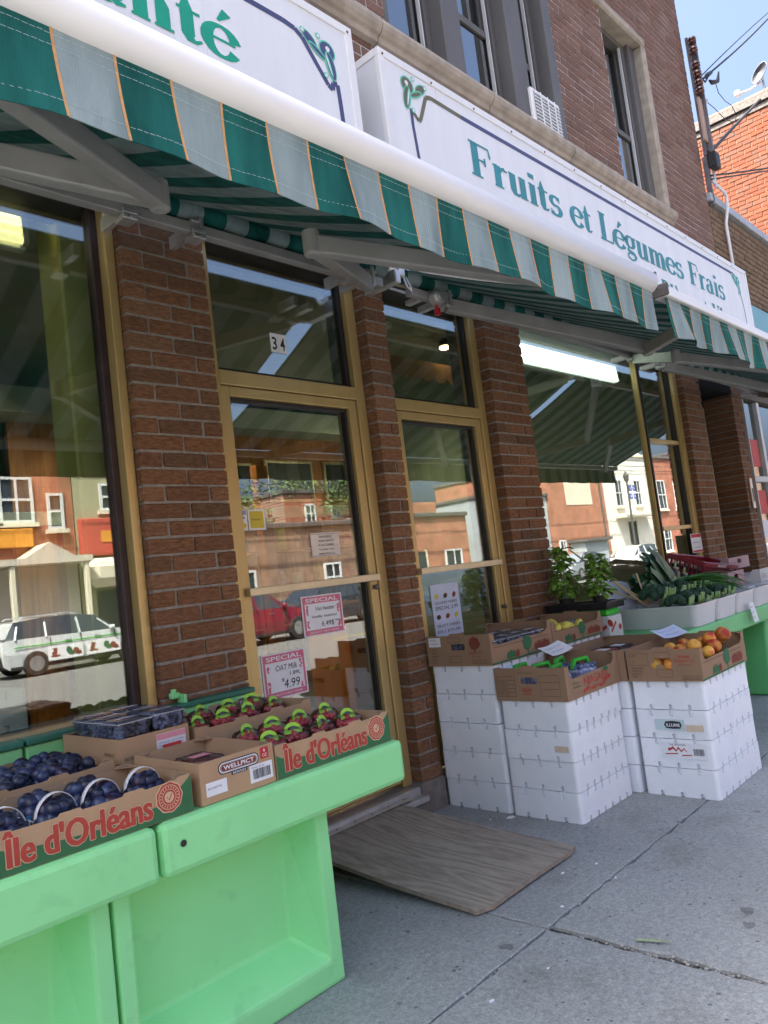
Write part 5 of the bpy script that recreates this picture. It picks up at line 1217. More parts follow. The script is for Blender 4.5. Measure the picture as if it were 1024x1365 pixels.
fC = foam_stack(3.458, 4.02, -.905, -.478, 4, .611, 'middle stack under the NIAGARA carton')
fR = foam_stack(4.03, 4.70, -1.372, -.962, 4, .611, 'right-hand stack under the peaches')
fC2 = foam_stack(4.03, 4.72, -.952, -.478, 4, .611, 'inner stack behind the peaches')
# stickers on the foam
def badge(parent, x, ya, yb, z0, z1, mat): q = MB(); q.box(x-.0012, x, ya, yb, z0, z1); return q.build('sticker', M[mat], parent)
pm('tape_teal', (.50,.62,.63), .4, .06, 6)
t = badge(fR[2], 4.030, -1.235, -1.075, .352, .408, 'tape_teal'); q = MB(); frx = xface(4.0288)
pts = [(1.125, .38), (1.135, .398), (1.175, .402), (1.215, .398), (1.222, .38), (1.212, .362), (1.17, .36), (1.135, .363)]
q.poly([frx(u, v, .0004) for u, v in pts][::-1]); q.build('badge', M['ink'], t); letter('ILLUME', frx, 1.137, 1.212, .372, .017, .0010, M['paper'], t, bold=.02)
badge(fR[2], 4.0302, -1.335, -1.243, .350, .383, 'foam_stain'); badge(fC[2], 3.4575, -.87, -.79, .355, .385, 'foam_stain')
t = badge(fR[1], 4.0295, -1.335, -1.09, .205, .285, 'paper'); frx = xface(4.0283)
letter('THE DRAGON', frx, 1.135, 1.225, .272, .010, .0006, M['ink'], t); q = MB()
stroke(q, [(1.14, .25, .010), (1.155, .262, .014), (1.172, .245, .010), (1.185, .262, .012), (1.20, .243, .010), (1.215, .258, .008), (1.23, .24, .003)], frx, .0008); ell(q, 1.137, .252, .010, .008, 20, frx, .0012); stroke(q, [(1.11, .226, .006), (1.18, .231, .006)], frx, .0008); stroke(q, [(1.20, .222, .006), (1.255, .226, .006)], frx, .0008); q.build('print', M['print_red'], t)
q = MB(); u = 1.265
while u < 1.32: wq = rnd.choice((.001, .002, .003)); q.poly([frx(u, .225, .0007), frx(u, .26, .0007), frx(u+wq, .26, .0007), frx(u+wq, .225, .0007)][::-1]); u += wq+rnd.choice((.0012, .002))
q.build('barcode', M['ink'], t)

# cartons standing on the stacks
def orchard(x0, x1, y0, y1, z, h, label, mat='card_mid'):
    return carton(x0, x1, y0, y1, z, h, label, 'produce_carton', mat, 'scoop', True, 'produce cartons on the foam stacks')
cL, fLc, eL = orchard(3.452, 4.088, -.476, -.022, .799, .172, 'brown carton with orchard tree print and white label, at the pier')
cP, fPc, eP = orchard(4.094, 4.725, -.476, -.03, .801, .150, 'brown carton of pears with tree print, behind the first tree carton')
cN, fNc, eN = orchard(3.450, 4.020, -.912, -.474, .612, .172, 'brown carton printed NIAGARA with green-handled grape baskets')
cQ, fQc, eQ = orchard(4.022, 4.690, -1.378, -.968, .612, .170, 'brown carton of peaches marked LOT on the right-hand stack')
cI, fIc, eI = carton(4.024, 4.72, -.955, -.482, .612, .172, 'brown carton of dark packed trays between the pears and the peaches', 'produce_carton', 'card_mid', None, False, 'produce cartons on the foam stacks')
for f_, x0, y0, z in ((fLc, 3.452, -.476, .799), (fPc, 4.094, -.476, .801), (fQc, 4.022, -1.378, .612)):
    fr = yface(y0)
    blob_print(fr, x0+.20, z+.015, .05, 'print_green', f_, 3); blob_print(fr, x0+.255, z+.013, .045, 'print_rust', f_, 2)
    tree_print(fr, x0+.36, z+.014, .10, 'print_green', f_); blob_print(fr, x0+.53, z+.022, .058, 'print_rust', f_, 5)
    q = MB(); stroke(q, [(x0+.002, z+.006, .010), (x0+.62, z+.006, .010)], fr, .0008); q.build('print', M['print_green'], f_)
    q = MB(); stroke(q, [(x0+.03, z+.092, .003), (x0+.60, z+.090, .003)], fr, .0008); q.build('print', M['print_brown'], f_)
fr = yface(-.912)
letter('NIAGARA', fr, 3.63, 3.90, .662, .046, .0014, M['print_red'], fNc, bold=.015); q = MB()
for k in range(11): a = rad(15*k+15); stroke(q, [(3.765+.03*math.cos(a), .626+.012*math.sin(a), .005), (3.765+.10*math.cos(a), .626+.032*math.sin(a), .003)], fr, .0012)
stroke(q, [(3.61, .632, .018), (3.68, .65, .018)], fr, .0014); stroke(q, [(3.83, .65, .018), (3.92, .668, .018)], fr, .0014); q.build('print', M['print_red'], fNc)
letter('Grow', fr, 3.515, 3.575, .685, .014, .0012, M['print_green'], fNc); letter('Ontario', fr, 3.515, 3.585, .664, .014, .0012, M['print_green'], fNc); blob_print(fr, 3.88, .70, .03, 'print_green', fNc, 3)
frx = xface(3.450)
lines_print(frx, .49, .635, .115, .105, 5, 'print_brown', eN[0]); lines_print(frx, .76, .64, .115, .105, 3, 'print_brown', eN[0])
letter('NIAGARA', frx, .645, .705, .662, .02, .0012, M['print_red'], eN[0], bold=.02); letter('GRAPES', frx, .65, .70, .643, .014, .0012, M['print_red'], eN[0]); letter('PRODUCT OF CANADA', frx, .63, .72, .755, .007, .0012, M['print_brown'], eN[0])
for k in range(4): letter(('GRADE', 'COUNT', 'WEIGHT', 'VARIETY')[k], frx, .50, .56, .642+.021*k, .007, .0012, M['print_brown'], eN[0])
frx = xface(3.452)
q = MB(); q.box(3.4508, 3.4518, -.127, -.04, .91, .962); st = q.build('sticker', M['paper'], eL[0]); letter('PRODUCE 24', xface(3.4508), .05, .10, .945, .007, .0005, M['ink'], st); letter('KEEP REFRIGERATED', xface(3.4508), .05, .115, .925, .006, .0005, M['ink'], st)
tree_print(frx, .37, .872, .085, 'print_rust', eL[0]); letter('BARTLETT', frx, .325, .42, .862, .018, .0012, M['print_rust'], eL[0]); letter('ORCHARDS', frx, .34, .405, .846, .010, .0012, M['print_rust'], eL[0])
for k in range(2): letter('PRODUCT OF CANADA', frx, .34, .45, .812+.014*k, .008, .0012, M['print_brown'], eL[0])
for k, s_ in enumerate(('NO. 1', 'CANADA', 'GRADE', 'COUNT', 'LOT')): letter(s_, frx, .055, .085+.01*(k % 3), .815+.018*k, .010, .0012, M['print_brown'], eL[0])
lines_print(frx, .185, .932, .085, .028, 1, 'print_brown', eL[0]); lines_print(frx, .185, .82, .085, .035, 1, 'print_brown', eL[0])
frx = xface(4.022)
letter('LOT', frx, .995, 1.03, .742, .016, .0012, M['print_brown'], eQ[0]); letter('#', frx, .997, 1.007, .715, .013, .0012, M['print_brown'], eQ[0]); lines_print(frx, .988, .70, .105, .062, 1, 'print_brown', eQ[0])
for k, s_ in enumerate(('MIN. 2', 'GRADE', 'VARIETIES', 'SIZE')): letter(s_, frx, .992, 1.04+.006*k, .632+.016*k, .009, .0012, M['print_brown'], eQ[0])
lines_print(frx, 1.13, .735, .085, .032, 1, 'print_brown', eQ[0]); lines_print(frx, 1.135, .635, .085, .040, 1, 'print_brown', eQ[0])
letter('Lakelee', frx, 1.255, 1.325, .735, .020, .0012, M['print_red'], eQ[0], bold=.01); letter('Orchards Ltd.', frx, 1.235, 1.345, .712, .020, .0012, M['print_red'], eQ[0], bold=.01); letter('Niagara-on-the-Lake', frx, 1.255, 1.335, .697, .008, .0012, M['print_red'], eQ[0])
for k in range(2): letter('PRODUCT OF CANADA', frx, 1.27, 1.365, .622+.013*k, .008, .0012, M['print_brown'], eQ[0])
# contents
PE = [fruit_mesh('peach', .037, 'peach', 'peach'), fruit_mesh('peach', .035, 'peach_yellow', 'peach')]
pp = [(4.10,-1.03,.735,1),(4.13,-1.085,.738,1),(4.16,-1.14,.742,1),(4.11,-1.16,.735,0),(4.20,-1.20,.742,0),(4.13,-1.24,.735,1),(4.28,-1.25,.765,1),(4.38,-1.30,.79,0),(4.50,-1.335,.80,0),(4.44,-1.27,.765,1),(4.35,-1.335,.755,0),(4.24,-1.335,.735,1),(4.58,-1.27,.765,0),(4.56,-1.19,.745,1),(4.46,-1.18,.745,0),(4.32,-1.15,.74,1),(4.25,-1.08,.735,0),(4.40,-1.06,.735,1),(4.55,-1.08,.735,0),(4.055,-1.12,.70,1),(4.056,-1.20,.70,0),(4.07,-1.30,.715,1)]
for i, (x, y, z, k) in enumerate(pp):
    o = shared('peach', PE[k], (x, y, z-.005), rot=(rnd.uniform(-.8, .8), rnd.uniform(-.8, .8), rnd.uniform(0, 6)), scale=rnd.uniform(1.02, 1.2)); tag(o, 'ripe yellow and red peach in the LOT carton', 'peach', 'peaches in the carton')
q = MB(); q.box(4.035, 4.68, -1.365, -.98, .62, .665, b=.01); tag(q.build('fruit_liner', M['card_dark']), 'moulded liner under the peaches', 'liner')
PR = [fruit_mesh('pear', .033, 'pear', 'pear')]
for i, (x, y, z) in enumerate(((4.18,-.36,.905), (4.22,-.43,.885), (4.25,-.40,.92), (4.31,-.43,.895), (4.30,-.35,.90), (4.40,-.42,.88), (4.2,-.28,.89), (4.32,-.27,.885), (4.45,-.34,.885), (4.55,-.40,.88))):
    o = shared('pear', PR[0], (x, y, z), rot=(rnd.uniform(-1.2, 1.2), rnd.uniform(-1.2, 1.2), rnd.uniform(0, 6)), scale=rnd.uniform(.9, 1.05)); tag(o, 'yellow-green pear in the tree-print carton by the wall', 'pear', 'pears in the carton')
for i in range(8): punnet(3.53+.135*(i % 4), -.41+.16*(i//4), .865, '%s berry punnet from the left in the %s row of the pier carton' % (pos[i % 4], 'near' if i < 4 else 'far'), .06, .07, .06, 'blueberry', .011, 40, rnd.uniform(-.1, .1), 'berry punnets in the pier carton', 'film_label')
pm('handle_kelly', (.03,.42,.03), .4, .06, 10); pm('grape_label', (.10,.10,.30), .4, .2, 30, col2=(.55,.60,.68))
def grape_basket(x, y, z, rot, label):
    r = empty('grape_basket', (x, y, z), label, 'basket', 'grape baskets in the NIAGARA carton'); Rm = Matrix.Translation((x, y, z)) @ Matrix.Rotation(rot, 4, 'Z')
    q = MB(); q.M = Rm; q.box(-.08, .08, -.055, .055, 0, .085, b=.012); q.build('carton_body', M['grape_label'], r)
    q = MB(); q.M = Rm
    for k in range(30): q.ball((rnd.uniform(-.07, .07), rnd.uniform(-.045, .045), .088+rnd.uniform(0, .012)), .0115, 8, 5)
    q.build('grapes', M['blueberry'], r, smooth=True)['kind'] = 'stuff'
    q = MB(); q.M = Rm; q.prism([(-.085, .09), (-.07, .085), (-.05, .125), (.05, .125), (.07, .085), (.085, .09), (.062, .142), (-.062, .142)], lambda u, v, w_: (u, .012-w_, v), 0, .022); q.build('handle', M['handle_kelly'], r, bevel=.003)
for i, (x, y, ro) in enumerate(((3.56,-.80,.2), (3.62,-.67,-.15), (3.60,-.55,.1), (3.78,-.82,-.1), (3.80,-.68,.25))):
    grape_basket(x, y, .645, ro, ('near left', 'centre left', 'far left', 'near right', 'far right')[i]+' grape basket with bright green handle in the NIAGARA carton')
pm('pack_dark', (.05,.03,.03), .25, .3, 20, coat=.4); pm('pack_red', (.20,.03,.03), .3, .3, 20)
for i in range(6):
    x, y = 4.10+.20*(i % 3), -.86+.20*(i//3); q = MB(); q.box(x-.05, x+.13, y-.07, y+.09, .68, .745, b=.012); o = q.build('packed_tray', M['pack_dark' if i % 2 else 'pack_red']); tag(o, 'film-wrapped tray, %s of the %s row in the inner carton' % (pos[i % 3], 'near' if i < 3 else 'far'), 'packed tray', 'packed trays in the inner carton')
    q = MB(); q.box(x, x+.07, y-.04, y+.03, .746, .7475); q.build('label', M['paper' if i % 3 else 'ink'], o)
# price cards
def card(c, ux, uv, w_, h_, label, texts, mat='paper'):
    """small price card: centre, in-plane axes, handwritten strokes"""
    c, ux, uv = Vector(c), Vector(ux).normalized(), Vector(uv).normalized(); uv = (uv - ux*uv.dot(ux)).normalized(); n_ = ux.cross(uv)
    def fr(u, v, d): return c + ux*u + uv*v + n_*d
    q = MB(); N = 6
    for k in range(N):
        a, b = -w_/2+w_*k/N, -w_/2+w_*(k+1)/N; bend = lambda t: .012*(t/(w_/2))**2
        q.poly([fr(a, -h_/2, bend(a)), fr(b, -h_/2, bend(b)), fr(b, h_/2, bend(b)), fr(a, h_/2, bend(a))])
    o = q.build('price_card', M[mat], None, solid=.0012); tag(o, label, 'price card', 'price cards')
    q = MB(); r2 = random.Random(len(label))
    for (y, x0, x1) in texts:
        x = x0
        while x < x1:
            d = r2.uniform(.005, .011); pts = [(x + d*k/3, y + r2.uniform(-.007, .009), .0022) for k in range(4)]; stroke(q, pts, lambda u, v, dd: fr(u, v, dd+.012*(u/(w_/2))**2), .0012+.00005*r2.random()); x += d+.004
    q.build('handwriting', M['ink_blue'], o)
card((3.90, -.60, .815), (1, -.15, .1), (.1, .8, .35), .19, .11, 'curled white price card on the grape baskets', ((.02, -.07, .07), (-.02, -.06, .05)))
card((4.50, -1.02, .812), (1, -.35, .05), (.1, .7, .30), .20, .11, 'pale price card lying over the peach carton edge', ((.02, -.07, .07), (-.02, -.06, .06)), 'paper_blue')
card((6.28, -.925, .73), (1, 0, .02), (.05, .15, 1), .10, .15, 'white price card hung on the green table edge', ((.04, -.03, .03), (0.0, -.03, .03), (-.04, -.02, .02)), 'paper')
card((5.35, -.17, 1.11), (1, -.2, -.35), (.35, .3, 1), .17, .13, 'tilted price card among the white sheets by the window', ((.02, -.06, .06), (-.03, -.05, .05)), 'paper')

# ---------------------------------------------------------------- vegetables on the right table
pm('tub_white', (.58,.585,.59), .45, .06, 5, coat=.1)
def tub(x0, x1, y0, y1, z, h, label):
    r = empty('tub', ((x0+x1)/2, (y0+y1)/2, z), label, 'tub', 'white vegetable tubs'); q = MB(); cx, cy = (x0+x1)/2, (y0+y1)/2
    def rr(k, zz, rad_=.045):
        hx, hy = (x1-x0)/2*k, (y1-y0)/2*(1-(1-k)*(x1-x0)/(y1-y0)); out = []
        for sx, sy, a0 in ((1, -1, -90), (1, 1, 0), (-1, 1, 90), (-1, -1, 180)):
            for j in range(5): a = rad(a0+22.5*j); out.append(q.vert((cx+sx*(hx-rad_)+rad_*math.cos(a), cy+sy*(hy-rad_)+rad_*math.sin(a), zz)))
        return out
    rings = [rr(.88, z), rr(.97, z+h-.012), rr(1.0, z+h-.012), rr(1.0, z+h), rr(.95, z+h), rr(.86, z+.008)]
    for a, b in zip(rings, rings[1:]):
        n = len(a)
        for k in range(n): q.face((a[k], a[(k+1) % n], b[(k+1) % n], b[k]))
    q.face(rings[0][::-1]); q.face(rings[-1]); q.build('shell', M['tub_white'], r, smooth=False); return r
for i in range(5): tub(5.27+.41*i, 5.265+.41*(i+1), -.905, -.26, .749, .15, ('nearest white plastic tub, with radishes showing', 'second white plastic tub from the left', 'third white plastic tub from the left', 'fourth white plastic tub from the left', 'farthest white plastic tub at the frame edge')[i])
pm('broc_head', (.018,.055,.030), .8, .35, 60, .9, 180, col2=(.035,.095,.05)); pm('broc_stem', (.20,.34,.10), .5, .15, 12); pm('stem_cut', (.55,.62,.40), .6, .1, 12)
pm('leek_green', (.022,.085,.035), .45, .25, 6, col2=(.05,.15,.055), stretch=(1,1,.3)); pm('leek_pale', (.50,.58,.33), .4, .15, 6); pm('onion_green', (.07,.28,.035), .4, .25, 8); pm('radish', (.50,.02,.07), .35, .2, 10)
def broccoli(x, y, z, s_, rot, label):
    r = empty('broccoli', (x, y, z), label, 'broccoli', 'broccoli bunches'); Rm = Matrix.Translation((x, y, z)) @ Matrix.Rotation(rot, 4, 'Z') @ Matrix.Scale(s_, 4)
    q = MB(); q.M = Rm
    for k in range(26):
        a, e = rnd.uniform(0, 6.28), rnd.uniform(.1, 1.45); d = Vector((math.cos(a)*math.sin(e), math.sin(a)*math.sin(e), math.cos(e)))
        q.ball((d.x*.075, d.y*.06+.02, .055+d.z*.05), .028, 9, 6, fn=lambda v: 1+.16*math.sin(v.x*13+k)*math.cos(v.y*17+v.z*11))
    q.build('head', M['broc_head'], r, smooth=False)
    q = MB(); q.M = Rm; q2 = MB(); q2.M = Rm
    for k in range(5):
        xx = -.06+.03*k+rnd.uniform(-.008, .008); zt = .085+rnd.uniform(-.02, .03); b0 = (xx*.8, -.045, .0); b1 = (xx, -.085, zt*.6); b2 = (xx*1.1, -.095, zt)
        q.tube([b0, b1, b2], .009, 8, rs=[.010, .010, .009]); q2.lathe([(.0085, .0), (.008, .0015)], b2, 8)
    q.build('stems', M['broc_stem'], r, smooth=True); q2.build('cut_end', M['stem_cut'], r)
k = 0
for i in range(4):
    for j in range(2):
        broccoli(5.36+.25*i+.05*j, -.74+.17*j+rnd.uniform(-.02, .02), .845+.055*j, rnd.uniform(1.0, 1.2), rnd.uniform(-.4, .4), '%s dark green broccoli bunch from the left in the %s row' % (pos[i], 'front' if j == 0 else 'back'))
def blade(q, p0, d, up_, L_, w_, droop, mi=0, n=7):
    p0, d, up_ = Vector(p0), Vector(d).normalized(), Vector(up_); prev = None; s_ = d.cross(up_).normalized()
    for k in range(n+1):
        t = k/n; c = p0 + d*(L_*t) + Vector((0, 0, -droop*t*t)); ww = w_*(1-.75*t**2.2); v = Vector((0, 0, ww*.22))
        cur = [q.vert(c - s_*ww/2 + v), q.vert(c), q.vert(c + s_*ww/2 + v)]
        if prev: q.face((prev[0], prev[1], cur[1], cur[0]), mi); q.face((prev[1], prev[2], cur[2], cur[1]), mi)
        prev = cur
def leek(x, y, z, d, label):
    r = empty('leek', (x, y, z), label, 'leek', 'leeks'); d = Vector(d).normalized(); q = MB()
    q.tube([(x, y, z), tuple(Vector((x, y, z))+d*.06), tuple(Vector((x, y, z))+d*.12)], .022, 10, rs=[.022, .020, .024]); q.build('stalk', M['leek_pale'], r, smooth=True)
    q = MB()
    for k in range(10):
        a = rnd.uniform(-.34, .2); dd = Matrix.Rotation(a, 3, 'Y') @ d; dd = Matrix.Rotation(rnd.uniform(-.25, .25), 3, 'Z') @ dd
        blade(q, Vector((x, y, z))+d*.09, dd, (0, -1, .3), rnd.uniform(.32, .46), .10, rnd.uniform(.03, .12))
    q.build('leaves', M['leek_green'], r, solid=.0015)
for i in range(5): leek(5.95+.06*i, -.42-.02*(i % 2), .92+.01*i, (-.95+.14*i, .10, .55+.05*i), '%s leek of the fan leaning against the window' % ('leftmost', 'second', 'middle', 'fourth', 'rightmost')[i])
q = MB()
for k in range(60): blade(q, (6.0+rnd.uniform(-.1, .25), -.55+rnd.uniform(-.1, .1), 1.0+rnd.uniform(-.02, .06)), (1, rnd.uniform(-.22, .05), rnd.uniform(-.05, .06)), (0, 0, 1), rnd.uniform(.6, .95), .022, rnd.uniform(.08, .18))
gb = q.build('green_onions', M['onion_green'], None, solid=.0012); tag(gb, 'sheaf of green onion tops lying over the tubs', 'green onions', kind='stuff')
q = MB()
for k in range(26): q.ball((5.34+rnd.uniform(0, .26), -.845+rnd.uniform(-.03, .05), .868+rnd.uniform(-.005, .012)), .013, 9, 6)
tag(q.build('radishes', M['radish'], None, smooth=True), 'pink-red radishes heaped in the nearest white tub', 'radishes', kind='stuff')
# purple head with pale green crown
pm('purple_veg', (.05,.012,.035), .35, .25, 10); pm('pale_green', (.33,.42,.20), .5, .2, 10)
for i, (x, y, z) in enumerate(((6.30, -.34, 1.06), (6.42, -.36, 1.0), (6.24, -.38, .98))):
    r = empty('eggplant', (x, y, z), ('upper', 'right', 'left')[i]+' purple eggplant with pale green cap by the red basket', 'eggplant', 'eggplants'); q = MB(); q.ball((x, y, z), .062, 14, 10, (1, .9, 1.2), fn=lambda d: 1+.12*d.z); q.build('body', M['purple_veg'], r, smooth=True)
    q = MB(); q.ball((x+.01, y-.02, z+.062), .032, 10, 6, (1, 1, .6)); q.tube([(x+.01, y-.02, z+.07), (x+.02, y-.03, z+.12)], .009, 7); q.build('cap', M['pale_green'], r)
# red shopping basket, tipped forward
pm('basket_red', (.22,.006,.016), .35, .1, 6, coat=.2)
rb = empty('shopping_basket', (7.1, -.15, 1.0), 'red plastic shopping basket leaning by the window side light', 'basket'); Rm = Matrix.Translation((7.15, -.20, .93)) @ Matrix.Rotation(.10, 4, 'Y') @ Matrix.Rotation(.35, 4, 'X')
q = MB(); q.M = Rm; hx, hy, h = .40, .16, .24
for k in range(22): xx = -hx+2*hx*k/21; q.box(xx-.007, xx+.007, -hy-.004, -hy+.002, .03, h-.04); q.box(xx-.007, xx+.007, hy-.002, hy+.004, .03, h-.04)
for k in range(9): yy = -hy+2*hy*k/8; q.box(-hx-.003, -hx+.003, yy-.007, yy+.007, .03, h-.04); q.box(hx-.003, hx+.003, yy-.007, yy+.007, .03, h-.04)
for z in (.11,): q.box(-hx-.004, hx+.004, -hy-.006, -hy-.0045, z, z+.012); q.box(-hx-.006, -hx-.0045, -hy, hy, z, z+.012)
q.build('lattice', M['basket_red'], rb)
q = MB(); q.M = Rm; q.box(-hx, hx, -hy, hy, 0, .03, b=.006)
q.box(-hx-.015, hx+.015, -hy-.015, -hy+.006, h-.045, h, b=.005); q.box(-hx-.015, hx+.015, hy-.006, hy+.015, h-.045, h, b=.005); q.box(-hx-.015, -hx+.006, -hy+.0065, hy-.0065, h-.045, h, b=.005); q.box(hx-.006, hx+.015, -hy+.0065, hy-.0065, h-.045, h, b=.005); rim = q.build('rim', M['basket_red'], rb)
letter('MARKET', lambda u, v, w_: tuple(Rm @ Vector((u, -hy-.015-w_, v))), -.10, .10, h-.035, .024, .001, M['paper'], rim, bold=.02)
q = MB(); q.M = Rm; q.box(-hx+.01, hx-.01, -hy+.01, hy-.01, .04, .16, b=.01); q.build('liner', M['black'], rb)
# pink and white cartons at the far right
pm('pink_card', (.44,.29,.31), .8, .08, 6); pm('white_card', (.56,.56,.55), .8, .06, 6)
def lowbox(x0, x1, y0, y1, z, h, mat, label):
    r = empty('tomato_carton', ((x0+x1)/2, (y0+y1)/2, z), label, 'carton'); t = .006
    q = MB(); q.box(x0, x1, y0, y1, z, z+.006); q.build('base', M[mat], r)
    q = MB(); w_ = (x1-x0)/2; xm = (x0+x1)/2
    for a in ((x0, xm-.05, 0, h), (xm+.05, x1, 0, h), (xm-.05, xm+.05, 0, h*.45), (xm-.05, xm+.05, h*.72, h)): q.box(a[0], a[1], y0, y0+t, z+a[2]+.0065, z+a[3])
    q.build('side_panel', M[mat], r); q = MB(); q.box(x0, x1, y1-t, y1, z+.0065, z+h); q.build('side_panel', M[mat], r)
    for xx in (x0, x1-t): q = MB(); q.prism([(y0+t+.0005, 0.0065), (y1-t-.0005, .0065), (y1-t-.0005, h), (y1-.06, h), (y1-.09, h*.6), (y0+.09, h*.6), (y0+.06, h), (y0+t+.0005, h)], lambda u, v, w2_: (xx+w2_, u, z+v), 0, t); q.build('end_panel', M[mat], r)
    for k in range(3): letter('PRODUCT OF CANADA', yface(y0), x0+.03, x0+.16, z+h*.3+.014*k, .008, .0008, M['ink'], r, 'lettering')
    return r
lowbox(6.75, 7.15, -.62, -.25, .90, .13, 'pink_card', 'pink carton of tomatoes beside the green onions'); lowbox(7.16, 7.75, -.75, -.30, .90, .115, 'white_card', 'white carton with oval hand hole at the right edge'); lowbox(7.4, 7.95, -.42, -.08, 1.02, .11, 'pink_card', 'pink carton stacked behind the white carton')
q = MB(); q.box(6.74, 7.98, -.78, -.06, .75, .898, b=.01); tag(q.build('crate', M['white_card']), 'pale closed crate under the pink and white cartons', 'crate')
TM = [fruit_mesh('tomato', .034, 'cherry', 'peach')]
for i in range(9): o = shared('tomato', TM[0], (6.82+.085*(i % 4), -.55+.09*(i//4), .99), rot=(rnd.uniform(-.5, .5), 0, rnd.uniform(0, 6))); tag(o, 'red tomato in the pink carton', 'tomato', 'tomatoes')
q = MB(); q.prism([(0, 0), (.30, -.10), (.34, .02), (.05, .10)], lambda u, v, w_: (6.78+u, -.30+.1*u-w_, 1.06+v), 0, .003); tag(q.build('bag_corner', M['black_gloss']), 'dark plastic bag lying on the pink carton', 'bag')
# seedling tray with two basil plants, carton under it, white sheets and canes
tr = empty('seedling_tray', (5.0, -.25, .95), 'black plastic tray holding the basil plants', 'tray'); q = MB(); q.box(4.78, 5.04, -.50, -.03, .952, .962); q.box(4.78, 4.792, -.50, -.03, .9625, 1.0); q.box(5.028, 5.04, -.50, -.03, .9625, 1.0); q.box(4.7925, 5.0275, -.50, -.488, .9625, 1.0); q.box(4.7925, 5.0275, -.042, -.03, .9625, 1.0); q.build('tray', M['black_gloss'], tr); q = MB(); q.box(4.765, 5.055, -.515, -.5005, .99, 1.004); q.box(4.765, 4.7795, -.50, -.03, .99, 1.004); q.build('rim', M['black_gloss'], tr)
ct = empty('juice_carton', (5.0, -.3, .75), 'white carton with red print and green top under the basil tray', 'carton'); q = MB(); q.box(4.78, 4.97, -.50, -.06, .749, .905, b=.004); b_ = q.build('box', M['white_card'], ct); q = MB(); q.box(4.785, 4.965, -.495, -.065, .9055, .951, b=.01); q.build('green_top', M['handle_kelly'], ct)
q = MB(); frx = xface(4.78); stroke(q, [(.40, .79, .022), (.48, .84, .022)], frx, .0008); ell(q, .51, .86, .018, .026, 20, frx, .0011); q.build('print', M['print_red'], b_)
q = MB(); fr_ = yface(-.50); stroke(q, [(4.80, .80, .02), (4.88, .86, .02)], fr_, .0008); ell(q, 4.93, .82, .022, .02, 20, fr_, .0011); q.build('print', M['print_red'], b_)
pm('basil', (.11,.26,.022), .42, .3, 30, col2=(.22,.42,.05), sub=0); pm('basil_stem', (.22,.32,.10), .6, .2, 10); pm('pot_black', (.02,.02,.02), .5, .2, 10)
def basil(x, y, z, H, R_, label):
    r = empty('basil_plant', (x, y, z), label, 'plant', 'basil plants'); q = MB(); q.lathe([(.045, 0), (.055, .07), (.058, .075), (.05, .076)], (x, y, z), 14); q.build('pot', M['pot_black'], r)
    q = MB(); lf = MB()
    for k in range(9):
        a = rnd.uniform(0, 6.28); tip = Vector((x+math.cos(a)*R_*.7*rnd.random(), y+math.sin(a)*R_*.7*rnd.random(), z+H*rnd.uniform(.75, 1))); q.tube([(x+.02*math.cos(a), y+.02*math.sin(a), z+.06), tuple((Vector((x, y, z+.06))*.4+tip*.6)), tuple(tip)], .003, 5)
    q.build('stems', M['basil_stem'], r)
    for k in range(190):
        a, t = rnd.uniform(0, 6.28), rnd.uniform(.12, 1); rr = R_*(1.0-.45*t)*math.sqrt(rnd.random())*(1.15 if t < .5 else 1)
        c = Vector((x+rr*math.cos(a), y+rr*math.sin(a), z+.05+(H-.05)*t)); d = Vector((math.cos(a+rnd.uniform(-.7, .7)), math.sin(a+rnd.uniform(-.7, .7)), rnd.uniform(-.9, .25))).normalized(); s_ = rnd.uniform(.04, .072)
        n_ = d.cross(Vector((0, 0, 1))).normalized(); u_ = n_.cross(d); prev = None
        for j, (t2, w2) in enumerate(((0, .05), (.25, .75), (.5, 1.0), (.78, .7), (1, .05))):
            cc = c + d*s_*t2 + u_*s_*(.22*math.sin(math.pi*t2)); ww = w2*s_*.34; e = u_*(-.18*ww*2)
            cur = [lf.vert(cc-n_*ww+e), lf.vert(cc+u_*.002), lf.vert(cc+n_*ww+e)]
            if prev: lf.face((prev[0], prev[1], cur[1], cur[0])); lf.face((prev[1], prev[2], cur[2], cur[1]))
            prev = cur
    lf.build('leaves', M['basil'], r, smooth=True)
basil(4.88, -.15, .963, .44, .085, 'taller left basil plant in the black tray'); basil(4.90, -.40, .963, .36, .085, 'shorter right basil plant in the black tray')
pm('sheet_white', (.62,.64,.67), .35, .05, 5, coat=.15)
for i, (x0, y0, sx, ang) in enumerate(((5.20, -.30, .42, .75), (5.42, -.22, .40, .9))):
    q = MB(); q.prism([(0, 0), (sx, -.02), (sx+.02, .24), (-.04, .36)], lambda u, v, w_: (x0+u, y0+v*math.cos(ang)*.55-w_, .88+v*math.sin(ang)+.0*u), 0, .02); tag(q.build('foam_sheet', M['sheet_white'], None, bevel=.006), ('left', 'right')[i]+' white sheet leaning behind the vegetable tubs', 'sheet', 'white sheets')
pm('cane', (.50,.38,.22), .7, .2, 10)
for i, (a, b) in enumerate((((5.05,-.13,1.38), (5.36,-.50,.92)), ((5.24,-.30,1.15), (5.44,-.52,.90)), ((5.40,-.45,1.15), (5.40,-.50,.90)), ((5.20,-.20,1.10), (5.46,-.50,.91)))):
    q = MB(); q.tube([a, b], .006, 7); tag(q.build('cane', M['cane']), ('longest thin wooden cane leaning over the basil', 'slanting cane beside the price card', 'upright short cane in front of the white sheet', 'lowest slanting cane by the tray')[i], 'cane', 'wooden canes')

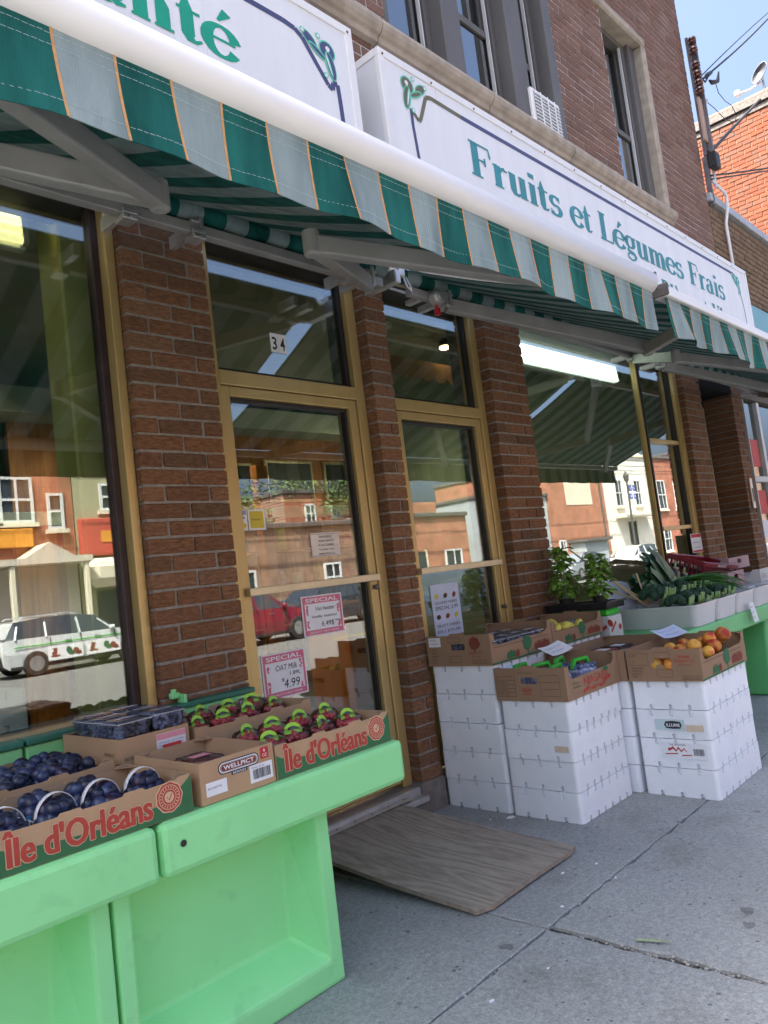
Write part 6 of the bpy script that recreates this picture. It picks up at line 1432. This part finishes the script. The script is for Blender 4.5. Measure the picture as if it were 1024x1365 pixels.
# ---------------------------------------------------------------- ramp, papers, litter
woodmat('plywood', (.22,.188,.145), (.36,.31,.245), 5.0, .85, (1, .14, 1), 6); pm('ply_edge', (.26,.21,.16), .9, .2, 40)
q = MB(); NX, NY = 10, 16
def rp_(u, v, t):
    x = 2.365 + .715*u + .03*(1-v) + .035*(1-v)*u; y = -1.045 + 1.085*v; z = .016 + .105*v - .012*math.sin(math.pi*v) + t + .006*math.sin(math.pi*u)*(1-v)
    cr = .05
    if v < .06 and u > .93: y += .02*(u-.93)/.07
    if v < .06 and u < .07: y += .03*(.07-u)/.07
    return (x, y, z)
g_ = [[q.vert(rp_(i/NX, j/NY, .009)) for j in range(NY+1)] for i in range(NX+1)]; h_ = [[q.vert(rp_(i/NX, j/NY, -.009)) for j in range(NY+1)] for i in range(NX+1)]
for i in range(NX):
    for j in range(NY): q.face((g_[i][j], g_[i+1][j], g_[i+1][j+1], g_[i][j+1]), 0); q.face((h_[i][j], h_[i][j+1], h_[i+1][j+1], h_[i+1][j]), 0)
for i in range(NX): q.face((h_[i][0], h_[i+1][0], g_[i+1][0], g_[i][0]), 1); q.face((g_[i][NY], g_[i+1][NY], h_[i+1][NY], h_[i][NY]), 1)
for j in range(NY): q.face((g_[0][j], g_[0][j+1], h_[0][j+1], h_[0][j]), 1); q.face((h_[NX][j], h_[NX][j+1], g_[NX][j+1], g_[NX][j]), 1)
tag(q.build('plywood_ramp', [M['plywood'], M['ply_edge']]), 'weathered grey plywood sheet laid as a ramp to the door', 'ramp')
q = MB(); q.box(2.30, 3.16, -.035, .012, .128, .134); ms = q.build('metal_strip', M['aluminium']); tag(ms, 'screwed metal strip holding the ramp at the threshold', 'strip')
for k in range(7): q = MB(); q.lathe([(.005, .134), (.004, .1365)], (2.36+.125*k, -.012, 0), 8); q.build('screw', M['steel_dark'], ms)
# notices on the glass
def notice(x0, x1, z0, z1, label, bg, name='notice', rot=0., y=YG):
    q = MB(); cx, cz = (x0+x1)/2, (z0+z1)/2; c, s_ = math.cos(rot), math.sin(rot)
    def fr(u, v, w_): du, dv = u-cx, v-cz; return (cx+du*c-dv*s_, y-.0035-w_, cz+du*s_+dv*c)
    q.prism([(x0, z0), (x1, z0), (x1, z1), (x0, z1)], lambda u, v, w_: fr(u, v, w_-.0016), 0, .001); o = q.build(name, M[bg]); tag(o, label, 'notice'); return o, fr
def scribble(fr, u, v, s_, par, n=8, seed=1, mat='ink', wd=.0035):
    r2 = random.Random(seed); q = MB(); x = u
    for k in range(n):
        d = s_*r2.uniform(.35, .6); pts = [(x+d*j/4, v+s_*(r2.uniform(0, .55) if j % 2 else r2.uniform(0, .25)), wd) for j in range(5)]; stroke(q, pts, fr, .0016+.0001*k); x += d+s_*.18
    q.build('handwriting', M[mat], par)
pm('pink_print', (.62,.16,.24), .7, .08, 10)
for (x0, x1, z0, z1, lab, rt_, kind) in ((2.660, 2.955, 1.083, 1.297, 'pink SPECIAL sign for vanilla, right of the pair on the first door', -.01, 0), (2.362, 2.648, .808, 1.036, 'pink SPECIAL sign for oat milk at 4.99, low on the first door', .0, 1)):
    o, fr = notice(x0, x1, z0, z1, lab, 'paper', 'special_sign', rt_); W_, H_ = x1-x0, z1-z0
    q = MB()
    def rect(a, b, c_, d_, w_=.0004): q.poly([fr(x0+W_*a, z0+H_*c_, w_), fr(x0+W_*b, z0+H_*c_, w_), fr(x0+W_*b, z0+H_*d_, w_), fr(x0+W_*a, z0+H_*d_, w_)])
    rect(.03, .97, .80, .97); rect(.03, .97, .03, .15); rect(.03, .075, .155, .795); rect(.925, .97, .155, .795)
    for k in range(18):
        a_ = rnd.choice((0, 1)); uu = x0+W_*(.11+.03*rnd.random() if a_ else .89-.03*rnd.random()); vv = z0+H_*rnd.choice((rnd.uniform(.18, .38), rnd.uniform(.55, .78))); ell(q, uu, vv, .010, .006, rnd.uniform(0, 180), fr, .0006+.00003*k, n=7)
    q.build('print', M['pink_print'], o)
    letter('SPECIAL', fr, x0+W_*.10, x0+W_*.90, z0+H_*.835, H_*.10, .0008, M['paper'], o, bold=.015); letter('QUALITY FIRST MORE', fr, x0+W_*.14, x0+W_*.86, z0+H_*.065, H_*.05, .0008, M['paper'], o)
    if kind == 0:
        for s_, a, b, v, h in (('Van houtte', .26, .72, .62, .10), ('Vanilla  hazelnut', .17, .80, .44, .07), ('6.49$', .42, .72, .22, .13), ('/907g', .74, .90, .30, .05)): letter(s_, lambda u, v_, w_, fr=fr, z0=z0: fr(u+(v_-z0)*.12, v_, w_), x0+W_*a, x0+W_*b, z0+H_*v, H_*h, .0009, M['ink'], o)
    else:
        for s_, a, b, v, h in (('OAT Milk', .22, .72, .60, .13), ('1.89L', .55, .80, .46, .09), ('$', .36, .42, .36, .07), ('4.99', .42, .78, .20, .20)): letter(s_, lambda u, v_, w_, fr=fr, z0=z0: fr(u+(v_-z0)*.14, v_, w_), x0+W_*a, x0+W_*b, z0+H_*v, H_*h, .0009, M['ink'], o)
o, fr = notice(2.780, 2.990, 1.502, 1.633, 'small cream notice in black capitals above the door push bar', 'paper_pale')
for k, s_ in enumerate(('SANSEZ', 'VOS SACS', '\u00c0 LA CAISSE', 'THANK YOU', 'MERCI')): letter(s_, fr, 2.83+.01*(k == 0), 2.945-.01*(k == 0), 1.605-.023*k, .013 if k < 3 else .009, .0008, M['ink'], o, bold=.01)
q = MB()
for a, b in ((2.785, 2.985),):
    for v in (1.507, 1.626): stroke(q, [(a, v, .002), (b, v, .002)], fr, .0006)
q.build('print', M['ink'], o)
pm('card_yellow', (.62,.48,.04), .5, .06, 6); pm('card_blue', (.25,.30,.50), .5, .1, 6)
o, fr = notice(2.305, 2.372, 1.665, 1.772, 'payment card decal with blue and red bands on the door glass', 'paper', 'decal'); q = MB(); q.poly([fr(2.31, 1.745, .0005), fr(2.367, 1.745, .0005), fr(2.367, 1.768, .0005), fr(2.31, 1.768, .0005)]); q.build('print', M['card_blue'], o); letter('VISA', fr, 2.315, 2.360, 1.725, .013, .0006, M['ink_blue'], o, bold=.03); q = MB(); ell(q, 2.328, 1.69, .016, .013, 0, fr, .0006); q.build('print', M['tag_red'], o); q = MB(); ell(q, 2.348, 1.69, .016, .013, 0, fr, .0009); q.build('print', M['card_yellow'], o)
o, fr = notice(2.378, 2.485, 1.665, 1.772, 'yellow bank-card decal with white edge on the door glass', 'paper', 'decal'); q = MB(); q.poly([fr(2.388, 1.675, .0005), fr(2.475, 1.675, .0005), fr(2.475, 1.762, .0005), fr(2.388, 1.762, .0005)]); q.build('print', M['card_yellow'], o); letter('Interac', fr, 2.40, 2.455, 1.715, .013, .0008, M['ink'], o)
o, fr = notice(2.302, 2.345, 1.535, 1.58, 'round white decal at the left edge of the first door', 'paper', 'decal')
o, fr = notice(3.725, 4.010, .93, 1.262, 'pale blue vegetable price list on the second door', 'paper_blue', 'price_list', .0)
q = MB(); vm = [MB(), MB(), MB()]
for r_ in range(2):
    for c_ in range(3): ell(vm[(r_+c_) % 3], 3.775+.09*c_, 1.185-.13*r_, .022, .016, 20*c_, fr, .0006, n=9)
for m_, nm in zip(vm, ('card_yellow', 'print_brown', 'print_rust')): m_.build('print', M[nm], o)
for k, s_ in enumerate(('LEGUMES VARIES', 'SPECIAL 2.99', 'FRUITS VARIES', 'DU JOUR')): letter(s_, fr, 3.75, 3.98, (1.135, 1.098, .99, .955)[k], .018 if k != 1 else .025, .0008, M['ink'], o)
o, fr = notice(7.80, 8.075, 1.205, 1.40, 'small red and white SPECIAL sign low in the side light', 'paper', 'special_sign', 0, .056); q = MB(); q.poly([fr(7.81, 1.36, .0005), fr(8.065, 1.36, .0005), fr(8.065, 1.395, .0005), fr(7.81, 1.395, .0005)]); q.poly([fr(7.81, 1.21, .0005), fr(8.065, 1.21, .0005), fr(8.065, 1.23, .0005), fr(7.81, 1.23, .0005)]); q.build('print', M['tag_red'], o); scribble(fr, 7.84, 1.30, .04, o, 7, 3); scribble(fr, 7.84, 1.25, .04, o, 7, 4)
# polystyrene boxes standing inside the left window
for k in range(2):
    o = shared('foam_box', _fm[list(_fm)[0]], (.95+.64*(k-1), .42, .93), rot=(0, 0, .03)); tag(o, ('left', 'right')[k]+' polystyrene box lying inside the left window', 'foam box', 'foam boxes inside the window')
# litter
pm('leaf_pale', (.28,.34,.18), .6, .2, 30)
q = MB(); blade(q, (3.02, -1.93, .006), (1, .2, .05), (0, 0, 1), .11, .030, .0); tag(q.build('fallen_leaf', M['leaf_pale'], None, solid=.0008), 'pale green leaf lying on the pavement at the right', 'leaf')
q = MB(); blade(q, (2.50, -1.62, .004), (.3, -1, .05), (0, 0, 1), .12, .016, .0); tag(q.build('fallen_leaf', M['leaf_pale'], None, solid=.0008), 'dry leaf strip caught in the pavement joint', 'leaf')
sp_ = [(3.05,-1.18), (2.62,-1.26), (2.95,-1.32), (4.9,-1.75), (3.35,-.40), (3.42,-.48), (2.2,-1.45), (2.9,-1.1), (5.1,-1.6), (1.95,-1.4)]
for i, (x, y) in enumerate(sp_):
    q = MB(); a = rnd.uniform(0, 3); s_ = rnd.uniform(.006, .016) if i != 5 else .03
    q.prism([(x+s_*math.cos(a+t)*rnd.uniform(.5, 1.2), y+s_*math.sin(a+t)*rnd.uniform(.4, .8)) for t in (0, 1.3, 2.4, 3.6, 5.0)], lambda u, v, w_: (u, v, .001+w_), 0, .002); tag(q.build('paper_scrap', M['paper']), 'tiny white scrap of litter on the pavement', 'litter', 'scraps on the pavement')
# ---------------------------------------------------------------- the other side of the street (seen in the glass)
def farbrick(name, c1, c2, mo, sc_=4.4):
    m, n, l, b = nt(name); tc = n.new('ShaderNodeTexCoord'); mp = n.new('ShaderNodeMapping'); mp.inputs['Rotation'].default_value = (math.pi/2, 0, 0); l.new(tc.outputs['Object'], mp.inputs[0])
    br = n.new('ShaderNodeTexBrick'); br.inputs['Scale'].default_value = sc_; br.inputs['Color1'].default_value = L4(c1); br.inputs['Color2'].default_value = L4(c2); br.inputs['Mortar'].default_value = L4(mo)
    br.inputs['Mortar Size'].default_value = .02; br.inputs['Brick Width'].default_value = 1.0; br.inputs['Row Height'].default_value = .34; l.new(mp.outputs[0], br.inputs['Vector'])
    no = n.new('ShaderNodeTexNoise'); no.inputs['Scale'].default_value = 1.1; no.inputs['Detail'].default_value = 9; no.inputs['Roughness'].default_value = .7; l.new(tc.outputs['Object'], no.inputs['Vector'])
    mx = n.new('ShaderNodeMix'); mx.data_type = 'RGBA'; mx.blend_type = 'MULTIPLY'; mx.inputs[0].default_value = .95; rp = n.new('ShaderNodeValToRGB'); rp.color_ramp.elements[0].position = .3; rp.color_ramp.elements[1].position = .7
    rp.color_ramp.elements[0].color = (.5, .5, .5, 1); rp.color_ramp.elements[1].color = (1.2, 1.2, 1.2, 1); l.new(no.outputs['Fac'], rp.inputs[0]); l.new(br.outputs['Color'], mx.inputs[6]); l.new(rp.outputs[0], mx.inputs[7])
    l.new(mx.outputs[2], b.inputs['Base Color']); b.inputs['Roughness'].default_value = .9; MATS[name] = m
farbrick('far_red', (.36,.10,.05), (.44,.14,.07), (.40,.32,.26)); farbrick('far_brown', (.24,.14,.09), (.32,.19,.12), (.36,.30,.25)); farbrick('far_orange', (.48,.19,.10), (.40,.14,.075), (.46,.34,.26))
pm('far_beige', (.56,.50,.40), .9, .1, 1); pm('far_white', (.70,.67,.58), .9, .06, 1); pm('far_grey', (.36,.40,.42), .8, .08, 1); pm('far_olive', (.33,.32,.20), .9, .1, 1); pm('far_roof', (.10,.09,.085), .9, .2, 2)
pm('far_orange_sign', (.66,.28,.03), .6, .08, 2); pm('far_red_sign', (.50,.07,.05), .6, .08, 2); pm('far_cream', (.66,.60,.46), .8, .05, 2); pm('far_win', (.04,.05,.06), .15, .2, 1)
FY = -22.6
def far_building(x0, x1, h, mat, label, wins=(), parapet='far_roof', depth=9, fy=FY, doors=()):
    r = empty('far_building', ((x0+x1)/2, fy-depth/2, 0), label, 'building'); q = MB(); q.box(x0, x1, fy-depth, fy, -.3, h); wl = q.build('wall', M[mat], r)
    q = MB(); q.box(x0-.08, x1+.08, fy-depth, fy+.14, h+.002, h+.22, b=.03); q.build('parapet', M[parapet], r)
    for (a, b, c, d) in wins:
        f = MB()
        for bx in ((a, a+.09, c, d), (b-.09, b, c, d), (a+.09, b-.09, d-.09, d), (a+.09, b-.09, c, c+.09), (a+.09, b-.09, (c+d)/2-.04, (c+d)/2+.04)): f.box(bx[0], bx[1], fy+.002, fy+.08, bx[2], bx[3])
        w_ = f.build('window', M['white_wood'], r); f = MB(); f.box(a+.09, b-.09, fy+.012, fy+.02, c+.09, d-.09); f.build('pane', M['far_win'], w_)
        f = MB(); f.box(a-.1, b+.1, fy+.002, fy+.16, c-.14, c-.002); f.build('sill', M['far_cream'], w_)
        if b-a > .8: f = MB(); f.box((a+b)/2-.04, (a+b)/2+.04, fy+.0805, fy+.10, c, d); f.build('mullion', M['white_wood'], w_)
    for (a, b, d) in doors:
        f = MB(); f.box(a, b, fy+.002, fy+.05, 0, d); dr = f.build('door', M['far_win'], r); f = MB(); f.box(a-.1, a-.002, fy+.002, fy+.08, 0, d+.1); f.box(b+.002, b+.1, fy+.002, fy+.08, 0, d+.1); f.build('door_frame', M['far_cream'], dr)
    return r
def part(r, name, mat, *a, b=.02): q = MB(); q.box(*a, b=b); return q.build(name, M[mat], r)
far_building(-20, 4.9, 6.6, 'far_brown', 'brown brick row across the street, far left', [(-2+2.2*k, -.9+2.2*k, 4.2, 5.9) for k in range(3)])
r = far_building(5.0, 12.2, 7.4, 'far_red', 'red brick house across the street with orange sign and gabled porch', [(6.4,7.8,4.6,6.1), (8.9,9.7,4.6,6.05), (9.75,10.85,4.55,6.1), (11.3,11.85,4.3,5.55)], doors=[(10.3, 11.1, 2.2)])
part(r, 'ground_floor', 'far_beige', 5.02, 12.18, FY+.003, FY+.06, 0, 3.1); part(r, 'sign_band', 'far_orange_sign', 5.4, 10.7, FY+.07, FY+.22, 3.75, 4.35)
q = MB(); q.prism([(5.0, 3.1), (12.2, 3.1), (12.2, 3.3), (11.6, 3.3), (10.8, 3.78), (10.0, 3.3), (5.0, 3.3)], lambda u, v, w_: (u, FY+.07+w_, v), 0, 1.1); q.build('porch_roof', M['far_beige'], r)
for x in (5.4, 7.6, 9.6, 12.0): part(r, 'porch_post', 'far_cream', x-.08, x+.08, FY+.95, FY+1.12, 0, 3.09)
part(r, 'shop_pane', 'far_win', 6.0, 9.2, FY+.061, FY+.075, .7, 2.5)
r = far_building(12.25, 17.4, 6.4, 'far_olive', 'olive rendered shop across the street with red sign band', [(13.2,14.2,4.9,5.9), (15.4,16.4,4.9,5.9)])
part(r, 'sign_band', 'far_red_sign', 12.3, 17.3, FY+.01, FY+.3, 3.3, 4.6); part(r, 'awning_band', 'far_cream', 12.3, 17.3, FY+.01, FY+.8, 2.2, 3.2, b=.3); part(r, 'shop_pane', 'far_win', 12.8, 16.8, FY+.005, FY+.02, .5, 2.1); part(r, 'sign_stripe', 'far_orange_sign', 13.0, 16.2, FY+.301, FY+.32, 3.75, 4.15)
far_building(17.5, 26.3, 4.0, 'far_brown', 'long low brown brick warehouse across the street', [(19.0, 19.7, .6, 2.3), (23.6, 24.6, 1.0, 2.3)])
r = far_building(26.6, 34.6, 4.2, 'far_orange', 'low brick shop with stepped parapet across the street', [(27.4,28.6,.5,2.4), (32.4,33.8,.6,2.4)], doors=[(29.8, 30.8, 2.4)]); part(r, 'step_parapet', 'far_orange', 29.6, 32.2, FY-.4, FY-.002, 4.43, 5.0); part(r, 'shop_sign', 'far_cream', 27.2, 30.0, FY+.01, FY+.12, 2.6, 3.3)
far_building(27.5, 36.0, 6.6, 'far_red', 'red brick house rising behind the low brick shop', [(29.0,29.8,4.9,6.0), (31.0, 31.8, 5.2, 6.2)], fy=FY-7, depth=6)
far_building(36.6, 43.4, 5.2, 'far_grey', 'grey boarded building across the street', [(38.2,39.4,2.8,4.2), (40.6,41.8,2.8,4.2)], doors=[(39.5, 40.4, 2.2)])
r = far_building(43.5, 51.4, 7.2, 'far_orange', 'orange brick block with blank sunlit wall across the street', [(44.3, 45.1, 1.0, 2.3)]); part(r, 'lean_to', 'far_grey', 45.6, 48.6, FY+.01, FY+1.2, 0, 2.0); part(r, 'lean_to_roof', 'far_roof', 45.4, 48.8, FY+.01, FY+1.5, 2.01, 2.2); part(r, 'painted_panel', 'far_cream', 46.0, 49.6, FY+.005, FY+.03, 4.6, 6.4); part(r, 'downpipe', 'far_roof', 50.7, 50.82, FY+.005, FY+.12, 0, 7.1); part(r, 'chimney', 'far_orange', 48.0, 49.0, FY-2, FY-1.2, 7.43, 8.6)
r = far_building(51.5, 59.0, 8.2, 'far_white', 'white stone building with pediment across the street', [(53.2,54.4,4.4,6.4), (56.4,57.6,4.4,6.4)], doors=[(54.6, 56.0, 3.2)], parapet='far_cream')
q = MB(); q.prism([(52.6, 8.42), (58.2, 8.42), (57.4, 9.0), (56.4, 9.2), (55.4, 10.4), (54.4, 9.2), (53.4, 9.0)], lambda u, v, w_: (u, FY-.4+w_, v), 0, .5); q.build('pediment', M['far_white'], r)
part(r, 'balcony', 'far_cream', 52.8, 58.0, FY+.01, FY+.9, 3.5, 3.7)
far_building(59.1, 67.5, 8.2, 'far_red', 'red brick house with tall windows at the far end across the street', [(60.6,62.2,4.0,6.4), (64.0,65.4,4.0,6.4), (60.6,62.0,.6,2.6)]); far_building(67.6, 100, 9, 'far_brown', 'last brown brick block down the opposite side', [(70, 71.5, 4, 6.2), (74, 75.5, 4, 6.2)])
# trees behind the low roofs
pm('bark', (.09,.065,.045), .9, .3, 12, .6, 40); pm('foliage', (.055,.10,.022), .7, .35, 3, col2=(.10,.15,.035))
def tree(x, y, h, R_, label):
    r = empty('street_tree', (x, y, 0), label, 'tree', 'trees across the street'); q = MB(); q.tube([(x, y, -.3), (x+.1, y, h*.35), (x, y+.1, h*.7)], .2, 9, rs=[.28, .2, .09])
    for k in range(6): a = k*1.05; q.tube([(x+.05, y, h*(.32+.05*k)), (x+R_*.35*math.cos(a), y+R_*.35*math.sin(a), h*(.5+.06*k)), (x+R_*.7*math.cos(a), y+R_*.7*math.sin(a), h*(.58+.06*k))], .06, 6, rs=[.08, .05, .02])
    q.build('trunk', M['bark'], r, smooth=True); q = MB(); cl = []
    for k in range(30): a, e, rr = rnd.uniform(0, 6.28), rnd.uniform(-.8, 1.5), R_*rnd.uniform(.35, .95); cl.append(Vector((x+rr*math.cos(a)*math.cos(e), y+rr*math.sin(a)*math.cos(e), h*.68+rr*.8*math.sin(e))))
    for c in cl:
        for k in range(90):
            d = Vector((rnd.gauss(0, 1), rnd.gauss(0, 1), rnd.gauss(0, .7))); p = c + d*(R_*.16); u_ = Vector((rnd.uniform(-1, 1), rnd.uniform(-1, 1), rnd.uniform(-.6, .6))).normalized(); v_ = u_.orthogonal().normalized(); s_ = rnd.uniform(.10, .2)
            q.poly([p, p+u_*s_+v_*s_*.35, p+u_*s_*1.9, p+u_*s_-v_*s_*.35])
    q.build('crown', M['foliage'], r)
tree(18.5, -30, 9.0, 3.0, 'leafy tree behind the low brown warehouse'); tree(24.0, -29.5, 7.0, 2.6, 'smaller leafy tree behind the right end of the warehouse'); tree(33.0, -29, 9.5, 3.0, 'tall leafy tree behind the stepped brick shop'); tree(30.0, -31, 10, 3.0, 'leafy tree behind the red house roof')
# lamp post with flag
r = empty('street_lamp', (52.0, -21.0, 0), 'street lamp post with a blue and white flag across the street', 'lamp post'); q = MB(); q.tube([(52, -21, 0), (52, -21, 6.0)], .07, 10, rs=[.1, .06]); q.build('post', M['steel_dark'], r); q = MB(); q.lathe([(.06, 0), (.16, .12), (.22, .5), (.1, .66), (.03, .8)], (52, -21, 5.9), 12); q.build('lantern', M['steel_dark'], r); q = MB(); q.tube([(52, -21, 5.7), (53.3, -21, 5.7)], .03, 6); q.build('bracket', M['steel_dark'], r)
pm('flag_blue', (.02,.07,.36), .8, .1, 3); fl = MB(); fl.box(52.15, 53.25, -21.01, -20.99, 4.7, 5.66); f_ = fl.build('flag', M['flag_blue'], r); fl = MB(); fl.box(52.61, 52.79, -20.989, -20.98, 4.7, 5.66); fl.box(52.15, 52.609, -20.989, -20.98, 5.09, 5.27); fl.box(52.791, 53.25, -20.989, -20.98, 5.09, 5.27); fl.build('cross', M['white'], f_)
fl = MB()
for cx in (52.38, 53.02):
    for cz in (4.9, 5.46): fl.box(cx-.03, cx+.03, -20.989, -20.98, cz-.11, cz+.11); fl.box(cx-.09, cx-.031, -20.989, -20.98, cz-.02, cz+.05); fl.box(cx+.031, cx+.09, -20.989, -20.98, cz-.02, cz+.05)
fl.build('emblem', M['white'], f_)
for k, (z0_, z1_, yy) in enumerate(((7.6, 7.4, -20.8), (7.2, 7.1, -20.9), (6.7, 6.9, -20.6), (8.2, 7.8, -21.0))): wire([(-5, yy, z0_), (75, yy, z1_)], .022, ('highest', 'second', 'lowest', 'topmost outer')[k] + ' overhead wire strung along the opposite pavement', n=30, sag=.5)
for k, x in enumerate((-4.8, 15.6, 35.2, 74.6)): q = MB(); q.tube([(x, -20.8, -.1), (x, -20.8, 8.8)], .12, 10, rs=[.15, .10]); q.box(x-.9, x+.9, -20.86, -20.74, 7.9, 8.0); tag(q.build('utility_pole', M['bark']), ('first', 'second', 'third', 'last')[k] + ' wooden utility pole along the opposite pavement', 'pole', 'utility poles across the street')
# cars
pm('tyre', (.02,.02,.02), .8, .2, 20); pm('rim', (.5,.5,.5), .35, .1, 8, metal=.8); pm('lamp_red', (.4,.02,.02), .3, .1, 8); pm('lamp_clear', (.6,.6,.6), .2, .1, 8)
def car(x, y, face, paint, label, L_=4.4, wagon=False, decals=False):
    """face=+1 nose to +x"""
    r = empty('car', (x, y, -.125), label, 'car', 'cars in the street'); q = MB(); S = L_/4.4
    rear = (-2.05, 1.46) if wagon else (-1.25, 1.40)
    st = [(-2.2,.62,.9,.9,.80),(-2.16,.35,.98,.98,.84)] + ([(-2.02,.25,1.0,1.05,.86),(-1.8,.22,1.0,1.45,.87),(-1.0,.22,1.0,1.52,.88)] if wagon else [(-1.75,.25,1.0,1.0,.86),(-1.1,.22,1.0,1.40,.88),(-.7,.22,1.0,1.46,.88)]) + [(-.05,.22,.98,1.5,.88),(.45,.22,.97,1.42,.88),(1.05,.22,.96,.99,.88),(1.6,.24,.90,.90,.87),(2.05,.30,.78,.78,.82),(2.2,.45,.62,.62,.72)]
    rows = []
    for (px, zb, zm, zt, hw) in st:
        g_ = zt > zm+.02; row = []
        for sy in (-1, 1):
            row.append([q.vert((x+face*px*S, y+sy*hw*.94, zb-.12)), q.vert((x+face*px*S, y+sy*hw, (zb+zm)/2-.12)), q.vert((x+face*px*S, y+sy*hw*.96, zm-.12)), q.vert((x+face*px*S, y+sy*(hw*.76 if g_ else hw*.93), zt-.12+(.0 if g_ else .015)))])
        rows.append((row, g_))
    for (a, ga), (b, gb_) in zip(rows, rows[1:]):
        for s_ in (0, 1):
            for k in range(3):
                f = (a[s_][k], b[s_][k], b[s_][k+1], a[s_][k+1]); q.face(f if (s_ == 0) == (face > 0) else f[::-1], 1 if (k == 2 and (ga or gb_)) else 0)
        f = (a[0][3], b[0][3], b[1][3], a[1][3]); q.face(f if face > 0 else f[::-1], 1 if ga != gb_ else 0); f = (a[0][0], a[1][0], b[1][0], b[0][0]); q.face(f, 2)
    for (row, _g), fl_ in ((rows[0], 1), (rows[-1], 0)): f = row[0] + row[1][::-1]; q.face(f, 0)
    q.build('body', [paint, M['far_win'], M['tyre']], r)
    for px in (-1.36, 1.34):
        for sy in (-1, 1):
            yy = y+sy*.80; q = MB(); q.lathe([(.20, -.10), (.30, -.10), (.33, -.07), (.33, .07), (.30, .10), (.20, .10)], (x+face*px*S, yy, .21), 20, axis='y'); wh = q.build('wheel', M['tyre'], r); q = MB(); q.lathe([(.19, sy*.085), (.2, sy*.11), (.05, sy*.12), (.02, sy*.121)], (x+face*px*S, yy, .21), 14, axis='y'); q.build('rim', M['rim'], wh)
    for sy in (-1, 1): q = MB(); q.box(x+face*2.08*S-.1, x+face*2.08*S+.08, y+sy*.58-.14, y+sy*.58+.14, .46, .60, b=.03); q.build('headlight', M['lamp_clear'], r); q = MB(); q.box(x-face*2.14*S-.06, x-face*2.14*S+.06, y+sy*.62-.14, y+sy*.62+.14, .62, .80, b=.03); q.build('tail_light', M['lamp_red'], r)
    for px in (.4, -.45): q = MB(); q.box(x+face*px*S-.09, x+face*px*S+.09, y+.872, y+.89, .70, .725); q.build('door_handle', M['rim'], r)
    for sy in (-1, 1):
        for (pa, za, pb, zb_) in ([(-1.05, .98, -1.0, 1.38), (-.1, .97, -.12, 1.42), (.95, .90, .5, 1.30)] + ([(-1.85, .98, -1.72, 1.32)] if wagon else [(-1.6, .96, -1.1, 1.27)])):
            q = MB(); q.bar((x+face*pa*S, y+sy*.853, za-.12), (x+face*pb*S, y+sy*.695, zb_-.12), .05, .07); q.build('pillar', paint, r)
        q = MB(); q.box(x-2.0*S, x+2.0*S, y+sy*.835-.02, y+sy*.835+.02, .10, .19, b=.01); q.build('sill', M['tyre'], r)
        for pd in (-.95, -.08, .92): q = MB(); q.box(x+face*pd*S-.006, x+face*pd*S+.006, y+sy*.872-.012, y+sy*.872+.012, .20, .84); q.build('door_seam', M['tyre'], r)
        q = MB(); q.box(x+face*.82*S-.06, x+face*.82*S+.06, y+sy*.95-.09, y+sy*.95+.09, .84, .96, b=.03); q.build('mirror', paint, r)
        if wagon: q = MB(); q.tube([(x-face*1.6*S, y+sy*.60, 1.40), (x-face*1.5*S, y+sy*.60, 1.45), (x-face*.2*S, y+sy*.60, 1.46), (x-face*.05*S, y+sy*.60, 1.40)], .02, 6); q.build('roof_rail', M['rim'], r)
    if decals:
        for px in (-.55, .55):
            q = MB(); q.box(x+px-.5, x+px+.5, y+.885, y+.90, .22, .60); d_ = q.build('side_panel', M['white'], r); fr = lambda u, v, w_: (u, y+.90+w_, v)
            for k, (u, v, rx, ry, m_) in enumerate(((-.30, .50, .07, .04, 'print_rust'), (-.30, .43, .05, .07, 'print_rust'), (-.30, .33, .14, .03, 'print_rust'), (-.36, .40, .04, .05, 'print_rust'), (.08, .44, .08, .09, 'print_green'), (.16, .36, .10, .06, 'print_green'), (.28, .40, .09, .08, 'print_rust'), (.36, .34, .08, .05, 'pack_red'))): e = MB(); ell(e, x+px+u, v, rx, ry, 0, fr, .002+.001*k); e.build('print', M[m_], d_)
        q = MB(); q.box(x-1.9, x+1.9, y+.885, y+.895, .66, .69); q.build('stripe', M['handle_kelly'], r)
    return r
pc = lambda n_, c_: pm(n_, c_, .25, .03, 2, coat=.8)
car(9.95, -18.7, 1, pc('paint_silver', (.58,.60,.60)), 'white station wagon with vegetable panels parked across the street', 4.4, True, True)
car(13.2, -14.9, 1, pc('paint_red', (.20,.012,.03)), 'dark red car passing in the street', 4.4); car(18.6, -17.6, -1, pc('paint_dark', (.03,.035,.045)), 'dark car parked before the brown warehouse', 4.5, True)
car(13.6, -6.9, 1, pc('paint_blue', (.025,.04,.075)), 'dark blue car parked at the near kerb', 4.4); car(44.5, -17.8, -1, pc('paint_white', (.75,.74,.70)), 'white car seen from behind down the street', 4.5, True); car(38.5, -18.2, -1, pc('paint_grey', (.22,.24,.27)), 'grey car parked before the white car', 4.4); car(27.5, -18.4, -1, pc('paint_black', (.02,.02,.022)), 'black car parked before the stepped brick shop', 4.4)
